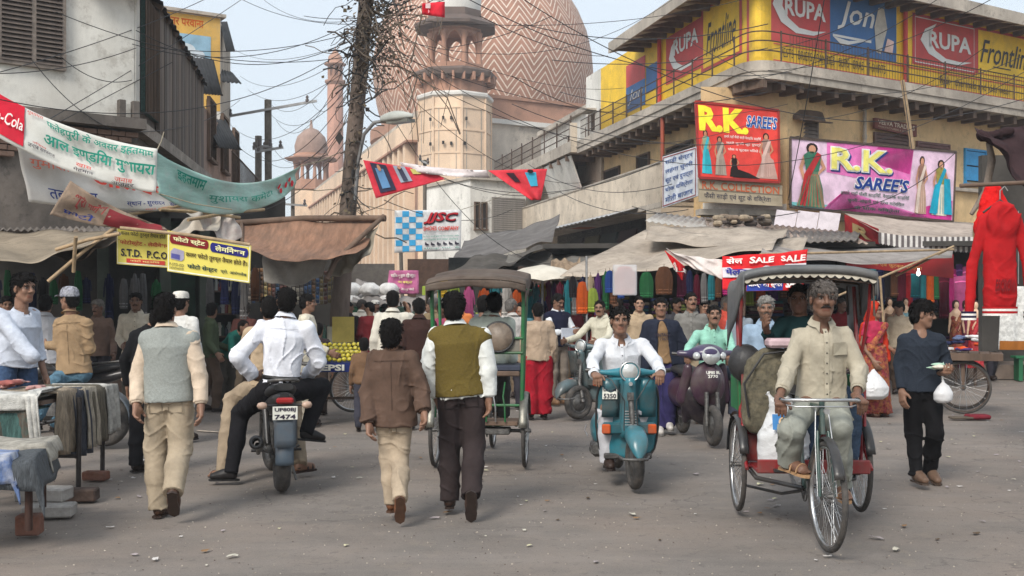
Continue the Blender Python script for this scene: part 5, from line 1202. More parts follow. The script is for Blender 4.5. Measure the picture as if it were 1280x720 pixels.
bl=((P(60,352,12.5),P(150,280,12.7)),(P(70,312,12.6),P(150,292,12.4)),(P(92,340,12.6),P(95,296,12.4)),(P(150,285,12.6),P(312,306,12.9)),(P(235,275,14),P(330,262,15.4)),(P(200,262,14),P(300,272,14.8)),(P(150,270,14),P(290,250,15)))
for i,(a_,b_)in enumerate(bl):
 mb=MB();mb.tube([a_,(a_+b_)/2+Vector((0,0,.02)),b_],.022,7,bam);mb.build('bamboo_pole',label='%s bamboo pole among the left shop awnings'%('long slanting','short level','dangling','long board-carrying','upper rear','middle rear','highest rear')[i],cat='pole',origin=a_)
tb2=cloth(P(316,316,15.8),P(446,316,16.6),P(470,276,17.6),P(300,277,18.0),-.0,.02,41)
def tarp_fn(u,v):
 p=tb2(u,v);p.z-=.18*4*u*(1-u)*(1-v)**.5*(.6)+.12*sin(pi*v);return p
stripe=mat('striped_brown_tarpaulin',(.25,.135,.085),.9,.3,3,.4,12,stretch=(3,.6,1),streak=.3,dirt=(.12,.1,.085))
banner('awning','large reddish brown tarpaulin awning beside the utility pole',tarp_fn,stripe,'awning',nx=36,ny=16)
mb=MB();mb.tube([P(292,279,17.9),P(380,273,17.8),P(482,273,17.5)],.05,8,wood);mb.tube([P(480,270,17.5),P(420,325,16.9),P(408,350,16.6)],.04,8,wood);mb.tube([P(302,278,17.9),P(304,330,16.5)],.03,8,wood);mb.build('awning_poles',label='dark wooden pole structure carrying the reddish brown tarpaulin',cat='poles',origin=P(380,290,17.6))
fn=cloth(P(330,352,17.6),P(402,345,17.4),P(425,300,17.4),P(330,312,17.8),.1,.04,43)
banner('cloth_sheet','pale grey net sheet drooping under the brown tarpaulin',fn,mat('grey_net',(.38,.36,.33),.9,.15,5,.4,20),'cloth')
fn=cloth(P(412,345,17.3),P(462,318,17.1),P(472,278,17.3),P(412,312,17.4),.1,.05,44)
banner('cloth_sheet','olive net sheet hanging from the right end of the brown tarpaulin',fn,mat('olive_net',(.26,.23,.18),.9,.2,5,.4,20),'cloth')
hang=[(170,160,150),(70,120,180),(170,120,70),(190,170,110),(120,70,60),(60,100,140),(200,190,170)]
for i in range(24):
 px=302+i*5.0;Y=18.6;c=hang[(i//4*2+(i%3==0))%7];mb=MB();top=P(px,337+2*sin(i),Y);n=8;m_=[cm(c,'gloss'),cm(tuple(int(x*.65)for x in c),'gloss')]
 for j in range(n):
  z=top.z-j*.07;mb.add([(top.x-.026,Y,z-.062),(top.x+.026,Y-.004,z-.062),(top.x+.026,Y,z),(top.x-.026,Y-.004,z),(top.x,Y-.022,z-.031)],[(0,1,4),(1,2,4),(2,3,4),(3,0,4),(0,3,2,1)],m_[j%2])
 mb.build('sachet_strip',label='hanging strip of %s sachets at the shop front behind the white-shirted motorcyclist'%('silver','blue','brown','gold','maroon','dark blue','pale')[hang.index(c)],cat='sachets',group='%s sachet strips'%('silver','blue','brown','gold','maroon','dark blue','pale')[hang.index(c)],origin=top)
KS=empty('kiosk',P(365,378,19.6)*1,'dark sachet kiosk under the brown tarpaulin','stall');KS.location.z=0
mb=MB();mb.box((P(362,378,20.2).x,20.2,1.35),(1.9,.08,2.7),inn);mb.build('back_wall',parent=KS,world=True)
mb=MB();mb.box((P(372,378,19.3).x,19.3,.95),(1.5,.5,.06),wood);mb.build('counter_top',parent=KS,world=True)
mb=MB();mb.box((P(372,378,19.3).x,19.35,.46),(1.4,.4,.9),cm((50,42,45),'paint'));mb.build('counter_front',parent=KS,world=True)
mb=MB();mb.box((P(400,372,18.7).x,18.75,P(400,372,18.7).z),(.22,.02,.2),cm((185,180,175),'print'));mb.build('notice',parent=KS,world=True)
for i in range(16):
 p=P(376+(i%8)*5,405+8*(i//8),18.9-.25*(i//8));mb=MB();p.z=.98 if i<8 else .9;mb.lathe([(.032,0),(.032,.13),(.012,.19),(.012,.24)],p,n=8,m=cm((45,95,80),'gloss'));mb.build('bottle',label='green glass bottle in the rows on the kiosk counter',cat='bottle',group='green bottles on the kiosk counter',origin=p)
 # shops under the corner building
RS=empty('saree_shop',(8,23.5,0),'dark open saree shops along the foot of the corner building','shop')
SF_=Fac(P(700,0,26).xy,(P(1330,0,24.6)-P(700,0,26)).xy);ts=lambda px:SF_.tz(px,400)[0]
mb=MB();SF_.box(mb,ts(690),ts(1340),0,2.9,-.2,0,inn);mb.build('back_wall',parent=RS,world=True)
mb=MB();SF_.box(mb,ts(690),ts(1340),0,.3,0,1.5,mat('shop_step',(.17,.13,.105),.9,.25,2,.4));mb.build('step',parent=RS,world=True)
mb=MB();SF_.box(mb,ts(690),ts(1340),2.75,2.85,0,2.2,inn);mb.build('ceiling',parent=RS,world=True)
for px in(770,888,1052,1222):
 mb=MB();t=ts(px);SF_.box(mb,t-.1,t+.1,.3,2.75,0,1.2,grime);mb.build('pier',parent=RS,world=True)
for px0,px1 in((1234,1276),):
 mb=MB();t0,t1=ts(px0),ts(px1);
 for k_ in range(3):SF_.box(mb,t0,t1,.46,.5,1.62+.14*k_,1.73+.14*k_,cm((30,110,70),'paint'))
 for t in(t0+.1,t1-.1):SF_.box(mb,t-.04,t+.04,0,.46,1.65,1.98,cm((30,100,65),'paint'))
 mb.build('bench',label='low green wooden bench in front of the dark shop at the far right',cat='bench',origin=SF_.p(t0,0,1.8))
GC={'red':(150,25,35),'maroon':(90,20,40),'magenta':(170,40,110),'pink':(205,95,150),'orange':(205,90,35),'teal':(40,120,130),'blue':(40,70,140),'navy':(30,35,70),'green':(40,100,60),'purple':(90,50,110),'white':(205,200,195),'cream':(190,170,140),'yellow':(200,165,50),'black':(35,32,35),'brown':(100,65,45),'grey':(120,118,118),'lime':(150,170,70)}
def garment(px,py0,py1,wpx,Y,c,where,kind='kurta',cat='garment',group=None,pattern=True):
 """hung garment: shaped front and back with folds, shoulders and sleeves"""
 A=P(px,py0,Y);sc=Y/F;W=wpx*sc;Hh=(py1-py0)*sc;r=random.Random(int(px*7+py0));ph=r.uniform(0,6);m=cm(tuple(int(x*.8)for x in GC[c]));m2=cm(tuple(min(255,int(x*1.12+12))for x in GC[c]))
 wid={'kurta':[.16,.45,.40,.42,.48,.5],'saree':[.5,.46,.44,.45,.47,.5],'bag':[.3,.42,.5,.5,.48,.45]}[kind]
 def fn(u,v,s_=1):
  w_=np.interp(1-v,np.linspace(0,1,6),wid)*W;x=(u-.5)*2*w_;fold=.018*sin(u*19+ph)+.012*sin(u*33+2*v+ph);b=.05*(1-(2*u-1)**2)
  return Vector((A.x+x,Y-s_*b+fold*(1-v*.7),A.z-Hh*(1-v)-.02*(2*u-1)**2*(v>.8)))
 mb=MB();mb.grid(fn,10,10,m);mb.grid(lambda u,v:fn(1-u,v,-.5),10,6,m)
 if kind=='kurta':
  for q in(-1,1):
   a_=A+Vector((q*W*.36,0,-Hh*.1));mb.tube([a_,a_+Vector((q*W*.16,-.01,-Hh*.22)),a_+Vector((q*W*.2,-.01,-Hh*.42))],[W*.1,W*.09,W*.075],7,m,flat=.5)
 if pattern:
  for k_ in range(2):
   v0=.06+k_*(.1 if kind!='saree' else .8)
   mb.grid(lambda u,v:fn(.03+.94*u,v0+.03*v)+Vector((0,-.006,0)),8,1,m2)
 mb.lathe([(.004,0),(.004,.06)],A+Vector((0,0,-.02)),n=5,m=iron)
 nm={'kurta':'garment','saree':'saree','bag':'packed_garment'}[kind]
 mb.build(nm,label='%s %s hung %s'%(c,{'kurta':'kurta','saree':'saree cloth','bag':'bagged garment'}[kind],where),cat=cat,group=group or 'garments hung for sale',origin=A)
for i,(px,c)in enumerate(zip(range(1064,1216,9),['navy','red','maroon','teal','navy','black','brown','maroon','red','navy','teal','orange','green','maroon','magenta','purple','pink'])):
 garment(px,330+(i%3)*3,366+(i*29)%34,9+(i*7)%5,23.4,c,'in the saree shop, %s from the left'%('first','second','third','fourth','fifth','sixth','seventh','eighth','ninth','tenth','eleventh','twelfth','thirteenth','fourteenth','fifteenth','sixteenth','last')[i],'saree','saree','sarees hung in the saree shop')
garment(1202,345,400,20,22.4,'pink','full length beside the shop mannequins','saree','saree');garment(1180,345,398,14,22.6,'maroon','at full length left of the long pink saree','saree','saree');garment(1144,338,372,12,22.4,'teal','in front of the saree row above the navy walker','saree','saree')
for px,a,b,w_,c,wh in((781,333,368,28,'orange','in the middle of the stall, wrapped in white plastic'),(762,338,366,12,'blue','left of the big orange packet'),(830,333,368,22,'brown','right of the big orange packet'),(808,340,372,18,'green','between orange and brown packets')):
 garment(px,a,b,w_,17.6,c,wh,'bag','packet','packed clothes hung in the middle stall')
mb=MB();c_=P(781,350,17.5);mb.box(c_,(.38,.04,.48),mat('clear_plastic_sleeve',(.75,.75,.78),.12,.05,3,.2,12,alpha=.35),bev=.015);mb.build('plastic_sleeve',label='shiny clear plastic sleeve round the big orange packet',cat='packet',origin=c_)
for i in range(9):garment(700+i*9.5,352-i*2.2,385+(i*17)%22-i*2,9,18.6,('maroon','teal','grey','navy','cream','purple','green','brown','blue')[i],'along the left edge of the big tarpaulin','kurta',group='clothes under the tarpaulin edge')
for i in range(7):garment(862+i*9,338+(i*5)%7,368+(i*13)%16,9,17.9,('navy','maroon','grey','teal','brown','magenta','green')[i],'between the pennant and the rickshaw hood','bag',group='clothes beside the pennant')
for i,(px,a,b,w_,c)in enumerate(((728,352,392,16,'orange'),(741,360,390,14,'lime'),(716,345,372,10,'black'))):garment(px,a,b,w_,17.6,c,"from the vendor's thin pole, %s"%('tallest','right one','uppermost')[i],'bag','bag','bags on the vendor pole')
mb=MB();mb.tube([P(734,470,17.6),P(733,320,17.6)],.018,6,steel);mb.build('bag_pole',label='thin metal pole carrying orange and green bags',cat='pole',origin=P(734,470,17.6))
cols=list(GC)
for i in range(12):
 garment(852+i*15-(i>3)*6,336+(i*7)%9,372+(i*11)%14,13,21.5+(i%3)*.3,cols[(i*5+3)%17],'on the line of the tarpaulin stall, place %s'%'one two three four five six seven eight nine ten eleven twelve'.split()[i],'kurta' if i%2 else 'saree')
for i in range(15):
 garment(648+i*7.5,347+(i*5)%8,385+(i*13)%24,8.5,24.5+(i%3)*.5,cols[(i*7+1)%17],'at the lane stalls behind the green rickshaw, number %s'%'one two three four five six seven eight nine ten eleven twelve thirteen fourteen fifteen'.split()[i])
for i,(px,c,a,b)in enumerate(((567,'lime',352,385),(586,'pink',358,402),(605,'orange',360,392),(620,'teal',352,380),(633,'white',355,398),(645,'orange',362,400),(553,'yellow',345,372),(664,'teal',370,420),(677,'navy',372,415))):
 garment(px,a,b,13,20+(i%3)*.6,c,'seen under the green rickshaw hood, %s along'%'first second third fourth fifth sixth seventh eighth ninth'.split()[i],'kurta',group='garments behind the green rickshaw')
def mannequin(px,py0,py1,Y,c,c2,lab):
 Hm=(py1-py0)*Y/F;B=P(px,py1,Y);s=Hm/1.5;b=np.array(B);root=empty('mannequin',B,lab,'mannequin','saree shop mannequins');pal=cm((215,180,150),'plastic')
 f=Fld(b-.35*s,b+np.array([.35*s,.35*s,1.6*s]),.018)
 f.ell(b+(0,0,1.42*s),(.065*s,.075*s,.1*s),k=0);f.cone(b+(0,0,1.3*s),b+(0,0,1.4*s),.04*s,.04*s);f.cone(b+(-.13*s,0,1.2*s),b+(-.19*s,-.03,.75*s),.035*s,.025*s);f.cone(b+(.13*s,0,1.2*s),b+(.19*s,-.03,.75*s),.035*s,.025*s);f.cone(b+(0,0,.6*s),b+(0,0,1.2*s),.1*s,.12*s)
 v,q=f.mesh();np_mesh('body',v,q,[pal],root,off=np.array(B))
 f=Fld(b-.4*s,b+np.array([.4*s,.4*s,1.6*s]),.018);f.prof(b,b+(0,0,1.25*s),(1,0,0),(0,1,0),[0,.3,.55,.7,.9,1],[.2*s,.17*s,.15*s,.12*s,.15*s,.08*s],[.17*s,.15*s,.13*s,.1*s,.12*s,.07*s],0);f.cone(b+(.12*s,-.08,1.22*s),b+(-.12*s,-.13,.7*s),.05*s,.06*s,.02);f.wrinkle(.012,1.3,int(px));v,q=f.mesh();np_mesh('saree',v,q,[mat('brocade_%d_%d_%d'%c,lin(c),.7,.5,26,.3,40,dirt=lin(c2))],root,off=np.array(B))
 mb=MB();mb.lathe([(.075*s,-.1*s),(.085*s,0),(.07*s,.07*s),(.02,.1*s)],b+(0,.02,1.44*s),n=12,m=cm((50,25,25),'hair'));mb.build('hair',None,root,world=True)
 mb=MB();mb.lathe([(.04*s,0),(.04*s,-.4)],b,n=8,m=iron);mb.build('stand',None,root,world=True)
 return root
for a in((1195,377,455,21.6,(120,25,30),(190,150,90),'shop mannequin in maroon and gold saree, leftmost of the right trio'),(1208,377,460,21.9,(110,20,60),(170,60,100),'shop mannequin in plum saree, middle of the right trio'),(1219,377,460,21.5,(160,25,35),(200,60,60),'shop mannequin in bright red saree, rightmost of the trio'),(1112,374,450,22.6,(90,60,50),(170,140,100),'shop mannequin in brown outfit left of the pale blue one'),(1132,374,445,22.4,(90,150,165),(190,200,200),'shop mannequin with pale blue veil behind the navy walker'),(1097,376,450,22.8,(120,80,90),(60,40,60),'dim mannequin right behind the sari woman')):mannequin(*a)
# awnings and roofs on the right
bt=tarp_mat('beige_tarpaulin',(.4,.34,.28));gt=tarp_mat('grey_tarpaulin',(.3,.27,.25));dt=tarp_mat('dark_tarpaulin',(.1,.09,.08))
c1=cloth(P(700,348,19.2),P(965,312,17.8),P(985,284,21),P(806,284,22.5),.03,.035,51)
banner('awning','big beige tarpaulin sloping down to the left above the middle stall',c1,bt,'awning',nx=40,ny=16)
c1=cloth(P(806,296,20.2),P(1000,316,18.4),P(1010,300,19.5),P(812,284,21.6),.05,.03,53)
banner('awning','second beige sheet lapping over the big tarpaulin',c1,bt,'awning')
tinsheet('tin_roof',P(806,276,23.4),P(905,290,22.2),P(915,276,25.4),P(822,266,26),mat('pale_tin',(.45,.43,.4),.6,.25,2,.2,metal=.3,dirt=(.2,.16,.13)),n=12,label='pale tin sheet on the stall roof, left of the long rusty one',cat='roof')
tinsheet('tin_roof',P(885,290,21.8),P(1085,304,20.4),P(1060,290,24.8),P(880,272,25.2),tin,n=24,label='long rusty corrugated roof below the R.K. Collection board',cat='roof')
tinsheet('tin_roof',P(960,305,19.6),P(1070,300,20),P(1075,290,23),P(965,288,23),tin2,n=12,label='short dark corrugated sheet lying over the long rusty one',cat='roof')
for i in range(26):
 p=P(885+rr.uniform(0,75),rr.uniform(271,280),23.5+rr.uniform(-.6,.8));f_=MB();s_=rr.uniform(.08,.22);f_.box(p,(s_*1.4,s_,s_*.6),cm(rr.choice([(120,105,90),(90,80,70),(150,135,115),(70,62,58)]),'rough'),rz=rr.uniform(0,3),bev=s_*.2)
 f_.build('rubble_piece',label='broken %s chunk in the rubble on the rusty stall roof'%rr.choice(['brick','plaster','stone','wood']),cat='rubble',group='rubble on the stall roof',origin=p)
c1=cloth(P(950,322,16.8),P(1190,322,19),P(1192,308,21.6),P(955,303,19.6),.08,.02,57)
banner('awning','flat grey cloth awning stretched in front of the saree shop',c1,gt,'awning',nx=40)
for a_,b_ in((P(1035,375,17.4),P(1192,308,19)),(P(1192,308,19.2),P(1120,345,20)),(P(950,318,17),P(1192,312,19.2)),(P(1100,345,18),P(1108,460,18))):
 mb=MB();mb.tube([a_,b_],.02,6,bam);mb.build('bamboo_pole',label={1035:'long slanting',1192:'short steep',950:'level front',1100:'upright'}[round(640+a_.x/a_.y*F)]+' bamboo prop under the flat grey awning',cat='pole',group='props of the grey awning',origin=a_)
sa=[P(1098,290,22.6),P(1216,296,23.2),P(1216,278,25.2),P(1056,266,24.6)]
fn=cloth(sa[0],sa[1],sa[2],sa[3],.05,.01,61);root=banner('awning','beige awning with grey and white striped scalloped valance over the saree shop',fn,tarp_mat('awning_beige',(.42,.35,.3)),'awning')
for i in range(34):
 a_,b_=i/34,(i+1)/34;p0,p1=Vector(fn(a_,0)),Vector(fn(b_,0));dz=.24+.1*a_
 mb=MB();m_=cm((215,210,205),'cloth')if i%2 else cm((105,98,98),'cloth');mb.prism([(0,0),(0,-dz+.03),((p1-p0).length*.5,-dz),((p1-p0).length,-dz+.03),((p1-p0).length,0)],p0+Vector((0,-.015,0)),(p1-p0).normalized(),(0,0,1),.008,m_)
 mb.build('valance_stripe',None,root,world=True)
fn=cloth(P(1056,300,24.3),P(1100,306,22.8),P(1098,286,22.7),P(1056,268,24.5),0,.01,62)
banner('banner','red cloth side panel at the left end of the striped awning',fn,cm((135,30,35)),printf=lambda s:s.text('R',.3,.2,.85,.8,cm((150,130,90),'print'),bold=.05))
q=lambda px,py,Y:P(px,py,Y)
def rkdim(s):s.text('R.K. SAREES',.05,.15,.95,.85,cm((150,120,80),'print'),bold=.03)
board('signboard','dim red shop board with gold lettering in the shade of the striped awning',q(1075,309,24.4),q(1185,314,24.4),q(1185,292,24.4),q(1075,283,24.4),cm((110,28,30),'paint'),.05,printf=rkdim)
def rkd2(s):s.text('रूपम साड़ी सेन्टर',.05,.55,.6,.9,cm((200,150,90),'print'),bold=.01);s.text('थोक एवं फुटकर विक्रेता',.2,.15,.7,.4,cm((200,150,90),'print'))
board('signboard','long dull red board with small gold hindi lines under the grey awning',q(1058,332,21.4),q(1192,348,21.8),q(1192,318,21.8),q(1058,312,21.4),cm((140,32,35),'paint'),.05,printf=rkd2)
for i in range(3):
 a0,a1=970+27*i,996+27*i;board('cement_sheet','%s of three pinkish white panels below the pink banner'%('leftmost','middle','rightmost')[i],q(a0-3,284+2*i,25.3),q(a1-3,286+2*i,25.3),q(a1+1,265+i,25.5),q(a0+1,262+i,25.5),cm((205,195,200),'paint'),.03,'panel',nm='sheet',group='white panels below the pink banner')
wst=cm((235,225,220),'print')
def sale(s):
 s.text('10%',.18,.62,.5,.86,cm((40,50,130),'print'),bold=.04);s.text('SALE',.25,.26,.8,.56,wst,bold=.06,lay=3)
fn=lambda u,v:P(831+46*u*v+22*u*(1-v)*0+(853-831)*(1-v),352-(352-313)*v+20*u*v,15.6)+Vector((0,.04*sin(6*u+4*v),0))
banner('banner',"red triangular sale pennant with white edge hanging at the middle stall's corner",lambda u,v:P(853-22*v+25*u*v*1.0+0,351-38*v+20*u*v,15.6+.05*sin(7*u)),cm((205,40,45)),nx=12,ny=12,printf=lambda s:s.text('SALE',.12,.45,.92,.68,wst,bold=.05))
fn=cloth(P(852,330,15.6),P(918,350,15.4),P(912,326,15.5),P(832,311,15.6),.03,.03,64)
banner('cloth_sheet','twisted white reverse of the sale banner between pennant and rickshaw',fn,cm((215,205,200)),'cloth')
def sale2(s):
 s.text('सेल  SALE  SALE',.05,.72,.98,.94,wst,bold=.03);s.rect(.0,.34,1,.66,cm((200,195,200),'print'),1);s.text('मेलनत माल पर छुट',.04,.38,.96,.62,cm((40,45,130),'print'),bold=.04,lay=3);s.rect(.3,.0,.74,.3,cm((40,60,140),'print'),1);s.text('आदर्श की स्वेटर',.32,.05,.72,.25,wst,bold=.03,lay=3);s.text('SALE',.77,.05,.98,.28,wst,bold=.05,lay=3)
fn=cloth(P(903,362,15.2),P(1004,362,15.2),P(1010,311,15.2),P(903,320,15.4),.02,.015,65)
banner('banner','red sale banner with blue and white hindi lines behind the front rickshaw hood',fn,cm((205,40,45)),printf=sale2)
# middle lane: dark awnings, umbrella, banners
c1=cloth(P(618,318,30),P(792,300,26),P(792,262,31.5),P(640,292,40),.0,.03,71)
mb=MB();FL.box(mb,7.5,20,2.7,4.3,-1.2,-1.0,inn);mb.build('dark_loft',label='dark open loft below the pale balcony with old painted boards inside',cat='loft',origin=FL.p(12,2.7,-1))  # flat near-black panel stands for the shaded void under the balcony
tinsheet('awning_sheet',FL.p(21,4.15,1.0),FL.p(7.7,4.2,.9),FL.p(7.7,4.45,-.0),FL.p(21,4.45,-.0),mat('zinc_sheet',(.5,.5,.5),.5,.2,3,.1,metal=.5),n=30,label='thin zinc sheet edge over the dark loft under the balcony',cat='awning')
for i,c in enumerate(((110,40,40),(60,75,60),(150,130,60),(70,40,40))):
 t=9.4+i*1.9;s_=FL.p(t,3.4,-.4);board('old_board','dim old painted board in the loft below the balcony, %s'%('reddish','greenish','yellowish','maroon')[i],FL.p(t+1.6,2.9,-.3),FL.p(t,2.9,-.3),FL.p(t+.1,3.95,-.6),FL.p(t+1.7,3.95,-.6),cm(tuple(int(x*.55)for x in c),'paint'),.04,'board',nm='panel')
c1=cloth(P(632,330,24),P(782,332,21),P(790,312,24),P(640,312,28),.1,.06,73)
banner('awning','grimy grey net awning behind the white umbrella',c1,tarp_mat('grimy_net',(.2,.185,.165)),'awning')
c1=cloth(P(560,345,24),P(640,330,22.5),P(700,305,27),P(600,318,29),.05,.05,74)
banner('awning','dark ragged tarpaulin over the stalls behind the green rickshaw',c1,dt,'awning')
c1=cloth(P(566,325,30),P(690,300,30),P(700,268,36),P(580,300,40),.1,.05,75)
banner('awning','blackish sloping sheet roof farther down the lane below the shutter house',c1,tarp_mat('lane_sheet',(.16,.15,.145)),'awning')
c1=cloth(P(686,342,20.5),P(726,340,20.5),P(725,322,22),P(690,322,22),.05,.04,76)
banner('awning','small tan cloth flap beside the white umbrella',c1,tarp_mat('tan_flap',(.3,.22,.15)),'awning')
um=empty('umbrella',G(690,470),'faded white market umbrella behind the green rickshaw','umbrella');uy=20.;ux=(678-640)/F*uy;uz=zof(331,uy)
mb=MB();n=8;rings=[]
for r_,z_2 in((.02,0),(.35,-.06),(.66,-.2),(.78,-.3)):
 rings.append([Vector((ux+r_*cos(2*pi*i/32)*(1-.05*abs(sin(4*2*pi*i/32))*(r_>.5)),uy+r_*sin(2*pi*i/32),uz+z_2+.04*abs(sin(4*2*pi*i/32))*(r_>.5)))for i in range(32)])
mb.loft(rings,mat('umbrella_cloth',(.6,.56,.48),.85,.1,3,.2,streak=.3,dirt=(.35,.3,.24)),cap=False);mb.build('canopy',None,um,world=True)
mb=MB();mb.cyl((ux,uy,0),(ux,uy,uz),.02,6,steel);mb.build('shaft',None,um,world=True)
for i in range(8):a=2*pi*i/8;mb=MB();mb.cyl((ux,uy,uz-.03),(ux+.74*cos(a),uy+.74*sin(a),uz-.28),.006,4,steel);mb.build('rib',None,um,world=True)
def jjsc(s):
 bl_=cm((60,155,205),'print')
 for i in range(4):
  for j in range(7):
   if(i+j)%2:s.rect(.02+i*.1,.02+j*.137,.12+i*.1,.02+(j+1)*.137,bl_,1)
 s.text('JJSC',.445,.64,.96,.92,bkp,bold=.05,shear=.3,lay=2);s.text('JJSC',.44,.66,.955,.94,cm((170,30,40),'print'),bold=.03,shear=.3,lay=4);s.text('SHOES COMPANY',.44,.5,.97,.6,rdp,bold=.03);s.text('JAMA MASJID',.44,.42,.62,.46,bkp)
 s.text('ladies and gents footwear sale',.44,.34,.97,.39,tgn);s.text('wholesale and retail dealers',.44,.27,.95,.32,tgn)
 for k_ in range(6):u=.46+.09*k_;s.poly([(u,.15),(u+.06,.15),(u+.055,.18),(u+.03,.19),(u+.015,.225),(u,.22)],bkp,3)
 s.text('shop no. 6',.44,.05,.97,.1,tgn)
JY=27
banner('banner','JJSC Shoes Company banner with blue checks at its left half',cloth(P(493,316,JY),P(576,313,JY),P(577,262,JY),P(493,263,JY),.0,.02,81),cm((205,205,205)),printf=jjsc,nx=16,eps=.012,ropes=((P(493,263,JY),P(430,250,18.6)),(P(577,262,JY),P(640,240,40))))
banner('banner','small pink hindi banner hung in the lane beneath the JJSC banner',cloth(P(484,367,JY-1),P(524,368,JY-1),P(523,338,JY-1),P(486,338,JY-1),.0,.03,82),cm((190,110,150)),nx=12,eps=.012,printf=lambda s:(s.text('चाँद कुर्ता सेन्टर',.1,.68,.9,.88,wst,bold=.03),s.text('जामा मस्जिद',.3,.42,.8,.58,cm((230,220,120),'print'),bold=.03),s.text('एक बार अवश्य पधारें',.12,.12,.88,.28,wst,bold=.02)))
def film(s):
 s.rect(.08,.1,.32,.95,cm((50,50,70),'print'),1,(4,3));s.rect(.13,.2,.26,.8,cm((90,130,170),'print'),2,(3,3));s.rect(.42,.3,.58,.98,cm((150,160,175),'print'),1,(3,3));s.rect(.47,.35,.53,.9,cm((60,60,80),'print'),2,(3,3));s.rect(.64,.62,.76,.9,cm((200,190,110),'print'),1,(3,3));s.disc(.2,.82,.03,.1,cm((180,130,100),'print'),3);s.disc(.5,.9,.02,.07,cm((180,130,100),'print'),3)
FY=15
banner('banner','red and blue film banner, the left one of two strung over the street',lambda u,v:P(462+8*(1-v)-8*v+86*u+2*v*u,248-48*v+(-24+38*v)*u,FY+.04*sin(9*u)),cm((200,58,72)),printf=film)
fn=cloth(P(505,214,FY),P(612,222,FY),P(608,213,FY),P(500,203,FY),.02,.02,84);banner('cloth_sheet','twisted white streamer joining the two red film banners',fn,cm((215,205,205)),'cloth',nx=20,ny=3)
banner('banner','red cornered film banner, the right one of two strung over the street',lambda u,v:P(664+(610-664)*v+74*u*v+14*u*(1-v)*0+12*u*(1-v),250-37*v-2*u*v,FY-.2+.03*sin(7*u)),cm((205,62,72)),printf=lambda s:(s.rect(.6,.45,.8,.9,cm((60,160,190),'print'),1,(3,3)),s.disc(.7,.92,.05,.06,cm((30,25,25),'print'),3),s.rect(.25,.6,.4,.9,cm((60,40,50),'print'),1,(2,2))))
banner('flag','small red and white pennant fluttering high above the mosque balcony',lambda u,v:P(528+28*u,16-14*v-6*u*v+4*u+2,16+.1*sin(6*u)),cm((205,45,60)),'flag',nx=8,ny=4,nm='cloth_piece',printf=lambda s:(s.rect(.1,.55,.4,.95,cm((220,200,200),'print'),1),s.disc(.3,.3,.1,.15,cm((220,150,160),'print'),2)))
# utility pole with its tangle, street lamp
PY=18.5;pb=P(421,378,PY);pb.z=0
UP=empty('utility_pole',pb,'leaning trunk-like utility pole wrapped in dry vines and wires','utility pole')
path=[P(420,378+1.6/PY*F,PY),P(424,400,PY),P(432,300,PY),P(440,200,PY),P(450,90,PY),P(457,10,PY),P(463,-60,PY)]
mb=MB();mb.tube(path,[.165,.16,.145,.135,.13,.125,.12],14,mat('weathered_trunk',(.14,.105,.085),.9,.4,5,.8,14,stretch=(1,1,.25)));mb.build('pole',None,UP,world=True)
mb=MB();mb.lathe([(.168,0),(.172,.001),(.172,.5),(.168,.501)],P(422,446,PY),n=14,m=cm((170,165,150),'paint'));mb.build('painted_ring',None,UP,world=True)
mb=MB();s_=MB();s_.box(P(429,412,PY-.2),(.36,.01,.42),cm((190,170,90),'print'));s_.build('poster',None,UP,world=True)
rt=random.Random(12);vine=mat('dry_vine',(.11,.085,.065),.95,.4,9,.3);wirem=mat('black_cable',(.02,.02,.022),.6,.1)
mb=MB()
for i in range(130):
 y0=rt.uniform(-40,300)if i%3 else rt.uniform(-30,90);c0=P(440+(200-y0)*.11,y0,PY);pts=[c0+Vector((rt.uniform(-.15,.15),-.17,0))];L=rt.uniform(.3,1.3)
 d=Vector((rt.uniform(-.4,.9),rt.uniform(-.5,.2),rt.uniform(-1,.5))).normalized()
 for k_ in range(6):d=(d+Vector((rt.uniform(-.6,.6),rt.uniform(-.35,.35),rt.uniform(-.7,.55)))).normalized();pts.append(pts[-1]+d*L/6)
 mb.tube(pts,rt.choice([.006,.009,.014]),4,vine if i%2 else wirem,cap=False)
for i in range(26):
 c0=P(448,rt.uniform(-30,90),PY);e=P(rt.uniform(455,575),rt.uniform(-20,140),PY-.3);m_=(c0+e)/2+Vector((rt.uniform(-.2,.4),-.2,rt.uniform(-.3,.7)));e2=e+Vector((rt.uniform(-.2,.3),0,-rt.uniform(.1,.9)))
 mb.tube([c0.lerp(m_,t)*(1-t)+m_.lerp(e,t)*t for t in(0,.2,.4,.6,.8,1)]+[e2],rt.choice([.005,.007,.012]),4,vine,cap=False)
mb.build('wire_tangle',None,UP,world=True,kind='stuff')
mb=MB()
for i in range(1100):
 y0=rt.gauss(30,45)if i%4 else rt.uniform(-30,280);sp=.5 if y0<110 else .16;c0=P(444+(200-y0)*.11,y0,PY)+Vector((rt.gauss(.12 if y0<110 else 0,sp*.5),rt.gauss(-.12,.15),0))
 a=Vector((rt.uniform(-1,1),rt.uniform(-1,1),rt.uniform(-1,1))).normalized()*rt.uniform(.015,.045);b=a.orthogonal().normalized()*rt.uniform(.02,.05);k_=vine if i%3 else cm(rt.choice([(95,85,65),(70,62,50),(120,105,85)]),'rough')
 mb.add([c0-a,c0-b,c0+a,c0+b+a.cross(b)*6],[(0,1,2,3)],k_)
mb.build('dead_leaves',None,UP,world=True,kind='stuff')
LP=empty('street_lamp',P(437,175,PY-.2),'grey cobra head street lamp fixed to the leaning pole','street lamp')
mb=MB();mb.tube([P(443,250,PY-.15),P(448,200,PY-.2),P(455,168,PY-.35),P(468,153,PY-.5),P(482,151,PY-.6)],.03,8,steel);mb.build('arm',None,LP,world=True)
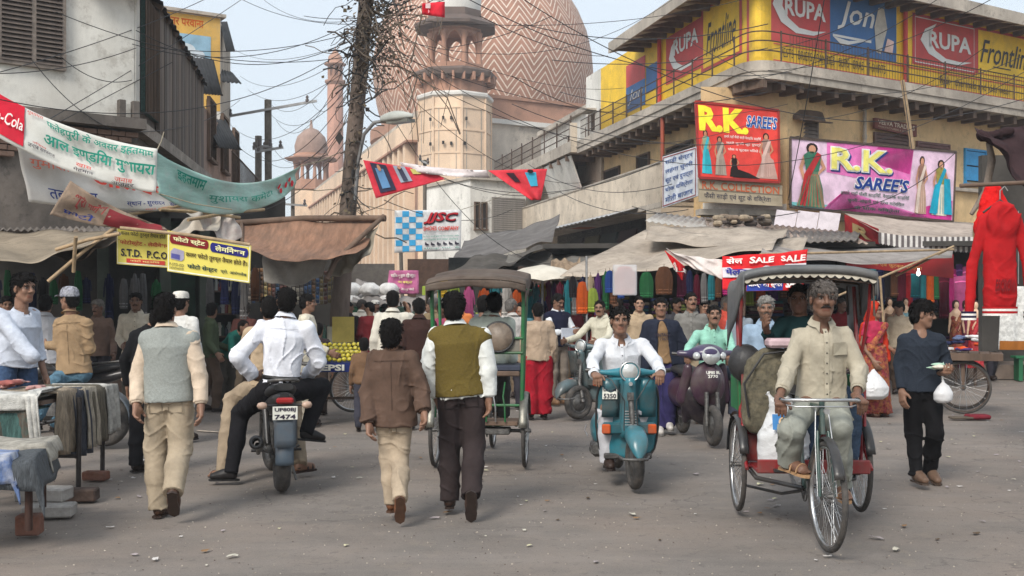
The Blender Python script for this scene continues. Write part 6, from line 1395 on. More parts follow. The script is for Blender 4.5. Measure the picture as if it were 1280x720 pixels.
A=P(476,151,PY-.6);B=P(516,146,PY-1.2);d=(B-A);mb=MB();rings=[]
for i in range(9):
 t=i/8;c0=A+d*t;wd=.04+.13*sin(pi*min(1,t*.85+.12));ht=.03+.1*sin(pi*min(1,t*.8+.15));rings.append([c0+Vector((0,wd*cos(a)*1.1,ht*(sin(a)if sin(a)>0 else .45*sin(a))))for a in[2*pi*k_/12 for k_ in range(12)]])
mb.loft(rings,cm((175,178,172),'paint'));mb.build('lamp_head',None,LP,world=True)
mb=MB();mb.bar(A+d*.3-Vector((0,0,.05)),A+d*.95-Vector((0,0,.05)),.16,.05,cm((120,122,115),'gloss'));mb.build('glass',None,LP,world=True)
for(pts,lab,arms)in(([P(336,260,34),P(335,125,34)],'grey square utility pole with long slanting arm left of the minaret',((276,147,396,126),(320,190,354,184),(322,183,340,183))),([P(323,240,36),P(323,170,36)],'shorter utility pole beside the taller square one',((316,186,332,186),)),([P(366,300,40),P(366,228,40)],'thin dark pole with short crossbar beyond the green banner',((352,255,384,257),)),([P(531,330,42),P(531,200,42)],'slim lattice pole standing in front of the mosque wall',((524,200,536,205),(520,222,540,226))),([P(505,378,40),P(500,285,40)],'cable wrapped thin pole in the lane under the checked banner',((496,300,506,300),))):
 r=empty('utility_pole',pts[0],lab,'utility pole');Y=pts[0].y;mb=MB();lo_=Vector(pts[0]);lo_.z=0;mb.tube([lo_,pts[1]],.11 if Y<38 else .07,8,cm((105,98,90),'rough'));mb.build('pole',None,r,world=True)
 for a in arms:mb=MB();mb.bar(P(a[0],a[1],Y-.15),P(a[2],a[3],Y-.15),.07,.07,steel);mb.build('cross_arm',None,r,world=True)
 for a in arms:
  for u in(.1,.9):mb=MB();mb.lathe([(.05,0),(.06,.08),(.03,.12),(.05,.16),(.02,.22)],P(a[0]+(a[2]-a[0])*u,a[1]+(a[3]-a[1])*u,Y-.15),n=8,m=cm((70,60,60),'gloss'));mb.build('insulator',None,r,world=True)
mb=MB();c=P(424,172,18);mb.prism([(0,.1),(.07,0),(0,-.12),(-.07,0)],c,(1,0,0),(0,0,1),.01,cm((40,35,35),'paint'));mb.build('kite',label='small dark torn kite caught in the wires left of the pole',cat='kite',origin=c)
# overhead cables
def cable(a,b,sag,lab,r=.011,m=None):
 A,B=P(*a),P(*b);n=22;L=(B-A).length
 pts=[A.lerp(B,i/n)-Vector((0,0,sag*4*(i/n)*(1-i/n)))for i in range(n+1)]
 mb=MB();mb.tube(pts,r,5,m or wirem,cap=False);mb.build('cable',label=lab,cat='cable',group='overhead cables',origin=A)
T=lambda y:(457-y*.1,y,PY)
CB=[((-30,98,13),(275,-10,19),.1,'from the left house roof edge up past the louvred window'),((70,15,15),T(68),.35,'from the louvred window towards the upper pole'),((-20,92,14),(170,60,16.2),.1,'short one crossing the limewashed wall'),((60,150,14),(330,-20,22),.05,'steep one crossing in front of the yellow advertisement'),((70,155,15),(215,78,17),.0,'diagonal from the brick ledge over the plank wall'),((40,75,15),(150,165,16),.15,'drooping from window sill to ledge'),((75,70,15.5),(165,100,16.2),.15,'slack one below the louvred window'),((170,38,16),T(42),.5,'from the roof corner sagging to the pole'),((165,55,16),T(20),.4,'second from the roof corner to the pole'),((270,-20,24),T(30),.25,'upper one descending from the sky to the pole'),((200,60,17),(560,-10,20),.4,'long one past the pole top to the right'),((-20,120,12),T(48),.6,'long low one from the left edge to the pole'),((290,60,40),T(46),.4,'from the advert block to the pole, upper'),((300,95,38),T(58),.5,'from the tin hood to the pole, upper'),((310,112,36),T(75),.5,'from the tin hood to the pole, lower'),((336,128,34),T(40),.7,'from square pole top to trunk pole top'),((336,140,34),T(95),.6,'from square pole to trunk pole, middle'),((345,150,34),T(25),1.0,'deep loop from square pole arm to trunk pole'),((390,128,34),T(60),.6,'from the slanting arm end to the trunk pole'),((280,147,33),T(85),.9,'from the slanting arm left end to the trunk pole'),((336,175,34),T(120),.9,'lowest slack one left of the trunk pole'),((295,180,26),T(100),.8,'from the lower tin hood to the trunk pole'),((323,190,36),T(140),.7,'from the short pole to the trunk pole'),((310,235,18),T(130),.5,'rising from the green banner to the trunk pole'),((280,268,17),T(165),.4,'rising from the bundled cloth to the trunk pole'),(T(18),(1010,-25,24),.5,'long high one from trunk pole to the corner roof'),(T(35),(860,-15,26),.9,'high one from trunk pole to the roof tip'),(T(30),(1280,90,18),1.9,'deep sagging one from trunk pole to the far right'),(T(55),(950,150,24),1.0,'from trunk pole down to the red signboard'),(T(60),(745,225,30),.8,'from trunk pole to the lane balcony'),(T(75),(700,330,24),.9,'dropping from trunk pole to the white umbrella stalls'),(T(50),(985,130,25),.7,'from trunk pole to the corner bay'),(T(25),(780,110,33),.4,'from trunk pole to the stair tower'),((560,-15,20),(990,90,24.5),.6,'from the top edge across the dome to the slab'),((640,-10,22),(1290,120,26),1.4,'long one crossing the dome and hoardings'),((600,20,20),(760,70,34),.2,'short one grazing the dome edge'),((960,88,21),(1290,-30,15),.3,'rising one across the Jon panel'),((930,100,20),(1200,-20,16),.25,'rising one left of the second red panel'),((940,64,20),(1150,-20,15),.2,'upper rising one over the first red panel'),((860,50,22),(1300,60,18),.9,'drooping one along the railing'),((1000,150,22),(1230,60,19),.3,'slanting one over the Veeva board'),((690,75,25),(960,60,24),.2,'level one to the rounded slab corner'),((655,30,24),(960,30,20),.3,'level one above the first red panel'),((700,115,30),(960,115,22),.3,'level one under the left balcony slab'),((640,130,26),(1000,170,24),.5,'slack one ending at the red signboard corner'),((790,258,29),(1000,265,24),.25,'low one across the shutter header'),((985,255,24),(1195,190,27),.6,'loose loop over the pink banner'),((700,240,33),(860,262,24),.3,'low one along the pale balcony'),((660,205,36),(840,230,28),.5,'slack one below the lane balcony'),((520,205,30),(700,240,34),.4,'faint one before the mosque tower'),((530,215,30),(830,200,29),.7,'crossing the lane above the film banner'),((480,250,24),(640,262,38),.4,'in front of the mosque wall to the shutter house'),((170,165,16),(300,125,30),.2,'thin one along the sill band'),((1030,0,20),(985,250,24),.1,'hanging down past the red signboard'),((1128,100,24),(1140,188,24),.0,'thick drop at the Veeva board'),((560,60,28),(690,20,28),.1,'short high one over the dome'),((640,95,22),(770,140,33),.2,'short one to the stair tower hood'),((380,20,30),(555,0,22),.2,'crossing behind the pole top'),((330,0,30),(470,20,19),.3,'from the top edge to the pole crown')]
for a,b,s_,lab in CB:cable(a,b,s_,'thin black overhead cable '+lab,.006 if min(a[2],b[2])<20 else .0095)
mb=MB();mb.tube([P(1128,100,24.4),P(1141,186,24.6)],.05,8,bam);mb.build('slanting_stick',label='slanting brown bamboo stick beside the Veeva Traders board',cat='stick',origin=P(1128,100,24.4))
# near right stall with hanging clothes
RT=empty('vendor_stall',P(1290,378,10.5),'dark vendor stall at the right edge with bundled brown tarpaulin','stall');RT.location.z=0
mb=MB();mb.tube([P(1255,520,11.5)*1,P(1248,300,11.5),P(1226,232,11.2),P(1232,190,11.2),P(1226,178,11.2)],[.05,.05,.07,.08,.06],8,wood)if False else mb.tube([P(1214,268,11),P(1232,240,11),P(1240,200,11),P(1236,178,11)],[.02,.035,.04,.03],8,mat('gnarled_branch',(.2,.16,.13),.9,.3,6,.6));mb.build('branch',None,RT,world=True)
brt=mat('brown_tarp_bundle',(.04,.024,.026),.95,.3,4,.6,10,spec=.05)
fn=cloth(P(1236,182,10.4),P(1345,300,10.2),P(1345,150,11.2),P(1218,160,11.2),.03,.05,91);mb=MB();mb.grid(fn,24,14,brt,.01);mb.build('tarpaulin',None,RT,world=True)
f=Fld(np.array(P(1228,180,11))-.3,np.array(P(1228,180,11))+.35,.022);f.cone(P(1226,168,11),P(1240,176,10.9),.05,.04);f.cone(P(1228,172,11),P(1262,164,11),.045,.05);f.wrinkle(.015,3,4);v,q_=f.mesh();o_=np_mesh('bundle',v,q_,[brt],RT,off=np.array(RT.location))
mb=MB();mb.box((P(1278,0,12.6).x,12.6,2.15),(.95,.1,2.2),inn);mb.build('dark_backdrop',None,RT,world=True)  # added near-black sheet standing for the darkness behind the hung clothes
mb=MB();mb.tube([P(1200,242,7.2)+Vector((0,0,.05)),P(1400,232,7.2)+Vector((0,0,.05))],.014,6,wood);mb.build('garment_rail',label='thin rail holding the red hooded sweatshirts',cat='rail',origin=P(1240,240,7.2))
def hoodie(px,py0,py1,wpx,Y,c,lab,wht=(225,220,215)):
 A=np.array(P(px,py0,Y));sc=(py1-py0)*Y/F/.68;W=wpx*Y/F/2;root=empty('sweatshirt',A,lab,'sweatshirt');m=cm(c)
 f=Fld(A-np.array([W*1.5,.2,.78*sc]),A+np.array([W*1.5,.2,.12]),.009);X,Yv,Z=np.eye(3)
 f.prof(A-Z*.66*sc,A-Z*.05,X,Yv,[0,.1,.8,.93,1],[W*.66,W*.7,W*.66,W*.6,W*.35],[.06,.075,.07,.05,.03],0)
 for q in(-1,1):f.cone(A+X*q*W*.66-Z*.1*sc,A+X*q*W*1.14-Z*.38*sc,.045*sc,.036*sc,.012,squash=(Yv,.7));f.cone(A+X*q*W*1.14-Z*.38*sc,A+X*q*W*1.3-Z*.7*sc,.036*sc,.032*sc,.01,squash=(Yv,.7))
 f.ell(A-Z*.1*sc-Yv*.05,(.11*sc,.05,.12*sc),k=.03);f.ell(A-Z*.08*sc-Yv*.1,(.06*sc,.03,.07*sc),k=.02,op='sub');f.wrinkle(.008,1.,5);v,q=f.mesh();np_mesh('body',v,q,[m],root,off=A)
 mb=MB()
 for i,z in enumerate((.655,.67,.685,.70)):
  ring=lambda zz,e:[Vector(A+X*cos(t)*(W*.66+e)+Yv*sin(t)*(.062+e)-Z*zz*sc)for t in np.linspace(0,2*pi,25)[:-1]]
  mb.loft([ring(z,.008),ring(z+.014,.008)],cm(wht if i%2 else c,'knit'),cap=False)
 mb.build('waistband',None,root,world=True)
 mb=MB()
 for q in(-1,1):
  e=Vector(A+X*q*W*1.3-Z*.7*sc)
  for i in range(4):mb.lathe([(.046,0),(.046,.014)],e-Vector((0,0,.0+i*.014)),n=12,m=cm(wht if i%2 else(40,35,60),'knit'))
 mb.build('cuff',None,root,world=True)
 mb=MB();mb.tube([A+(-W*.7,0,-.05),A+(0,0,.03),A+(W*.7,0,-.05)],.008,6,blk);mb.tube([A+(0,0,.03),A+(0,0,.09),A+(.03,0,.12),A+(.05,0,.09)],.004,5,steel);mb.build('hanger',None,root,world=True)
 s_=Sheet(lambda u,v:Vector(A+X*W*(-.45+.9*u)-Yv*.079-Z*sc*(.56-.08*v)),.004);s_.text('ESCROW',0,0,1,1,cm((120,25,30),'print'),bold=.04,shear=.2);s_.build('lettering',root)
 return root
hoodie(1250,256,388,60,7.2,(168,30,34),'bright red hooded sweatshirt with striped hem hanging in front')
A=P(1240,248,7.9);f=Fld(np.array(A)-.3,np.array(A)+.3,.012);f.cone(A+Vector((0,0,.05)),A+Vector((-.04,0,-.2)),.06,.09);f.cone(A+Vector((.03,.02,.03)),A+Vector((.1,.02,-.15)),.05,.07);f.wrinkle(.014,1.6,3);v,q=f.mesh();o_=np_mesh('sweatshirt',v,q,[cm((205,30,30),'knit')],None,off=np.array(A));o_.location=A;tag(o_,'crumpled second red sweatshirt behind and above the hooded one','sweatshirt')
A=P(1273,358,9.2);W=.17;root=empty('embroidered_shirt',A,'white embroidered top with brown hem hanging at the far right edge','garment')
mb=MB();fnn=lambda u,v:Vector((A.x+(u-.5)*(.27+.05*(1-v)),A.y-.03*sin(pi*u)+.012*sin(17*u),A.z-.52*(1-v)));mb.grid(fnn,14,12,mat('white_eyelet',(.6,.6,.58),.9,.25,30,.4,30),.01);mb.build('cloth',None,root,world=True)
mb=MB();mb.grid(lambda u,v:fnn(u,.0+.14*v)+Vector((0,-.006,0)),14,2,cm((150,95,45)));mb.build('hem',None,root,world=True)
mb=MB();mb.tube([A+Vector((0,0,.02)),A+Vector((0,0,.62))],.004,4,steel);mb.build('hanger_wire',None,root,world=True)
for a_,b_,c_,d_,lb in((P(440,372,25),P(500,378,24),P(498,352,27),P(445,350,28),'grey sheet awning left in the lane mouth above the bales'),(P(470,392,27),P(556,385,26),P(552,366,29),P(476,366,30),'low dusty awning in the lane under the pink banner'),(P(520,372,30),P(575,362,28),P(575,338,33),P(525,345,34),'dark cloth canopy in the lane right of the pink banner')):
 banner('awning',lb,cloth(a_,b_,c_,d_,.15,.05,int(a_.x*10)),gt if 'dark' not in lb else dt,'awning',nx=20)
for px,Y,h_,c in((452,29,2.6,(95,90,85)),(548,31,2.8,(80,60,50)),(604,27.5,2.7,(60,62,60)),(668,30,2.8,(70,55,48))):
 t=empty('lane_stall',P(px,378,Y)*1,'small crowded lane stall at picture column %s of the lane, seen over the heads'%{452:'far left',548:'left middle',604:'right middle',668:'far right'}[px],'stall');t.location.z=0;x=P(px,0,Y).x
 mb=MB();mb.box((x,Y,h_/2),(1.7,.1,h_),cm(c,'rough'));mb.build('back_panel',None,t,world=True)
 mb=MB();mb.box((x,Y-.5,.45),(1.6,.7,.9),wood,bev=.02);mb.build('counter',None,t,world=True)
 for j in range(9):mb=MB();mb.box((x-.7+.17*j,Y-.15,1.2+.35*(j%3)),(.15,.12,.3),cm(rr.choice(list(GC.values()))),bev=.02);mb.build('goods',None,t,world=True)
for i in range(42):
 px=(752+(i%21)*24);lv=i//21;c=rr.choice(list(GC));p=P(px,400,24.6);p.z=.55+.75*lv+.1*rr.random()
 mb=MB();hh=.28+.2*rr.random();[mb.box(p+Vector((rr.uniform(-.02,.02),0,k_*.07)),(.34,.3,.06),cm(tuple(int(q*.5+20)for q in GC[rr.choice(list(GC))])),bev=.012)for k_ in range(int(hh/.07))]  # cloth colours darkened to put the shop gloom into them
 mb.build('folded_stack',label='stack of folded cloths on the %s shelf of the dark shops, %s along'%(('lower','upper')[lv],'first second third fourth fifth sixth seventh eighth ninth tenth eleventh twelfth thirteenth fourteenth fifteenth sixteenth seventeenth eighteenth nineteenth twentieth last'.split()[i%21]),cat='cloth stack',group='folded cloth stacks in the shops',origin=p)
for z in(.5,1.25):mb=MB();SF_.box(mb,ts(735),ts(1240),z,z+.04,.05,.6,wood);mb.build('shelf',parent=RS,world=True)
for i in range(26):
 px=-30+i*14+rr.uniform(-3,3);
 if 120<px<135 or 200<px<252:continue
 garment(px,340+rr.uniform(-6,10),385+rr.uniform(-10,20),11,18.2+rr.uniform(-.3,.3),rr.choice(['black','brown','grey','navy','maroon','green']),'in the left shops, %s from the left edge'%'first second third fourth fifth sixth seventh eighth ninth tenth eleventh twelfth thirteenth fourteenth fifteenth sixteenth seventeenth eighteenth nineteenth twentieth twenty-first twenty-second twenty-third twenty-fourth twenty-fifth last'.split()[i],'bag' if i%2 else 'kurta',group='goods in the left shops')
for i,(px,py)in enumerate(((1085,342),(1148,341))):
 c=P(px,py,21.2);mb=MB();mb.lathe([(.0,-.06),(.03,-.04),(.035,0),(.015,.04),(.015,.08)],c,n=12,m=mat('lit_bulb',(.9,.9,.85),.4,0,3,0,emit=(1,.97,.9,6)));mb.build('bulb',label='%s lit white bulb hanging in the saree shop'%('left','right')[i],cat='bulb',origin=c)
for px,Y,z in((1342,10.2,2.75),(1342,11.2,3.3),(1342,12.6,3.3),(1396,7.2,2.6)):
 p=P(px,378,Y);mb=MB();mb.tube([(p.x,Y,0),(p.x,Y,z)],.03,7,bam);mb.build('post',None,RT,world=True)
 # vehicles (local frame: forward is -Y)
rub=mat('tyre_rubber',(.045,.042,.04),.85,.25,20,.3,60,dirt=(.12,.1,.085));chrome=mat('worn_chrome',(.5,.5,.5),.3,.2,12,.05,metal=.9);blackp=mat('black_enamel',(.02,.02,.022),.35,.2,8,.05,dirt=(.07,.06,.05))
oxid=mat('oily_metal',(.13,.125,.12),.5,.4,20,.3,metal=.7);seatm=mat('black_rexine',(.025,.024,.025),.5,.2,20,.2);lens=mat('lamp_glass',(.55,.56,.55),.12,.1,8,.1,metal=.4);amber=cm((200,85,30),'gloss');redl=cm((150,20,20),'gloss');platem=cm((225,225,215),'paint')
def B_(mb,nm,par):return mb.build(nm,None,par)
def wheel(par,c,R_,r,spokes=0,axis=(1,0,0),rimm=None,nm='wheel',hubr=.025,wd=.03,rz=0):
 mb=MB();mb.torus((0,0,0),axis,R_-r,r,44,10,rub);o=B_(mb,'tyre',None);o.name=nm;o.parent=par;o.location=c;o.rotation_euler=(0,0,rz)
 mb=MB();mb.torus((0,0,0),axis,R_-r*2.0,r*.55,44,6,rimm or chrome,1.3)
 if not spokes:mb.lathe([(.03,-wd),(R_-r*2.2,-wd*.5),(R_-r*2,0),(R_-r*2.2,wd*.5),(.03,wd)],(0,0,0),axis,20,rimm or chrome)
 B_(mb,'rim',o);mb=MB();A=Vector(axis);x=A.orthogonal().normalized();y=A.cross(x);mb.lathe([(hubr,-wd),(hubr,-wd*.9),(hubr*.6,-wd*.5),(hubr*.6,wd*.5),(hubr,wd*.9),(hubr,wd)],(0,0,0),axis,12,oxid);B_(mb,'hub',o)
 if spokes:
  mb=MB()
  for i in range(spokes):
   a=2*pi*i/spokes;b=a+(.5 if i%2 else-.5);mb.tube([(x*cos(b)+y*sin(b))*hubr*.9+A*wd*(.8 if i%4<2 else-.8),(x*cos(a)+y*sin(a))*(R_-r*2)],.0022,4,chrome,cap=False)
  B_(mb,'spokes',o)['kind']='stuff'
 return o
def ring_loft(mb,secs,m,n=14,p=2.0,cap=True):
 """secs: (y, z, half width, half height)"""
 R_=[]
 for y,z,a,b in secs:
  q=[]
  for k_ in range(n):t=2*pi*k_/n;c_,s_=cos(t),sin(t);q.append(Vector((a*abs(c_)**(2/p)*(1 if c_>0 else-1),y,z+b*abs(s_)**(2/p)*(1 if s_>0 else-1))))
  R_.append(q)
 return mb.loft(R_,m,cap=cap)
def fender(mb,c,R_,w_,a0,a1,m,n=16,th=.006):
 """arc over a wheel in the YZ plane; angles in degrees, 0 = forward, 90 = up"""
 mb.grid(lambda u,v:Vector((c[0]+w_*(2*u-1),c[1]-(R_-.35*w_*(2*u-1)**2)*cos(radians(a0+(a1-a0)*v)),c[2]+(R_-.35*w_*(2*u-1)**2)*sin(radians(a0+(a1-a0)*v)))),8,n,m,th)
def plate(par,c,w_,h_,lines,rz=0,m=None,tilt=0,face=-1):
 """number plate; face -1 looks forward (-Y), +1 looks back"""
 c=Vector(c);Xv=Vector((-face,0,0))if face>0 else Vector((1,0,0));mb=MB();mb.box(c,(w_,.008,h_),m or platem,bev=.003);o=B_(mb,'number_plate',par)
 fn=lambda u,v:c+Xv*w_*(u-.5)+Vector((0,face*.006,h_*(v-.5)));s=Sheet(fn,.002)
 for i,t in enumerate(lines):n=len(lines);s.text(t,.08,1-(i+.88)/n,.92,1-(i+.18)/n,bkp,bold=.03,lay=1)
 s.mb.build('characters',None,o);return o
 # classic metal scooter
def scooter(loc,rz,col,lab,steer=0,num=('UP80M','5350'),det=True):
 t=empty('scooter',loc,lab,'scooter',None,rz);m=cm(col,'gloss');md=cm(tuple(int(x*.75)for x in col),'gloss')
 wheel(t,(.03,-.62,.235),.235,.048,nm='front_wheel',rz=steer,rimm=oxid,wd=.05);wheel(t,(0,.62,.235),.235,.048,nm='rear_wheel',rimm=oxid,wd=.05)
 mb=MB();hw=lambda v:np.interp(v,[0,.12,.4,.75,.93,1],[.19,.25,.275,.27,.23,.15])
 mb.grid(lambda u,v:Vector(((2*u-1)*hw(v),-.36-.1*v*v+.09*abs(2*u-1)**2.5-.03*(1-abs(2*u-1)),.23+.74*v)),18,18,m,.012);ls=B_(mb,'leg_shield',t)
 mb=MB();mb.tube([Vector((q*hw(v),-.36-.1*v*v+.09,.23+.74*v))for q,v in[(-1,k_/10)for k_ in range(11)]+[(1,1-k_/10)for k_ in range(11)]],.012,6,blackp);B_(mb,'trim',ls)
 mb=MB();ring_loft(mb,[(-.5,.93,.045,.05),(-.51,.75,.055,.05),(-.51,.6,.065,.05)],m)if False else mb.grid(lambda u,v:Vector(((2*u-1)*(.055+.03*(1-v)),-.42-.1*v-.05*(1-(2*u-1)**2),.42+.53*v)),8,8,m,.01);B_(mb,'horn_cover',t)
 mb=MB();mb.box((0,-.42,.50),(.47,.06,.11),md,bev=.02);B_(mb,'lower_panel',t)
 for q in(-1,1):
  mb=MB();mb.box((q*.2,-.46,.5),(.075,.03,.085),amber,bev=.01);B_(mb,'indicator',t)
  mb=MB();mb.grid(lambda u,v:Vector((q*(.09+.145*u),-.415-.07*v-.012*(1-(2*u-1)**2),.6+.33*v)),4,4,md,.006);B_(mb,'shield_panel',t)
 mb=MB();ring_loft(mb,[(-.93,.3,.01,.02),(-.91,.37,.06,.05),(-.84,.43,.085,.08),(-.68,.47,.09,.085),(-.52,.47,.075,.075),(-.46,.45,.05,.05)],m,18,2.3);fo=B_(mb,'front_fender',t);fo.rotation_euler=(0,0,steer*.5)
 mb=MB();mb.tube([(-.12,-.84,.31),(-.1,-.93,.3),(0,-.96,.3),(.1,-.93,.3),(.12,-.84,.31)],.014,6,oxid);B_(mb,'bumper',t)
 mb=MB();mb.tube([(.0,-.5,.9),(.02,-.58,.5),(.1,-.62,.3)],.025,8,oxid);mb.tube([(.02,-.6,.42),(.1,-.6,.24)],.03,8,oxid);B_(mb,'fork',t)
 mb=MB();hb=[(-.34,-.36,1.0),(-.2,-.4,.985),(-.07,-.45,.99),(0,-.47,.995),(.07,-.45,.99),(.2,-.4,.985),(.34,-.36,1.0)];mb.tube(hb,[.018,.024,.045,.06,.045,.024,.018],10,m);hbo=B_(mb,'handlebar',t)
 for q in(-1,1):mb=MB();mb.tube([(q*.24,-.39,.99),(q*.37,-.35,1.005)],.021,8,blackp);B_(mb,'grip',hbo)
 mb=MB();mb.lathe([(.03,-.08),(.075,-.05),(.088,0),(.09,.02),(.082,.03)],(0,-.5,1.0),(0,-1,.05),20,m);mb.lathe([(.078,.025),(.06,.035),(.02,.045),(.0,.046)],(0,-.5,1.0),(0,-1,.05),20,lens);mb.torus((0,-.53,1.002),(0,-1,.05),.084,.008,24,6,chrome);B_(mb,'headlight',t)
 mb=MB();mb.box((0,-.12,.25),(.42,.5,.05),oxid,bev=.01);B_(mb,'floorboard',t)
 for q in(-1,1):
  f=Fld((q*.2-.3,.0,.1),(q*.2+.3,1.0,.85),.018);f.ell((q*.15,.52,.4),(.12,.31,.18),k=0);f.ell((0,.45,.52),(.15,.4,.2),k=.05);f.wrinkle(.001,1);v,q2=f.mesh();np_mesh('side_cowl',v,q2,[m],t)
 mb=MB();ring_loft(mb,[(.02,.74,.06,.04),(.1,.77,.13,.045),(.35,.79,.15,.05),(.55,.8,.15,.05),(.85,.82,.14,.05),(.95,.8,.07,.03)],seatm,14,2.5);B_(mb,'seat',t)
 mb=MB();mb.lathe([(.04,0),(.045,.18),(.02,.2)],(-.24,.35,.2),(.0,1,0),10,oxid);mb.box((-.2,.45,.22),(.14,.3,.14),oxid,bev=.03);B_(mb,'engine',t)
 mb=MB();[mb.tube([(q*.3,-.37,1.0),(q*.16,-.56,.93),(q*.05,-.56,.75),(q*.06,-.6,.5)],.005,5,blackp)for q in(-1,1)];B_(mb,'cable',t)
 for k_ in range(6):mb=MB();mb.box((0,-.525-.012*k_,.66-.022*k_),(.1,.012,.008),chrome);B_(mb,'horn_slat',t)
 mb=MB();[mb.tube([(q*.315,.2,.36),(q*.325,.5,.38),(q*.29,.8,.4)],.006,5,chrome)for q in(-1,1)];B_(mb,'cowl_trim',t)
 if num:plate(t,(-.17,-.475,.82),.13,.12,num)
 mb=MB();mb.lathe([(.018,0),(.018,.006)],(0,-.575,.9),(0,-1,0),12,chrome);mb.box((0,-.56,.79),(.06,.012,.07),oxid,bev=.005);B_(mb,'badge',t)
 return t
SC=scooter((G(789,612)+Vector((.0,.62,0))),radians(0),(45,120,135),'blue-green metal scooter with round headlight ridden by the man in white',radians(5))
scooter(P(752,0,15.8)*1,radians(-38),(80,100,105),'old grey-green scooter farther back with its front wheel turned left',radians(-15),None).location.z=0
# modern plastic scooter
def scooter2(loc,rz):
 t=empty('scooter',loc,'purple plastic-bodied scooter with wide headlamp cowl behind the rickshaw','scooter',None,rz);m=cm((62,36,56),'gloss');dk=cm((28,20,28),'gloss')
 wheel(t,(0,-.6,.23),.23,.05,nm='front_wheel',rimm=oxid,wd=.05,rz=.05);wheel(t,(0,.64,.23),.23,.05,nm='rear_wheel',rimm=oxid)
 f=Fld((-.45,-.85,.1),(.45,.1,1.0),.014);f.ell((0,-.4,.68),(.2,.1,.26),k=0);f.ell((0,-.5,.72),(.1,.1,.16),k=.06);f.cone((-.2,-.3,.86),(-.25,-.22,.5),.05,.07,.06);f.cone((.2,-.3,.86),(.25,-.22,.5),.05,.07,.06);v,q=f.mesh();np_mesh('front_apron',v,q,[m],t)
 f=Fld((-.45,-.6,.1),(.45,.2,1.0),.016);f.cone((-.24,-.25,.6),(-.2,-.2,.25),.05,.04,0);f.cone((.24,-.25,.6),(.2,-.2,.25),.05,.04,.03);f.ell((0,-.27,.5),(.22,.09,.3),k=.05);v,q=f.mesh();np_mesh('leg_shield',v,q,[dk],t)
 f=Fld((-.3,-.95,.2),(.3,-.3,.62),.012);f.ell((0,-.62,.4),(.095,.24,.14),k=0,cut=[((0,0,.38),(0,-.3,-1))]);v,q=f.mesh();np_mesh('front_fender',v,q,[m],t)
 f=Fld((-.45,-.75,.85),(.45,-.1,1.25),.011);f.ell((0,-.38,1.02),(.2,.15,.11),k=0,cut=[((0,0,.945),(0,0,-1))]);f.cone((-.12,-.36,1.01),(-.3,-.3,1.02),.05,.035,.05);f.cone((.12,-.36,1.01),(.3,-.3,1.02),.05,.035,.05);v,q=f.mesh();np_mesh('handlebar_cowl',v,q,[cm((58,48,82),'gloss')],t)
 mb=MB();mb.lathe([(.02,0),(.1,.0),(.105,.02),(.0,.03)],(0,-.505,1.0),(0,-1,.3),20,lens);o=B_(mb,'headlight',t);
 for q in(-1,1):mb=MB();mb.lathe([(.0,-.01),(.05,0),(.035,.02),(0,.025)],(q*.15,-.475,1.0),(q*.5,-1,.3),14,lens);B_(mb,'indicator',t);mb=MB();mb.tube([(q*.26,-.32,1.01),(q*.38,-.27,1.02)],.02,8,blackp);B_(mb,'grip',t)
 f=Fld((-.4,-.05,.25),(.4,1.1,.85),.02);f.ell((0,.5,.52),(.2,.5,.2),k=0);v,q=f.mesh();np_mesh('rear_body',v,q,[m],t)
 mb=MB();ring_loft(mb,[(.0,.72,.06,.04),(.15,.76,.14,.05),(.6,.79,.16,.05),(.95,.8,.12,.04)],seatm,14,2.5);B_(mb,'seat',t);mb=MB();mb.box((0,-.05,.3),(.4,.4,.08),dk,bev=.02);B_(mb,'floorboard',t)
 mb=MB();mb.tube([(-.06,-.55,.6),(-.07,-.6,.23)],.025,8,oxid);mb.tube([(.06,-.55,.6),(.07,-.6,.23)],.025,8,oxid);B_(mb,'fork',t)
 s=Sheet(lambda u,v:Vector((-.08+.16*u,-.615+.02*v,.76+.08*v)),.003);s.text('UP80 BL',0,.52,1,.95,platem,bold=.02);s.text('2770',.1,0,.8,.42,platem,bold=.02);s.mb.build('number_lettering',None,t)
 return t
scooter2(G(881,558)+Vector((.02,.6,0)),radians(7))
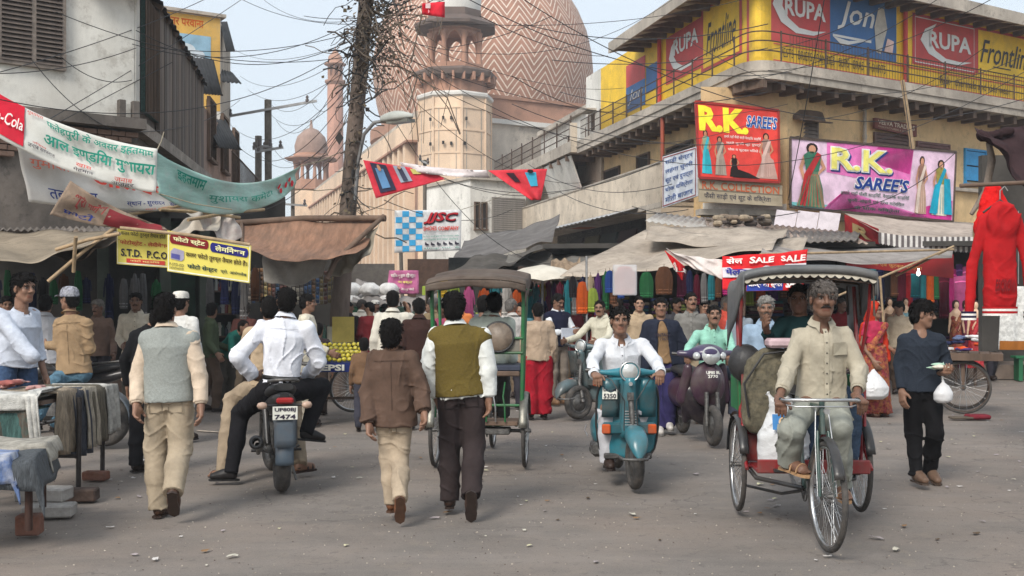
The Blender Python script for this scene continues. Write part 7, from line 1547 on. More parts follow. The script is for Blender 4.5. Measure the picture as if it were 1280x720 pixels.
# motorcycle
def motorcycle(loc,rz,tank,lab,num,side=None):
 t=empty('motorcycle',loc,lab,'motorcycle',None,rz);tk=cm(tank,'gloss');sd_=cm(side or tank,'gloss')
 wheel(t,(0,-.65,.3),.3,.045,20,nm='front_wheel',rimm=oxid,wd=.05,rz=.15);wheel(t,(0,.65,.3),.3,.062,20,nm='rear_wheel',rimm=blackp,wd=.05,hubr=.07)
 mb=MB();fender(mb,(0,.65,.3),.35,.075,100,185,cm((75,88,100),'gloss'));mb.grid(lambda u,v:Vector((-.085+.17*u,.98+.02*(1-v)+.01*sin(pi*u),.42+.24*v)),6,4,cm((75,88,100),'gloss'),.008);B_(mb,'rear_fender',t)
 mb=MB();fender(mb,(0,-.65,.3),.34,.06,30,150,tk);B_(mb,'front_fender',t)
 f=Fld((-.3,-.5,.5),(.3,.15,1.0),.014);f.ell((0,-.2,.83),(.13,.27,.11),k=0);f.ell((0,-.28,.8),(.15,.15,.1),k=.05);v,q=f.mesh();np_mesh('fuel_tank',v,q,[tk],t)
 mb=MB();ring_loft(mb,[(-.02,.82,.07,.03),(.12,.8,.12,.05),(.4,.82,.13,.05),(.7,.87,.12,.05),(.86,.9,.08,.03)],seatm,14,2.6);B_(mb,'seat',t)
 mb=MB();ring_loft(mb,[(.1,.68,.1,.07),(.35,.7,.13,.08),(.65,.76,.12,.07),(.92,.82,.07,.045),(.98,.83,.04,.03)],sd_,14,2.4);B_(mb,'tail_panel',t)
 mb=MB();mb.tube([(-.1,.55,.92),(-.12,.85,.95),(-.08,1.0,.97),(.08,1.0,.97),(.12,.85,.95),(.1,.55,.92)],.014,6,oxid);B_(mb,'grab_rail',t)
 mb=MB();mb.box((0,1.0,.8),(.14,.05,.05),redl,bev=.015);B_(mb,'tail_light',t)
 for q in(-1,1):
  mb=MB();mb.cyl((q*.05,.95,.76),(q*.14,.96,.76),.01,6,blackp);f_=[(.0,-.045),(.025,-.03),(.032,0),(.025,.03),(0,.045)];mb.lathe(f_,(q*.18,.97,.76),(1,.2,0),10,cm((190,160,140),'gloss'));B_(mb,'indicator',t)
  mb=MB();mb.tube([(q*.09,-.65,.3),(q*.09,-.5,.75),(q*.08,-.42,.95)],.022,8,oxid);B_(mb,'fork',t);mb=MB();mb.tube([(q*.11,.6,.4),(q*.12,.45,.68)],.028,8,blackp);mb.tube([(q*.08,.65,.3),(q*.08,.1,.35)],.02,6,oxid);B_(mb,'shock_absorber',t)
 if num:plate(t,(0,1.02,.7),.2,.11,num,face=1)
 mb=MB();mb.box((0,-.02,.42),(.22,.36,.24),oxid,bev=.04);mb.cyl((0,-.22,.45),(0,-.3,.68),.09,12,oxid)
 for i in range(6):mb.lathe([(.115,0),(.115,.008)],(0,-.22-.012*i,.48+.032*i),(0,-.3,.95),14,oxid)
 mb.tube([(-.11,-.1,.33),(-.13,-.1,.3)],.07,12,oxid);B_(mb,'engine',t)
 mb=MB();mb.tube([(.08,-.3,.5),(.12,-.32,.28),(.15,-.1,.24),(.17,.3,.33),(.19,.45,.38)],.022,8,blackp);mb.lathe([(.03,-.04),(.055,0),(.06,.3),(.055,.42),(.058,.43),(.045,.44),(.03,.44),(.028,.38)],(.19,.48,.39),(.08,1,.16),16,blackp,cap=False);B_(mb,'exhaust',t)
 mb=MB();mb.tube([(0,-.42,.95),(0,-.3,.7),(0,.1,.6),(0,.5,.7),(0,.8,.78)],.028,8,blackp);mb.tube([(0,-.38,.8),(0,-.3,.35),(0,.1,.28)],.022,8,blackp);B_(mb,'frame',t)
 mb=MB();mb.tube([(-.36,-.28,1.02),(-.2,-.36,1.03),(0,-.42,.98),(.2,-.36,1.03),(.36,-.28,1.02)],.014,8,chrome);o=B_(mb,'handlebar',t)
 for q in(-1,1):mb=MB();mb.tube([(q*.25,-.34,1.03),(q*.37,-.28,1.02)],.019,8,blackp);B_(mb,'grip',o)
 mb=MB();mb.lathe([(.04,-.1),(.08,-.05),(.09,.0)],(0,-.5,.9),(0,-1,0),16,tk);mb.lathe([(.085,0),(.03,.02),(0,.022)],(0,-.5,.9),(0,-1,0),16,lens);B_(mb,'headlight',t)
 mb=MB();mb.tube([(-.18,.3,.35),(-.1,.3,.3),(.1,.3,.3),(.18,.3,.35)],.012,6,oxid);mb.tube([(-.22,.05,.28),(.22,.05,.28)],.013,6,blackp);mb.tube([(-.1,.1,.28),(-.16,.22,.03)],.012,6,oxid);B_(mb,'foot_pegs',t)
 return t
MC1=G(352,615);mrz=radians(196);fwd=Vector((sin(mrz),-cos(mrz),0))
motorcycle(MC1+fwd*.65,mrz,(30,30,34),'black motorcycle seen from behind carrying two men, white number plate',('UP80BJ','7474'),(28,28,32))
m2=radians(-98);motorcycle(G(131,558)+Vector((sin(m2),-cos(m2),0))*.65,m2,(24,24,26),'black parked motorcycle with silver side stripe behind the cloth table',None,(40,40,44))
# pedal gear shared by rickshaws and bicycle
def crankset(par,c,R_=.095):
 mb=MB();mb.torus(c,(1,0,0),R_,.006,28,5,oxid)
 for i in range(5):a=2*pi*i/5;mb.bar(c,Vector(c)+Vector((0,R_*cos(a),R_*sin(a))),.012,.006,oxid)
 B_(mb,'chainwheel',par)
 for q,a in((-1,.6),(1,.6+pi)):
  c2=Vector(c)+Vector((q*.06,0,0));e=c2+Vector((q*.02,.17*cos(a),.17*sin(a)));mb=MB();mb.bar(c2,e,.022,.014,chrome);mb.box(e+Vector((q*.06,0,0)),(.1,.07,.022),seatm,bev=.004);B_(mb,'pedal_crank',par)
def saddle(par,c):
 mb=MB();mb.grid(lambda u,v:Vector((c[0]+(2*u-1)*(.03+.09*v**1.5),c[1]-.16+.28*v,c[2]+.02-.04*(2*u-1)**2+.015*v)),8,8,seatm,.02);B_(mb,'saddle',par)
def bars(par,y,z,w_=.25,m=chrome):
 mb=MB();mb.tube([(-w_,y+.16,z-.0),(-w_*.98,y+.05,z),(-w_*.8,y-.02,z+.01),(0,y-.03,z+.01),(w_*.8,y-.02,z+.01),(w_*.98,y+.05,z),(w_,y+.16,z)],.0115,8,m);mb.tube([(-w_*.9,y+.06,z-.03),(-w_*.7,y-.0,z-.035),(w_*.7,y-.0,z-.035),(w_*.9,y+.06,z-.03)],.005,6,m);o=B_(mb,'handlebar',par)
 for q in(-1,1):mb=MB();mb.tube([(q*w_,y+.1,z),(q*w_,y+.2,z)],.017,8,blackp);B_(mb,'grip',o)
def bikefront(t,yf,ybb,ysad,frm,R_=.355,steer=0):
 w_=wheel(t,(0,yf,R_),R_,.02,36,nm='front_wheel',wd=.04,rz=steer)
 mb=MB()
 for q in(-1,1):mb.tube([(q*.045,yf,R_),(q*.045,yf+.05,R_+.2),(q*.035,yf+.13,.76)],.012,7,frm);mb.tube([(q*.06,yf+.0,R_),(q*.055,yf+.1,.7),(q*.04,yf+.16,.9)],.005,5,chrome)
 mb.tube([(0,yf+.12,.74),(0,yf+.16,.96)],.018,8,frm);B_(mb,'fork',t)
 mb=MB();fender(mb,(0,yf,R_),R_+.028,.032,25,165,blackp,20,.003);B_(mb,'mudguard',t)
 mb=MB();mb.tube([(0,yf+.15,.92),(0,ysad,.88)],.015,8,frm);mb.tube([(0,yf+.145,.82),(0,ybb,.3)],.016,8,frm);mb.tube([(0,ybb,.3),(0,ysad+.02,.93)],.015,8,frm);B_(mb,'frame',t)
 bars(t,yf+.12,.955);crankset(t,(0,ybb,.3));saddle(t,(0,ysad+.04,.96))
 mb=MB();mb.lathe([(.012,-.02),(.02,-.01),(.02,.02)],(0,yf+.02,.9),(0,-1,0),10,chrome);B_(mb,'lamp_bracket',t)
 # front cycle rickshaw, red
rk=radians(-3);RL=G(922,638);RC=RL+Vector((cos(rk),sin(rk),0))*.46
RX=empty('cycle_rickshaw',RC,'red framed cycle rickshaw with grey scalloped hood coming towards the camera','cycle rickshaw',None,rk)
redf=cm((135,22,28),'gloss');wbf=7.18;yf=-(RC.y-7.18-.0)
bikefront(RX,-1.42,-.72,-.5,cm((40,75,70),'gloss'),steer=radians(6))
for o in[x for x in bpy.data.objects if x.parent==RX]:o.location.x-=.1
for q in(-1,1):wheel(RX,(q*.46,0,.355),.355,.02,36,nm='rear_wheel',wd=.05);mb=MB();fender(mb,(q*.46,0,.355),.385,.035,20,170,blackp,18,.003);B_(mb,'mudguard',RX)
mb=MB();mb.tube([(-.52,0,.355),(.52,0,.355)],.018,8,oxid);mb.tube([(-.4,0,.36),(-.4,-.5,.33),(-.12,-.75,.3)],.017,8,blackp);mb.tube([(.4,0,.36),(.3,-.5,.33),(-.08,-.75,.3)],.017,8,blackp);mb.tube([(-.4,-.05,.2),(-.2,-.4,.2),(-.1,-.72,.28)],.012,6,blackp);B_(mb,'axle_frame',RX)
mb=MB();mb.box((0,-.28,.38),(.8,.5,.03),redf,bev=.008);mb.box((0,-.55,.42),(.8,.03,.1),redf,bev=.008);B_(mb,'footboard',RX)
mb=MB();mb.box((0,.12,.62),(.84,.5,.1),cm((125,25,30),'paint'),bev=.01);mb.box((0,-.13,.5),(.84,.03,.2),redf,bev=.005);B_(mb,'seat_box',RX)
mb=MB();mb.box((0,.12,.72),(.82,.48,.1),seatm,bev=.035);mb.box((0,.36,.98),(.82,.1,.42),seatm,bev=.035);B_(mb,'cushion',RX)
for q in(-1,1):
 mb=MB();mb.tube([(q*.45,.12,1.72),(q*.45,.0,1.2),(q*.45,-.08,.8),(q*.45,-.12,.5),(q*.42,-.2,.38),(q*.3,-.3,.36)],.016,8,redf);mb.tube([(q*.45,-.2,1.05),(q*.45,-.2,.5),(q*.45,-.4,.38)],.014,8,redf);mb.tube([(q*.45,-.2,1.05),(q*.45,.05,1.1),(q*.45,.38,1.05)],.013,6,redf);B_(mb,'side_rail',RX)
 mb=MB();mb.box((q*.455,.12,.9),(.02,.42,.26),cm((40,110,65),'paint'),bev=.005);B_(mb,'side_panel',RX)
 mb=MB();mb.tube([(q*.45,-.05,1.1),(q*.47,-.25,1.55),(q*.46,-.32,1.74)],.013,6,redf);B_(mb,'hood_stay',RX)
hoodm=mat('grey_rexine',(.085,.09,.095),.5,.2,4,.3,14,dirt=(.16,.155,.145));cream_=mat('cream_trim',(.5,.46,.38),.9,.2,10,.3)
def hood(par,w_,y0,y1,z0,ztop,m,drop=.35,scal=True,flap=True):
 def fn(u,v):
  a=(u-.5)*2;x=w_*min(1,abs(a)*1.25)*(1 if a>0 else-1)if abs(a)<.8 else w_*(1 if a>0 else-1)*(1+.03*(abs(a)-.8));z=ztop-.05*(abs(a)/.8)**3-(drop*(abs(a)-.8)/.2 if abs(a)>.8 else 0)*(.25+.75*v)+.02*sin(3*pi*v)-.1*v*v;return Vector((x,y0+(y1-y0)*v,z))
 mb=MB();mb.grid(fn,40,12,m,.008);flap and mb.grid(lambda u,v:fn(.1+.8*u,1)+Vector((0,.02*v,-(.45)*v)),16,4,m,.006);B_(mb,'hood',par)
 if scal:
  mb=MB()
  for i in range(16):
   u0=.1+.8*i/16;u1=.1+.8*(i+1)/16;a_,b_=fn(u0,0),fn(u1,0);poly=[(0,0)]+[((b_-a_).length*k_/6,-.06-.02*sin(pi*k_/6))for k_ in range(7)]+[((b_-a_).length,0)]
   mb.prism(poly,a_+Vector((0,-.01,.0)),(b_-a_).normalized(),(0,0,1),.005,cream_)
  B_(mb,'trim_scallops',par)['kind']='stuff'
 return fn
hf_=hood(RX,.48,-.42,.42,1.7,1.86,hoodm,.42,True,False);mb=MB();mb.grid(lambda u,v:hf_(u,0)+Vector((0,-.012-.02*sin(pi*v),.012-.06*v)),40,4,hoodm,.005);B_(mb,'hood_fascia',RX)
for y in(-.4,0,.38):mb=MB();mb.tube([(-.47,y,1.5),(-.46,y,1.74),(0,y,1.79),(.46,y,1.74),(.47,y,1.5)],.009,6,iron);B_(mb,'hood_hoop',RX)
plate(RX,(-.37,-.15,.82),.15,.09,('IV/A',),m=cm((190,185,165),'paint'))
camo=mat('brown_patterned_fabric',(.085,.075,.05),.9,.35,34,.3,30,dirt=(.2,.17,.11));c0=RC+Vector((-.22,-.2,0))
f=Fld(np.array(c0)+(-.4,-.3,.35),np.array(c0)+(.4,.3,1.35),.014);f.prof(np.array(c0)+(0,0,.62),np.array(c0)+(.02,0,1.26),(1,0,0),(0,1,0),[0,.1,.5,.85,1],[.2,.25,.26,.22,.1],[.1,.13,.14,.12,.06],0);f.wrinkle(.012,.8,3);v,q=f.mesh();o=np_mesh('travel_bag',v,q,[camo],None,off=np.array(c0));o.location=c0;tag(o,'large brown patterned bag standing on the front rickshaw','bag')
mb=MB();mb.tube([c0+Vector((-.22,-.1,.75)),c0+Vector((-.26,-.12,1.0)),c0+Vector((-.12,-.14,1.22)),c0+Vector((.1,-.14,1.25))],.009,6,seatm);B_(mb,'piping',None);po=bpy.context.scene.collection.objects[-1]if False else[x for x in bpy.data.objects if x.name.startswith('piping')][-1];po.parent=o;po.location=-c0
pp_=mat('crumpled_plastic_bag',(.62,.63,.64),.35,.08,6,.6,18)
f=Fld(np.array(c0)+(-.3,-.4,.3),np.array(c0)+(.5,.2,.95),.012);f.prof(np.array(c0)+(.02,-.16,.39),np.array(c0)+(.0,-.18,.98),(1,0,0),(0,1,0),[0,.1,.4,.75,1],[.16,.19,.19,.11,.02],[.09,.12,.13,.08,.02],0);f.cone(np.array(c0)+(-.06,-.2,.85),np.array(c0)+(-.1,-.2,.95),.03,.012,.03);f.wrinkle(.012,1.3,5);v,q=f.mesh();o=np_mesh('carrier_bag',v,q,[pp_],None,off=np.array(c0));o.location=c0;tag(o,'full white plastic bag with blue print between the rickshaw rail and the driver','bag')
s=Sheet(lambda u,v:c0+Vector((-.09+.15*u,-.305+.03*(u-.5)**2+.02*v,.68+.11*v)),.003);s.rect(0,0,1,1,cm((70,130,190),'print'),1,(4,2));s.disc(.5,.5,.22,.32,cm((220,190,150),'print'),2);pr_o=s.mb.build('print',None,o);pr_o.location=-c0
o=MB();o.box(c0+Vector((.04,-.1,1.3)),(.26,.18,.07),cm((190,165,170),'cloth'),bev=.02);o.build('folded_cloth',label='folded pale pink cloth lying on top of the patterned bag',cat='cloth',origin=c0)
f=Fld(np.array(c0)+(-.45,-.1,.9),np.array(c0)+(.0,.4,1.4),.016);f.ell(np.array(c0)+(-.2,.12,1.14),(.13,.12,.15),k=0);f.wrinkle(.008,1,5);v,q=f.mesh();o=np_mesh('shoulder_bag',v,q,[seatm],None,off=np.array(c0));o.location=c0;tag(o,'round black bag behind the patterned one on the front rickshaw','bag')
# green rickshaw from behind
GY=10.9;gc0=P(600,0,GY);gc0.z=0;grn2=cm((35,105,60),'gloss')
GR=empty('cycle_rickshaw',gc0,'green cycle rickshaw with brown hood and two round seat backs, seen from behind','cycle rickshaw',None,radians(176));brh=mat('brown_hood_rexine',(.06,.038,.027),.85,.25,4,.4,12,dirt=(.15,.12,.095))
for q in(-1,1):wheel(GR,(q*.44,0,.355),.355,.02,36,nm='rear_wheel',wd=.05);mb=MB();fender(mb,(q*.44,0,.355),.385,.04,20,170,cm((120,118,110),'metal'),18,.003);B_(mb,'mudguard',GR)
bikefront(GR,-1.45,-.75,-.5,grn2)
mb=MB();mb.tube([(-.5,0,.355),(.5,0,.355)],.018,8,oxid);mb.tube([(-.36,.1,.42),(-.36,-.6,.38),(0,-.8,.3)],.017,8,grn2);mb.tube([(.36,.1,.42),(.36,-.6,.38),(0,-.8,.3)],.017,8,grn2);mb.box((0,0,.44),(.76,.36,.04),wood,bev=.005);mb.box((0,.05,.36),(.6,.2,.06),oxid,bev=.01);B_(mb,'axle_frame',GR)
mb=MB();mb.box((0,-.02,.97),(.84,.46,.06),cm((55,60,75),'paint'),bev=.015);mb.box((0,0,.92),(.8,.44,.05),wood,bev=.01);B_(mb,'seat',GR)
for q in(-1,1):
 mb=MB();mb.tube([(q*.42,.2,.5),(q*.43,.2,1.2),(q*.44,.24,1.75)],.02,8,grn2);mb.tube([(q*.4,-.25,.42),(q*.42,-.25,1.2),(q*.44,-.3,1.75)],.016,8,grn2);B_(mb,'hood_post',GR)
 mb=MB();mb.lathe([(.0,0),(.13,0),(.145,.02),(.13,.05),(0,.06)],(q*.2,.2,1.27),(0,1,.1),20,mat('seat_back_vinyl',(.15,.11,.08),.5,.4,9,.2,dirt=(.3,.25,.2)));mb.torus((q*.2,.23,1.27),(0,1,.1),.14,.014,24,6,seatm);B_(mb,'seat_back',GR)
 for k_ in range(3):mb=MB();x=q*(.08+.09*k_);mb.tube([(x,.2,.46),(x,.24,.6),(x+.02,.2,.7),(x,.2,.84)],.009,6,chrome if k_==1 else grn2);B_(mb,'spring_bar',GR)
mb=MB()
for z in(1.12,1.26):mb.tube([(-.43,.22,z),(.43,.22,z)],.014,6,grn2)
mb.tube([(-.43,.22,.62),(.43,.22,.62)],.014,6,grn2);B_(mb,'back_rail',GR)
mb=MB();mb.box((0,.2,1.19),(.8,.02,.12),cm((120,115,105),'paint'));B_(mb,'back_panel',GR)
plate(GR,(.16,.235,1.19),.2,.11,('REGD No 2241','AGRA'),m=cm((35,110,65),'paint'),face=1)
hood(GR,.47,-.5,.44,1.7,1.92,brh,.16,False,False)
mb=MB();mb.grid(lambda u,v:Vector((-.47+.94*u,.45+.01*sin(9*u),1.81-.07*v+.01*sin(14*u)*v-.05*abs(2*u-1)**3)),20,3,brh,.006);B_(mb,'hood_valance',GR)
for y in(-.45,.35):mb=MB();mb.tube([(-.48,y,1.72),(0,y,1.8),(.48,y,1.72)],.01,6,grn2);B_(mb,'hood_hoop',GR)
# black bicycle behind
bt_=radians(104);BC=empty('bicycle',G(438,516)+Vector((.62,.2,0)),'old black bicycle standing by the lemon cart','bicycle',None,bt_+pi)
bikefront(BC,-.6,0,.12,blackp);wheel(BC,(0,.5,.355),.355,.02,36,nm='rear_wheel',wd=.04)
mb=MB();[mb.tube([(q*.04,.5,.355),(q*.03,0,.3)],.01,6,blackp)or mb.tube([(q*.04,.5,.355),(0,.14,.9)],.01,6,blackp)for q in(-1,1)];mb.box((0,.5,.76),(.14,.4,.02),blackp);B_(mb,'carrier',BC)
# hand carts
def pile(c,w_,d_,h_,cols,lab,n=26,seed=1,sz=.16):
 r=random.Random(seed)
 for i in range(n):
  u,v=r.uniform(-.5,.5),r.uniform(-.5,.5);z=h_*(1-(2*u)**2*.8)*(1-(2*v)**2*.5)*r.random();ct=Vector(c)+Vector((u*w_,v*d_,z));f=Fld(np.array(ct)-sz*1.3,np.array(ct)+sz*1.3,.022);a=r.uniform(0,3);A_=np.array([cos(a),sin(a),0])*sz*.6
  f.cone(np.array(ct)-A_,np.array(ct)+A_,sz*.35,sz*.3,0,squash=((0,0,1),.6));f.cone(np.array(ct),np.array(ct)+A_[[1,0,2]]*(1,-1,0),sz*.3,sz*.22,.04,squash=((0,0,1),.6));f.wrinkle(.02,2,i);vv,q=f.mesh();cn,cc=r.choice(cols);o=np_mesh('bundled_cloth',vv,q,[cm(cc)],None,off=np.array(ct));o.location=ct;tag(o,'crumpled %s cloth in %s'%(cn,lab),'cloth',lab)
def cart(loc,rz,w_,d_,h_,lab,wr=.42,colr=wood,nw=4):
 t=empty('hand_cart',loc,lab,'cart',None,rz)
 for i in range(7):mb=MB();mb.box((0,-d_/2+(i+.5)*d_/7,h_),(w_,d_/7-.012,.03),colr);B_(mb,'plank',t)
 mb=MB();[mb.box((q*w_/2,0,h_-.04),(.05,d_,.1),colr)for q in(-1,1)];[mb.box((0,q*d_/2,h_-.04),(w_,.05,.098),colr)for q in(-1,1)];B_(mb,'frame',t)
 for y in((-d_*.35,d_*.35)if nw==4 else(0,)):
  for q in(-1,1):wheel(t,(q*(w_/2-.06),y,wr),wr,.018,20,nm='wheel',wd=.05,hubr=.04,rimm=iron)
  mb=MB();mb.tube([(-w_/2-.04,y,wr),(w_/2+.04,y,wr)],.02,6,iron);[mb.bar((q*(w_/2-.12),y,wr),(q*(w_/2-.12),y,h_-.02),.05,.05,colr)for q in(-1,1)];B_(mb,'axle',t)
 return t
cl=P(1204,0,16.4);cl.z=0;cart(cl,radians(68),.85,1.0,.86,'wooden hand cart with spoked wheels heaped with clothes on the right',.38,wood,2)
pile(cl+Vector((0,0,.88)),.95,.7,.28,[('orange',(200,80,40)),('white',(200,200,200)),('grey blue',(90,100,130)),('purple',(70,50,100)),('pale blue',(140,160,185)),('navy',(35,40,70)),('cream',(180,165,140))],'the clothes heap on the right hand cart',26,5,.14)
o=MB();s_=P(1222,524,15.4);s_.z=.03;o.box(s_,(.3,.22,.06),cm((120,40,50),'cloth'),bev=.02);o.box(s_+Vector((-.25,-.05,-.01)),(.3,.15,.03),cm((95,85,75),'cloth'),bev=.01);o.build('floor_mat',label='red and grey rags lying on the road beside the right hand cart wheel',cat='rags',origin=s_)
fc=P(418,0,15.2);fc.z=0;cart(fc,radians(8),1.15,.75,.78,'blue painted fruit cart piled with lemons behind the motorcyclist',.3,cm((35,50,110),'paint'),2)
s=Sheet(lambda u,v:fc+Vector((-.5+1.0*u,-.41,.68+.12*v)),.01);s.rect(0,0,1,1,cm((25,40,100),'print'),1);s.text('PEPSI',.3,.15,.7,.85,platem,bold=.04,lay=3);s.mb.build('cart_print',label='blue drinks advertisement strip on the front of the fruit cart',cat='advert')
bm=MB();bm.lathe([(0,-.036),(.02,-.03),(.034,0),(.02,.03),(0,.038)],(0,0,0),n=8,m=cm((200,185,50),'gloss'));r=random.Random(3);bo=bm.build('lemon',label='yellow lemon in the heap on the fruit cart',cat='lemon',group='lemons on the fruit cart');first=True
for row in range(5):
 for i in range(15-row):
  p=fc+Vector((-.48+i*.066+row*.033,-.3+row*.11,.83+row*.045+r.uniform(0,.015)))
  if first:bo.location=p;first=False
  else:c=bo.copy();COL.objects.link(c);c.location=p;c.rotation_euler=(r.uniform(0,3),r.uniform(0,3),0)
tc_=P(466,0,26);tc_.z=0;t=empty('goods_truck',tc_,'green goods carrier loaded with white bales at the lane mouth','cart');mb=MB();mb.box(tc_+Vector((0,.5,1.15)),(1.3,2,.7),cm((40,95,70),'paint'),bev=.03);mb.build('load_bed',None,t,world=True)
for q in(-1,1):wheel(t,(q*.55,0,.4),.4,.09,nm='wheel')
for i in range(6):
 ct=np.array(tc_+Vector((-.45+.42*(i%3),-.3+.1*(i%2),1.62+.27*(i//3))));f=Fld(ct-.38,ct+.38,.03);f.ell(ct,(.24,.3,.17),k=0);f.wrinkle(.02,1,i);v,q=f.mesh();o=np_mesh('bale',v,q,[cm((215,213,210))],None,off=ct);o.location=ct;tag(o,'white cloth bale, %s of its row on the green goods carrier, %s layer'%(('left','middle','right')[i%3],('lower','upper')[i//3]),'bale','white bales on the carrier')
 # cloth covered trestle and cot, near left
TB=empty('trestle_table',(-3.6,8.8,0),'iron legged trestle draped with grey, brown and white blankets at the left edge','table')
irn=mat('dark_iron',(.035,.028,.025),.6,.3,12,.3,metal=.3)
A,B2,C2,D2=P(-90,482,8.5),P(52,488,8.7),P(140,478,10.3),P(30,474,10.3)
A.z=B2.z=C2.z=D2.z=.83;f0=quadfn(A,B2,C2,D2);mb=MB();mb.grid(f0,1,1,wood,.03,smooth=False);mb.build('top',None,TB,world=True)
for px,py in((97,625),(119,595),(128,600)):
 g=G(px,py)
for gx in(G(98,622),G(128,598),G(-20,625)):mb=MB();mb.tube([gx+Vector((0,0,.06)),gx+Vector((-.0,.02,.82))],.022,6,irn);mb.build('leg',None,TB,world=True)
g1=G(98,622);mb=MB();mb.tube([g1+Vector((0,0,.34)),g1+Vector((-1.4,.1,.34))],.018,6,irn);mb.build('stretcher',None,TB,world=True)
def drape(name,lab,u0,u1,edge,drop,m,par=None,lift=.012,top=.5,seed=0,kink=0):
 """blanket over the trestle's right edge (edge B2->C2): u0..u1 along the edge, hanging by drop"""
 d_in=(A-B2).normalized();ed=C2-B2;out=Vector((ed.y,-ed.x,0)).normalized();r=random.Random(seed);ph=r.uniform(0,6)
 def fn(u,v):
  e=B2+ed*(u0+(u1-u0)*u);s_=v*(top+drop)
  if s_<top:p=e+d_in*(top-s_)*(1 if True else 0)+Vector((0,0,lift+.012*sin(9*u+5*v+ph)))
  else:dz=s_-top;p=e+out*(.03+.035*sin(14*u+ph)*min(1,dz*4)+.02*sin(31*u)*dz*3)+Vector((0,0,lift-dz))+ed.normalized()*kink*dz
  return p
 mb=MB();mb.grid(fn,18,22,m,.012);return mb.build(name,label=lab,cat='blanket',group='blankets on the trestle table',origin=fn(.5,.5))
def weave(n_,c,dirt=None,sc=50):return mat(n_,lin(c),.95,.35,sc,.6,120,stretch=(1,1,.2)if sc>30 else None,dirt=dirt)
drape('blanket','white sheet at the far end of the trestle beside the motorcycle wheel',.83,1.03,0,.42,weave('white_sheet',(175,172,165),sc=10),seed=1)
drape('blanket','olive brown blanket near the far end of the trestle',.62,.86,0,.48,weave('olive_blanket',(92,85,72)),lift=.02,seed=2)
drape('blanket','beige blanket between the charcoal and olive ones',.5,.68,0,.5,weave('beige_blanket',(160,150,134)),lift=.028,seed=3)
drape('blanket','charcoal blanket in the middle of the trestle',.32,.56,0,.55,weave('charcoal_blanket',(62,64,72)),lift=.036,seed=4)
drape('blanket','light brown blanket next to the white towel',.14,.4,0,.5,weave('brown_blanket',(140,126,108)),lift=.044,seed=5)
nf=Vector((0,-1,0))
def front(name,lab,x0,x1,drop,m,lift,top=.7,seed=0,sh=0.,yo=0.):
 ph=seed*1.7
 def fn(u,v):
  e=A+(B2-A)*(x0+(x1-x0)*u);s_=v*(top+drop)
  if s_<top:return e+Vector((0,(top-s_),lift+.01*sin(8*u+ph)))
  dz=s_-top;return e+Vector((sh*dz,-.03-yo+.02*sin(17*u+ph)*min(1,4*dz),lift-dz))
 mb=MB();mb.grid(fn,20,20,m,.012);return mb.build(name,label=lab,cat='blanket',group='blankets on the trestle table',origin=fn(.5,.5))
front('blanket','brown and teal striped blanket hanging on the near side',.0,.97,.5,mat('teal_brown_weave',(.11,.085,.065),.95,.3,40,.6,120,stretch=(1,1,.15),dirt=(.05,.12,.11)),.03,seed=1)
front('blanket','teal lower border cloth of the striped blanket',.0,.93,.42,weave('teal_band',(62,92,88)),.024,.3,1,yo=-.0).location.z-=.09
front('blanket','long white towel along the near edge and corner of the trestle',.0,.99,.12,weave('white_towel',(190,188,182),sc=9),.06,.25,3,yo=.03)
front('blanket','white towel end falling steeply at the near corner',.88,1.0,.58,weave('white_towel',(190,188,182),sc=9),.07,.4,4,sh=.12,yo=.05)
pile(f0(.45,.35)+Vector((0,0,.07)),.5,.3,.08,[('pinkish',(170,130,125)),('dull red',(150,90,85))],'the small heap on top of the trestle',6,8,.12)
CT=empty('cot',G(30,660),'low cot with striped and grey clothes at the lower left edge','table');cz=.58;a_,b_,c_,d_=G(-160,720),G(38,668),G(60,610),G(-120,610)
for p in(a_,b_,c_,d_):p.z=cz
a_=P(-160,600,6.9);b_=P(42,602,7.25);c_=P(64,578,8.1);d_=P(-120,578,8.1)
for p in(a_,b_,c_,d_):p.z=cz
fq=quadfn(a_,b_,c_,d_);mb=MB();mb.grid(fq,1,1,wood,.03,smooth=False);mb.build('top',None,CT,world=True)
for e_ in(b_+Vector((-.04,.02,0)),c_+Vector((-.06,0,0))):g=Vector((e_.x,e_.y,.12));mb=MB();mb.tube([g,e_],.026,6,cm((60,38,30),'paint'));mb.build('leg',None,CT,world=True)
def over(x0,x1,y0,y1,d,m,lab,lift,seed):
 def fn(u,v):
  vv=y0+(y1-y0)*max(0,v-.2)/.8;p=fq(x0+(x1-x0)*min(u,.8)/.8,vv)
  if u>.8:p+=Vector((.05*(u-.8)*5,0,-d*(u-.8)*5))
  if v<.2:p+=Vector((0,-.02,-d*(.2-v)*5))
  return p+Vector((.01*sin(11*v+seed),.012*sin(13*u+seed),lift+.012*sin(12*u+7*v+seed)))
 mb=MB();mb.grid(fn,30,24,m,.012);mb.build('folded_clothes',label=lab,cat='clothes',group='clothes on the low cot',origin=fn(.5,.5))
over(.0,1.02,-.03,1.0,.2,weave('dark_cot_cover',(72,76,80)),'dark blue grey cloth hanging over the corner of the low cot',.015,1)
over(.2,.86,-.04,.5,.16,mat('striped_cloth',lin((90,110,150)),.95,.6,14,.4,60,stretch=(.3,1,.3),dirt=(.6,.58,.55)),'blue and white striped cloth on the near part of the low cot',.035,2)
over(.1,1.03,.45,1.02,.1,weave('grey_shawl',(150,145,135),sc=12),'crumpled light grey shawl on the far part of the low cot',.05,3)
def brickblock(p,d,c,lab,rz=0,nm='brick_block'):mb=MB();mb.box(p+Vector((0,0,d[2]/2)),d,c,rz=rz,bev=.012);mb.build(nm,label=lab,cat='block',origin=p)
bkm=mat('red_brick_block',(.2,.085,.055),.95,.3,10,.6,40,dirt=(.09,.06,.05))
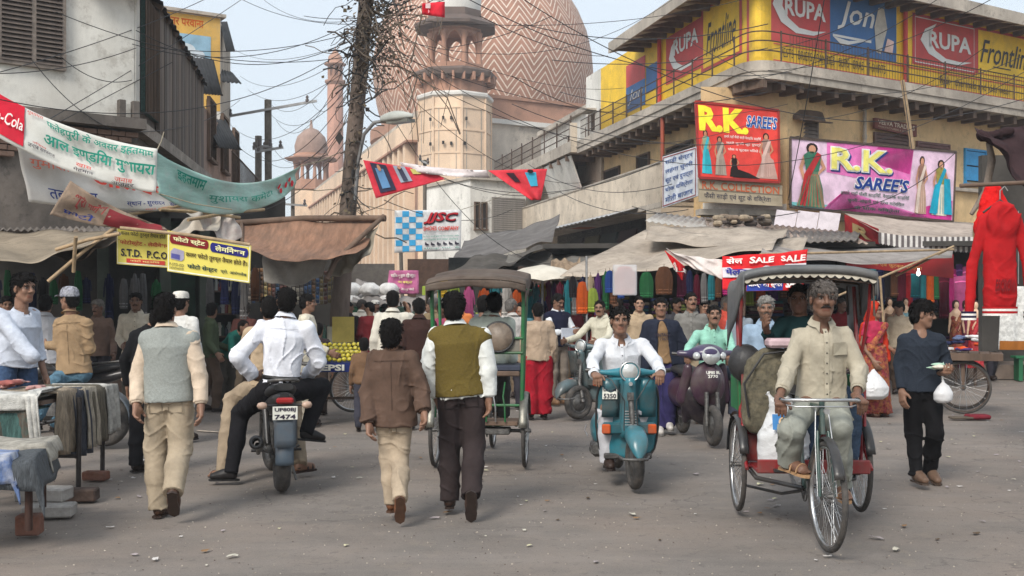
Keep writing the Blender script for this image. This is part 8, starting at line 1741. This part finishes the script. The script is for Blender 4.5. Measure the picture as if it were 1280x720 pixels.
brickblock(G(37,668),(.16,.13,.14),bkm,'upright red brick under the near leg of the low cot',.1);brickblock(G(98,626),(.3,.16,.1),mat('dark_block',(.07,.045,.035),.95,.3,9,.5),'dark wooden block under the middle table leg',.1);brickblock(G(120,600),(.22,.12,.08),bkm,'red brick under the far table leg',-.1)
stn=mat('grey_stone_block',(.3,.28,.26),.95,.25,8,.6,30);brickblock(G(62,645),(.36,.2,.09),stn,'lower of two grey stone blocks under the trestle',.15);brickblock(G(60,640)+Vector((-.03,0,.09)),(.38,.2,.1),stn,'upper of two grey stone blocks under the trestle',-.05)
# litter and details on the road
rl=random.Random(21)
kinds={}
def scrap(i,c):
 f=MB();n=7;pts=[(rl.uniform(.6,1)*cos(2*pi*k_/n)*.05,rl.uniform(.5,1)*sin(2*pi*k_/n)*.028,.006+.012*rl.random())for k_ in range(n)];f.add(pts+[(0,0,.014)],[(k_,(k_+1)%n,n)for k_ in range(n)],cm(c));return f
base=[scrap(i,c).build('litter_scrap')for i,c in enumerate(((205,200,195),(190,185,170),(140,110,80),(90,75,60),(160,150,150),(200,195,160)))]
nmz=['white paper','cream paper','brown leaf','dark leaf','grey plastic','yellowish paper']
spots=[(194,697),(290,694),(560,640),(735,620),(870,590),(950,602),(1080,535),(1085,545),(1090,555),(1220,665),(1095,670),(1120,685),(1130,655),(1035,693),(1020,697),(1185,570),(655,660),(745,700),(790,640),(600,600),(440,585)]
for i in range(290):
 px,py=spots[i]if i<len(spots)else(rl.uniform(0,1280),378+1.6*F/rl.uniform(6.7,24));g=G(px,py);k_=rl.choice([0,0,1,2,3,4,4,5])
 if i%3==0 and i>=len(spots):g=G(rl.choice([rl.uniform(20,180),rl.uniform(540,720),rl.uniform(960,1280)]),rl.uniform(500,640))
 o=base[k_]if i<6 else base[k_].copy()
 if i>=6:COL.objects.link(o)
 else:o=base[i];k_=i
 o.location=(g.x,g.y,gz(g.x,g.y)+.004);o.rotation_euler=(0,0,rl.uniform(0,6));q=rl.uniform(.35,.95)*(1.5 if i<21 else 1);o.scale=(q,q,q)
 tag(o,'small %s scrap flat on the dusty road'%nmz[k_],'litter','%s scraps on the road'%nmz[k_])
mb=MB()
for i in range(5000):
 Y=rl.uniform(6.2,26);x=rl.uniform(-.5,.5)*Y*.95;s_=rl.uniform(.003,.009);z=gz(x,Y)+s_*.4;mb.add([(x+s_,Y,z-s_*.4),(x-s_*.6,Y+s_,z-s_*.4),(x-s_*.5,Y-s_*.9,z-s_*.4),(x,Y,z+s_*.6)],[(0,1,3),(1,2,3),(2,0,3)],cm(((150,140,128),(90,80,72),(175,165,150))[i%3],'rough'))
mb.build('gravel',kind='stuff',label='fine gravel and grit scattered over the road')
g1,g2=G(245,537),G(302,541);mb=MB();mb.grid(lambda u,v:g1.lerp(g2,u)+Vector((0,.1*v,gz(g1.x,g1.y)+.012)),6,1,mat('worn_line_paint',(.5,.42,.34),.9,.3,12,.2));mb.build('road_marking',kind='structure')
# the people in the street (joints given where the photograph shows them)
def g0(px,Y):p=P(px,0,Y);p.z=0;return p
def p_(x,y,d=0):return('p',x,y,d)
BK=(16,14,14)
def yoke(root,v,pel,Um,W_,Fm,g,s):pass
person('man in grey knitted vest over cream shirt walking away, nearest the cloth table',g0(214,8.4),1.68,178,dict(hd=p_(207,388),nk=p_(209,411),sl=p_(186,423),sr=p_(238,423),el=p_(172,470),er=p_(250,470,-.05),wl=p_(171,503,-.1),wr=p_(251,503,-.1),hl=p_(197,498),hr=p_(226,498),kl=p_(195,562,.05),kr=p_(226,560,-.02),al=p_(199,631),ar=p_(217,612,-.3)),shirt=dict(c=(198,180,160),hem=-.06,collar=1,cuffs=1,sl_r=.008),over=dict(c=(142,146,142),kind='knit',sleeve=None,hem=-.04,base=.016,amp=.004,loose=.016,label='sleeveless grey knitted vest'),legs=dict(c=(158,144,124),thigh=.088,knee=.075,hem=.07,loose=.014),shoe=(70,48,36),det=2,foot={'r':(50,12)},hairstyle='thick',skin='b')
person('boy in brown jacket and beige cargo trousers walking away in the middle of the street',g0(493,8.3),1.48,180,dict(hd=p_(489,420),nk=p_(490,438),sl=p_(469,449),sr=p_(513,449),el=p_(460,490),er=p_(527,487,-.04),wl=p_(461,528,-.1),wr=p_(530,514,-.14),hl=p_(481,524),hr=p_(504,524),kl=p_(486,574,.04),kr=p_(500,576,0),al=p_(489,626),ar=p_(500,622,-.28)),shirt=dict(nm='jacket',c=(88,70,60),hem=-.1,amp=.011,loose=.026,sl_r=.01,collar=2,cuffs=1),legs=dict(c=(166,150,130),thigh=.075,knee=.062,hem=.06),shoe=(110,70,45),det=2,foot={'r':(62,5)},hscale=1.12,hairstyle='thick',curl=(.5,.4))
person('man in olive green knitted vest and dark striped trousers walking away',g0(577,8.55),1.7,182,dict(hd=p_(567,386),nk=p_(569,408),sl=p_(545,420),sr=p_(602,420),el=p_(534,462),er=p_(611,463,-.04),wl=p_(545,494,.05),wr=p_(611,494,-.04),hl=p_(562,492),hr=p_(591,492),kl=p_(562,552,.05),kr=p_(592,554,0),al=p_(562,620),ar=p_(589,616,-.3)),shirt=dict(c=(212,214,210),hem=-.06,collar=1,cuffs=1,sl_r=.012,amp=.01),over=dict(c=(98,84,42),kind='knit',sleeve=None,hem=-.03,base=.017,amp=.006,loose=.014,label='sleeveless olive green knitted vest'),legs=dict(c=(52,44,44),thigh=.086,knee=.07,hem=.068,loose=.014),shoe=(60,42,34),det=2,foot={'r':(66,0)},hairstyle='thick')
mdir=Vector((sin(mrz),-cos(mrz),0))
person('man in white shirt and black trousers riding pillion on the black motorcycle',g0(348,9.75),1.7,192,dict(hd=p_(358,377),nk=p_(357,398),sl=p_(327,411),sr=p_(384,411),el=p_(297,446,-.1),er=p_(398,452,.1),wl=p_(317,470,.05),wr=p_(384,470,.3),hl=p_(335,487),hr=p_(366,487),kl=p_(301,516,.35),kr=p_(402,484,.35),al=p_(289,588,.1),ar=p_(383,538,.15)),shirt=dict(c=(222,224,232),hem=.1,collar=1,cuffs=1,amp=.012,loose=.024,sl_r=.012),legs=dict(c=(26,25,28),thigh=.092,knee=.07,hem=.055,waist=.2,belt=(20,18,18)),shoe=(24,20,20),det=2,foot={'l':(0,78),'r':(8,-70)},hd={'l':(.6,.6,-.2)})
person('man in khaki trousers and sandals driving the black motorcycle, half hidden',g0(334,10.35),1.68,192,dict(hd=p_(337,386),nk=p_(337,404),sl=p_(312,416),sr=p_(362,416),el=p_(300,452,.1),er=p_(372,450,.2),wl=p_(305,462,.4),wr=p_(362,462,.5),hl=p_(320,482),hr=p_(348,484),kl=p_(290,500,.15),kr=p_(366,505,.3),al=p_(279,588,-.15),ar=p_(374,578,-.15)),shirt=dict(c=(170,150,125),hem=0),legs=dict(c=(150,134,114),thigh=.09,knee=.07,hem=.068),shoe=(50,34,28),sandal=True,det=1,foot={'l':(0,40),'r':(0,-50)})
person('clean shaven man in white checked shirt riding the blue-green scooter',g0(780,10.25),1.7,0,dict(hd=p_(775,401,-.12),nk=p_(776,425,-.05),sl=p_(803,431),sr=p_(752,431),el=p_(820,452,-.2),er=p_(741,452,-.2),wl=p_(826,466,-.48),wr=p_(743,468,-.48),hl=p_(790,497,.05),hr=p_(765,497,.05),kl=p_(801,510,-.4),kr=p_(758,510,-.4),al=p_(796,574,-.25),ar=p_(760,572,-.3)),shirt=dict(c=(205,207,212),hem=-.06,buttons=1,neckcut=.05,collar=1,pocket=1,cuffs=1,loose=.02),legs=dict(c=(195,195,200),thigh=.085,knee=.07,hem=.07,loose=.014),shoe=(50,36,30),det=2,hscale=1.06,curl=(1.25,1.25),hn={'l':(0,.3,-1),'r':(0,.3,-1)},hd={'l':(-.2,-1,-.15),'r':(.2,-1,-.15)},foot={'l':(0,5),'r':(0,5)},must=None)
person('lean grey haired moustached man in cream shirt pedalling the front cycle rickshaw',g0(1024,7.85),1.68,-2,dict(hd=p_(1029,374,-.1),nk=p_(1027,405,-.03),sl=p_(1055,420),sr=p_(1001,420),el=p_(1074,462,-.1),er=p_(985,462,-.12),wl=p_(1071,496,-.36),wr=p_(974,498,-.36),hl=p_(1042,500,.02),hr=p_(1013,500,.02),kl=p_(1050,533,-.4),kr=p_(990,536,-.42),al=p_(1050,604,-.16),ar=p_(986,572,-.28)),shirt=dict(c=(168,160,143),hem=-.16,buttons=1,neckcut=.065,collar=1,pocket=1,sleeve=.72,loose=.016,sl_r=.004,amp=.01,cuffs=1),legs=dict(c=(140,142,134),thigh=.082,knee=.072,hem=.072,loose=.014,amp=.011),shoe=(165,130,95),sandal=True,det=2,hair=(88,82,78),must=(50,45,42),skin='d',hscale=1.12,hairstyle='fringe',curl=(1.3,1.3),hn={'l':(0,.2,-1),'r':(0,.2,-1)},hd={'l':(.1,-1,-.3),'r':(-.1,-1,-.3)},foot={'r':(6,30),'l':(5,0)})
person('young man in dark navy sweater and black jeans walking, looking to the right',g0(1153,9.95),1.66,6,dict(hd=p_(1154,393,-.02),nk=p_(1150,413),sl=p_(1174,425),sr=p_(1130,425),el=p_(1183,453,.05),er=p_(1124,455,.04),wl=p_(1177,466,-.22),wr=p_(1127,487,-.05),hl=p_(1163,487),hr=p_(1140,487),kl=p_(1169,541,-.08),kr=p_(1142,540,.05),al=p_(1163,586,.12),ar=p_(1146,590,-.1)),shirt=dict(nm='sweater',c=(42,48,58),kind='knit',hem=-.03,sleeve=.98,loose=.014,amp=.006,neckcut=.07),legs=dict(c=(20,19,21),thigh=.08,knee=.064,hem=.058,amp=.012),shoe=(105,82,66),det=2,head=(62,-6),hairstyle='thick',hscale=1.04,hd={'l':(.1,-1,.1)},hn={'l':(0,0,1)},curl=(.9,.3),foot={'l':(12,0)})
person('man in open navy jacket and tan printed t-shirt standing behind the scooters',g0(829,13.8),1.74,0,dict(hd=p_(826,384),nk=p_(826,401),sl=p_(842,408),sr=p_(811,408),wl=p_(849,462),wr=p_(808,462),hl=p_(838,452),hr=p_(820,452),kl=p_(838,492,-.1),kr=p_(822,495,.05),al=p_(836,528,-.05),ar=p_(824,533,-.1)),shirt=dict(nm='t_shirt',c=(132,106,78),hem=-.04,printf=lambda r,f,U,W_,Fd:(lambda s:(s.text('VINTAGE',0,.5,1,1,bkp,bold=.02,shear=.3),s.text('1965',.3,0,.8,.4,bkp),s.mb.build('shirt_print',None,r,world=True)))(Sheet(lambda u,v:f(0,.62)+U*(u-.5)*.2+W_*(v-.5)*.09+Fd*.012,.001))),over=dict(nm='jacket',c=(36,40,54),hem=-.1,sleeve=1.,base=.02,loose=.02,openf=1),legs=dict(c=(48,44,84),thigh=.09,knee=.075,hem=.075),shoe=(190,185,180),det=1,skin='b')
person('man in grey shirt and beige trousers walking behind the purple scooter',g0(864,15),1.74,-10,dict(wl=(.2,.2,.95)),shirt=dict(c=(118,116,112),hem=-.1,collar=1,buttons=1,sleeve=.9),legs=dict(c=(160,145,122)),shoe=(110,80,60),sandal=True,det=1,head=(20,8),must=BK)
person('man in mint green shirt riding the purple scooter',g0(892,13.2),1.68,4,dict(hd=p_(893,394,-.1),nk=p_(890,411),sl=p_(909,418),sr=p_(872,419),er=p_(862,434,-.2),wr=p_(858,443,-.4),el=p_(916,438,-.2),wl=p_(909,445,-.4),hl=(.09,0,.84),hr=(-.09,0,.84),kl=(.18,.4,.75),kr=(-.18,.4,.75),al=(.15,.35,.35),ar=(-.15,.35,.35)),shirt=dict(c=(140,190,172),hem=-.1,collar=1,buttons=1,sleeve=.85),legs=dict(c=(70,75,90)),det=1,curl=(1.2,1.2),hd={'l':(0,-1,-.2),'r':(0,-1,-.2)},hn={'l':(0,0,-1),'r':(0,0,-1)},must=BK,head=(-8,6))
person('grey haired man in pale blue shirt behind the front rickshaw hood',g0(957,11.2),1.66,-8,shirt=dict(c=(140,160,180),hem=-.1,collar=1,buttons=1),legs=dict(c=(70,70,75)),hair=(125,122,118),must=(90,85,80),beard=True,det=1,hairstyle='thick')
person('passenger in dark green shirt and jeans sitting in the front rickshaw',g0(1009,8.62),1.66,-3,dict(hd=p_(998,374),nk=p_(1000,396),sl=p_(1024,405),sr=p_(978,405),er=p_(963,428,-.05),wr=p_(958,412,-.22),el=p_(1042,440),wl=p_(1048,470,-.3),hl=p_(1032,488),hr=p_(1005,488),kl=p_(1066,498,-.42),kr=p_(1012,500,-.4),al=p_(1062,574,-.4),ar=p_(1010,574,-.35)),shirt=dict(c=(22,48,50),hem=-.05,sleeve=.95,amp=.01),legs=dict(c=(62,78,98),kind='denim',thigh=.09),shoe=(50,40,35),det=1,skin='d',head=(-12,0))
person('passenger in pale striped shirt sitting in the green rickshaw, seen from behind',g0(612,11.05),1.66,178,dict(hd=p_(618,380),nk=p_(614,396),sl=p_(594,404),sr=p_(636,404),hl=(.1,0,1.06),hr=(-.1,0,1.06),kl=(.12,.42,1.0),kr=(-.12,.42,1.0),al=(.12,.45,.48),ar=(-.12,.45,.48),wl=(.12,.35,1.0),wr=(-.12,.35,1.0)),shirt=dict(c=(196,202,190),hem=-.08,collar=1,loose=.026),legs=dict(c=(60,58,56)),det=1)
person('driver of the green rickshaw pedalling, mostly hidden by his passenger',g0(604,11.9),1.64,178,dict(hl=(.09,0,.95),hr=(-.09,0,.95),kl=(.12,.35,.75),kr=(-.1,.38,.88),al=(.14,.2,.3),ar=(-.14,.25,.45),hd=(0,.12,1.62),nk=(0,.05,1.46),wl=(.22,.45,1.05),wr=(-.22,.45,1.05)),shirt=dict(c=(110,105,100),hem=-.08),legs=dict(c=(70,66,62)),det=0,sandal=True)
person('man in navy vest over white shirt reading a paper, left of the far scooter',g0(697,17.6),1.74,35,dict(wl=(.12,.34,1.12),wr=(-.06,.36,1.12),el=(.24,.1,1.12),er=(-.22,.12,1.1)),shirt=dict(c=(205,208,212),hem=-.0,collar=1),over=dict(c=(30,32,52),kind='knit',sleeve=None,hem=-.02,base=.016),legs=dict(c=(128,118,108)),shoe=(120,90,65),det=1,head=(10,-25))
o=MB();o.box(P(713,418,17.2),(.34,.02,.2),cm((200,205,215),'print'),rz=.6);o.build('newspaper',label='folded newspaper held by the man in the navy vest',cat='newspaper',origin=P(713,418,17.2))
person('man in cream shirt on the far grey-green scooter',g0(752,16.2),1.66,-35,dict(hl=(.09,0,.84),hr=(-.09,0,.84),kl=(.18,.4,.72),kr=(-.18,.4,.72),al=(.2,.3,.2),ar=(-.2,.3,.2),wl=(.26,.55,1.08),wr=(-.28,.55,1.08),el=(.26,.25,1.12),er=(-.27,.25,1.12),hd=(0,.06,1.55)),shirt=dict(c=(195,190,172),hem=-.1,collar=1),legs=dict(c=(150,140,125)),det=1,must=BK,head=(20,0))
person('man in cream jacket with crossed arms behind the scooter rider',g0(799,17.5),1.7,0,shirt=dict(c=(170,150,125),hem=-.1,collar=1),legs=dict(c=(80,75,72)),det=1,skin='l')
person('man in white striped shirt and dark hair at the left edge, looking right',g0(20,10.5),1.86,60,dict(hd=p_(30,361),nk=p_(27,393),wr=p_(12,418,-.15),er=p_(40,446,-.25),hl=(.1,0,.98),hr=(-.1,0,.98)),shirt=dict(c=(188,194,206),hem=-.16,collar=1,sleeve=.55,loose=.03),legs=dict(c=(62,82,112),kind='denim'),det=2,hscale=1.05,hairstyle='thick',hn={'r':(0,0,1)},curl=(.3,1.0))
def capf(root,hp,S,M,l,f,u):
 mb=MB();N=16;rings=[[Vector(hp(r*.088*cos(2*pi*i/N),-.012+r*.108*sin(2*pi*i/N),z))for i in range(N)]for r,z in((1.02,.03),(1.03,.06),(.95,.1),(.7,.13),(.3,.143),(.02,.146))]
 mb.loft(rings,mat('plaid_cap',lin((120,120,130)),.9,.8,30,.3,60,dirt=(.5,.5,.52)),cap=False);mb.grid(lambda a,b:Vector(hp((2*a-1)*.07,.09+.075*b*(1-.4*(2*a-1)**2),.045-.015*b)),8,4,mat('plaid_cap',(0,0,0)),.004);mb.build('cap',None,root,world=True)
person('man in plaid cap and tan jacket sitting on the parked motorcycle',g0(94,12.1),1.68,215,dict(hd=p_(86,374),nk=p_(88,394,.02),sl=p_(74,404),sr=p_(108,404),el=p_(72,432),wl=p_(60,432,.1),er=p_(112,436),wr=p_(88,448,.25),hl=p_(82,466),hr=p_(104,466),kl=p_(68,478,-.2),kr=p_(88,474,.35),al=p_(46,520,-.25),ar=p_(70,530,.4)),shirt=dict(nm='jacket',c=(150,126,98),hem=-.02,collar=2,cuffs=1,amp=.01,loose=.022),legs=dict(c=(82,112,130),kind='denim',thigh=.085),det=2,cap=capf,head=(35,0))
person('man with thinning hair in a white shirt, back turned, in front of the dark shops',g0(57,14),1.7,190,shirt=dict(c=(200,200,205),hem=-.12,collar=1),legs=dict(c=(70,66,64)),det=1)
person('shopkeeper in cream shirt and moustache behind the parked motorcycle',g0(170,15.2),1.74,10,dict(wr=(-.12,.3,1.0)),shirt=dict(c=(192,182,165),hem=-.12,collar=1,buttons=1),legs=dict(c=(80,76,70)),det=1,must=BK,skin='d')
person('man in black sweater almost hidden behind the grey vest walker',g0(183,10.6),1.66,165,dict(hd=p_(200,398),nk=p_(188,408),sl=p_(170,420)),shirt=dict(c=(24,24,26),kind='knit',hem=-.05),legs=dict(c=(40,38,40)),det=1)
def topi(root,hp,S,M,l,f,u):
 mb=MB();N=16;mb.loft([[Vector(hp(r*.085*cos(2*pi*i/N),-.015+r*.104*sin(2*pi*i/N),z))for i in range(N)]for r,z in((1.02,.055),(1.0,.1),(.85,.128),(.4,.138),(.02,.14))],cm((215,212,205)),cap=False);mb.build('skullcap',None,root,world=True)
person('man in white kurta and white skullcap beyond the grey vest walker',g0(226,13),1.72,160,shirt=dict(nm='kurta',c=(205,204,200),hem=-.9,loose=.03),legs=dict(c=(200,198,192)),det=1,cap=topi)
person('man in cream kurta walking right beside the pole, seen in profile',g0(384,14.6),1.72,95,dict(wr=(-.2,.28,.95)),shirt=dict(nm='kurta',c=(205,198,180),hem=-.5,loose=.03),legs=dict(c=(180,172,155)),det=1)
person('man in long white shirt walking away ahead of the boy',g0(491,14.5),1.76,180,dict(er=(-.28,0,1.15),wr=(-.2,.1,1.4)),shirt=dict(c=(205,200,188),hem=-.2,loose=.03,collar=1),legs=dict(c=(90,86,80)),det=1)
person('man in dark brown sweater with white collar walking away',g0(524,14.2),1.66,182,shirt=dict(c=(58,40,36),kind='knit',hem=-.1,loose=.02,collar=1),legs=dict(c=(50,46,44)),det=1)
person('small boy in brown check shirt walking away by the lemon cart',g0(455,14.0),1.15,185,shirt=dict(c=(110,85,65),hem=-.1),legs=dict(c=(60,60,70)),det=0,hscale=1.2)
person('boy in dark jacket beside the pole, carrying a satchel',g0(398,16),1.3,175,shirt=dict(c=(60,50,50),hem=-.1),legs=dict(c=(70,60,55)),det=0,hscale=1.15)
person('man in teal shawl bending at the shelf shop',g0(282,17),1.6,60,dict(hd=(0,.4,1.3),nk=(0,.3,1.22),sl=(.16,.28,1.15),sr=(-.16,.28,1.15),wl=(.2,.5,.8),wr=(-.2,.5,.8),el=(.22,.35,.95),er=(-.22,.35,.95)),shirt=dict(c=(40,105,95),hem=-.1),legs=dict(c=(70,66,60)),det=0)
person('woman in red salwar and beige shawl beyond the green rickshaw',g0(672,15.5),1.6,190,shirt=dict(nm='shawl',c=(165,145,125),hem=-.1,loose=.05,amp=.014),legs=dict(c=(150,25,40),thigh=.13,knee=.12,hem=.09,amp=.014),det=1)
B=np.array(g0(1093,15.8));sarm=mat('printed_saree',(.2,.02,.03),.85,.5,36,.3,30,dirt=(.55,.25,.04));vm=cm((178,50,28))
r_,res,g_,fr=person('woman in red and gold printed saree with orange veil carrying a white bag',tuple(B),1.6,30,dict(wr=(-.16,.12,.84),wl=(.18,.2,.98)),shirt=dict(nm='blouse',c=(176,50,80),hem=.35,sleeve=-.4,loose=.006),legs=None,det=1,shoe=(70,40,30),sandal=True,head=(25,0),skin='b')
f=Fld(B-(.45,.45,0),B+np.array([.45,.45,1.65]),.016);f.prof(B+(0,0,.04),B+(0,0,1.0),(1,0,0),(0,1,0),[0,.3,.7,.9,1],[.25,.22,.2,.165,.15],[.2,.18,.16,.14,.13],0);f.cone(B+(-.1,-.12,.95),B+(.15,-.02,1.28),.06,.05,.04);f.wrinkle(.014,1.1,3);v,q=f.mesh();np_mesh('saree',v,q,[sarm],r_,off=B)
hp=fr['hp'];f=Fld(B-(.4,.4,0),B+np.array([.4,.4,1.7]),.014);f.ell(hp(0,-.025,.035),(.1,.115,.11),k=0);f.cone(hp(0,-.08,-.05),g_['nk']+(0,.06,-.1),.09,.12,.05);f.cone(g_['sr']+(-.02,.02,0),B+(-.2,.08,.95),.05,.05,.03);f.cone(g_['sl']+(.0,.0,0),B+(.19,.0,.8),.05,.05,.03);f.ell(hp(0,.1,-.01),(.075,.085,.1),fr['M'],.01,'sub');f.wrinkle(.01,1.4,5);v,q=f.mesh();np_mesh('veil',v,q,[vm],r_,off=B)
def bag(px,py,Y,w_,h_,lab,c=(222,222,220),knot=True,pr=False,seed=3):
 c0=np.array(P(px,py,Y));f=Fld(c0-(w_,w_,h_),c0+(w_,w_,h_),.011);f.prof(c0-(0,0,h_/2),c0+(0,0,h_/2),(1,0,0),(0,1,0),[0,.12,.4,.7,.9,1],[w_*.3,w_*.47,w_*.5,w_*.3,w_*.1,.014],[w_*.25,w_*.38,w_*.4,w_*.25,w_*.09,.012],0);f.wrinkle(.008,1.5,seed);v,q=f.mesh();o=np_mesh('carrier_bag',v,q,[mat('thin_white_plastic',(.62,.62,.63),.35,.06,6,.5,18)],None,off=c0);o.location=c0;tag(o,lab,'bag');return o
bag(1092,480,15.4,.42,.42,"bulging white carrier bag hanging from the sari woman's hand");bag(1179,489,9.7,.17,.2,"small knotted white bag hanging from the navy walker's hand");mb=MB();mb.tube([P(1179,477,9.7),P(1177,466,9.7)],.008,6,cm((215,215,213)));o=mb.build('knot',None,bpy.data.objects['carrier_bag.002']if 'carrier_bag.002' in bpy.data.objects else None);o.location=(0,0,0)if o.parent is None else-o.parent.location
pile(P(1176,460,9.68),.1,.08,.05,[('pale green',(165,195,175)),('cream',(205,200,185)),('brown',(110,80,65))],"the bundle on the navy walker's palm",4,12,.085)
CR=[(436,21,1.62,180,(60,55,55),'man in dark coat walking away beneath the bales'),(452,24,1.66,170,(190,185,175),'man in pale shirt entering the lane'),(462,21,1.6,185,(120,40,45),'woman in maroon wrap entering the lane'),(509,24,1.6,175,(60,80,110),'person in blue shirt between the two backs'),(543,21,1.68,180,(160,140,110),'man in khaki shirt right of the brown sweater'),(552,19,1.58,5,(170,80,110),'woman in pink approaching up the lane'),(536,21.5,1.66,0,(205,203,198),'man in white approaching up the lane'),(520,23,1.64,180,(80,100,90),'man in green far down the lane'),(574,18.5,1.7,0,(200,120,70),'man in orange scarf left of the rickshaw passenger'),(640,17,1.66,170,(195,190,185),'man in white between the rickshaw posts'),(652,19,1.6,0,(70,110,120),'person in teal facing the green rickshaw'),(482,25,1.66,178,(90,60,50),'man in brown deep in the lane'),(498,27,1.62,0,(150,150,150),'man in grey deep in the lane'),(470,24,1.64,0,(210,208,200),'skull-capped man in white deep in the lane'),(716,21,1.62,20,(140,60,70),'woman in red shawl behind the vendor pole'),(757,20.5,1.66,0,(185,80,80),'boy in red sweater behind the far scooter'),(772,21.5,1.7,-10,(90,90,100),'man in grey jacket under the orange packet'),(846,19,1.68,10,(60,60,66),'man in charcoal behind the navy jacket'),(880,18,1.66,-20,(175,100,90),'man in rust shirt behind the mint shirt rider'),(908,19,1.7,15,(215,90,75),'man in bright coral shirt beside the rickshaw rail'),(925,17.5,1.62,0,(130,140,150),'man in blue-grey left of the grey haired man'),(1052,19.5,1.68,0,(120,35,40),'man in maroon behind the rickshaw driver'),(1066,20.5,1.6,10,(60,55,70),'woman in dark wrap in front of the saree shop'),(1124,19.5,1.62,-30,(175,160,140),'man in beige kurta examining the mannequins'),(1082,21,1.62,20,(50,70,80),'person in slate blue near the shop mannequins'),(1240,23.2,1.6,0,(70,45,60),'woman in plum seated side of the far right shop'),(306,18.2,1.6,150,(95,60,55),'man in brown looking into the shelf shop'),(264,16.5,1.6,120,(70,80,60),'man in olive beside the green door'),(8,15,1.68,30,(120,110,105),'man in grey-brown in the leftmost dark shop'),(122,16.5,1.64,0,(110,90,80),'man in brown vest in the gloom behind the cap wearer'),(408,23,1.62,0,(95,70,60),'man in brown facing the camera beside the pole'),(588,21,1.66,182,(150,155,160),'man in grey ahead of the green rickshaw'),(627,22.5,1.64,0,(205,170,150),'man in peach approaching the green rickshaw'),(705,23,1.66,180,(200,200,196),'man in white beyond the navy vest reader')]
SK=['b','d','l','b'];TR=[(70,66,64),(50,48,55),(120,105,88),(85,70,60)]
for i,(px,Y,Hh,fc_,c,lab)in enumerate(CR):
 wo=lab.startswith('woman');st=R.uniform(-.08,.08)
 person(lab,g0(px,Y),Hh,fc_+R.uniform(-25,25),dict(kl=(.1,.05+st,.49),kr=(-.1,.05-st,.49),al=(.1,-.04+st*2,.09),ar=(-.1,-.04-st*2,.09),wl=(.24,.1+R.uniform(-.05,.2),.84+R.uniform(0,.15)),wr=(-.24,.1+R.uniform(-.05,.2),.84+R.uniform(0,.1))),shirt=dict(c=c,hem=-.5 if wo or i%4==0 else-.12,loose=.035 if wo else .02,collar=None if wo else 1),legs=dict(c=TR[i%4],thigh=.1 if wo else .082),det=0 if Y>18.4 else 1,skin=SK[i%4],hairstyle='thick' if i%3 else 'short',must=BK if i%4==1 and not wo else None,head=(R.uniform(-65,65),R.uniform(-18,4)),hair=(BK,(60,56,54),BK,(18,15,14),(110,106,102))[i%5],cap=topi if 'skull' in lab else None)
 # thin haze over the whole place
hm_=bpy.data.materials.new('pale_haze');hm_.use_nodes=True;n=hm_.node_tree.nodes;n.clear();pv=n.new('ShaderNodeVolumePrincipled');pv.inputs['Color'].default_value=(.9,.93,.97,1);pv.inputs['Density'].default_value=.0014;pv.inputs['Anisotropy'].default_value=.2;om=n.new('ShaderNodeOutputMaterial');hm_.node_tree.links.new(pv.outputs[0],om.inputs['Volume'])
mb=MB();mb.box((0,100,23.5),(420,420,49.5),hm_);mb.build('haze',kind='stuff')
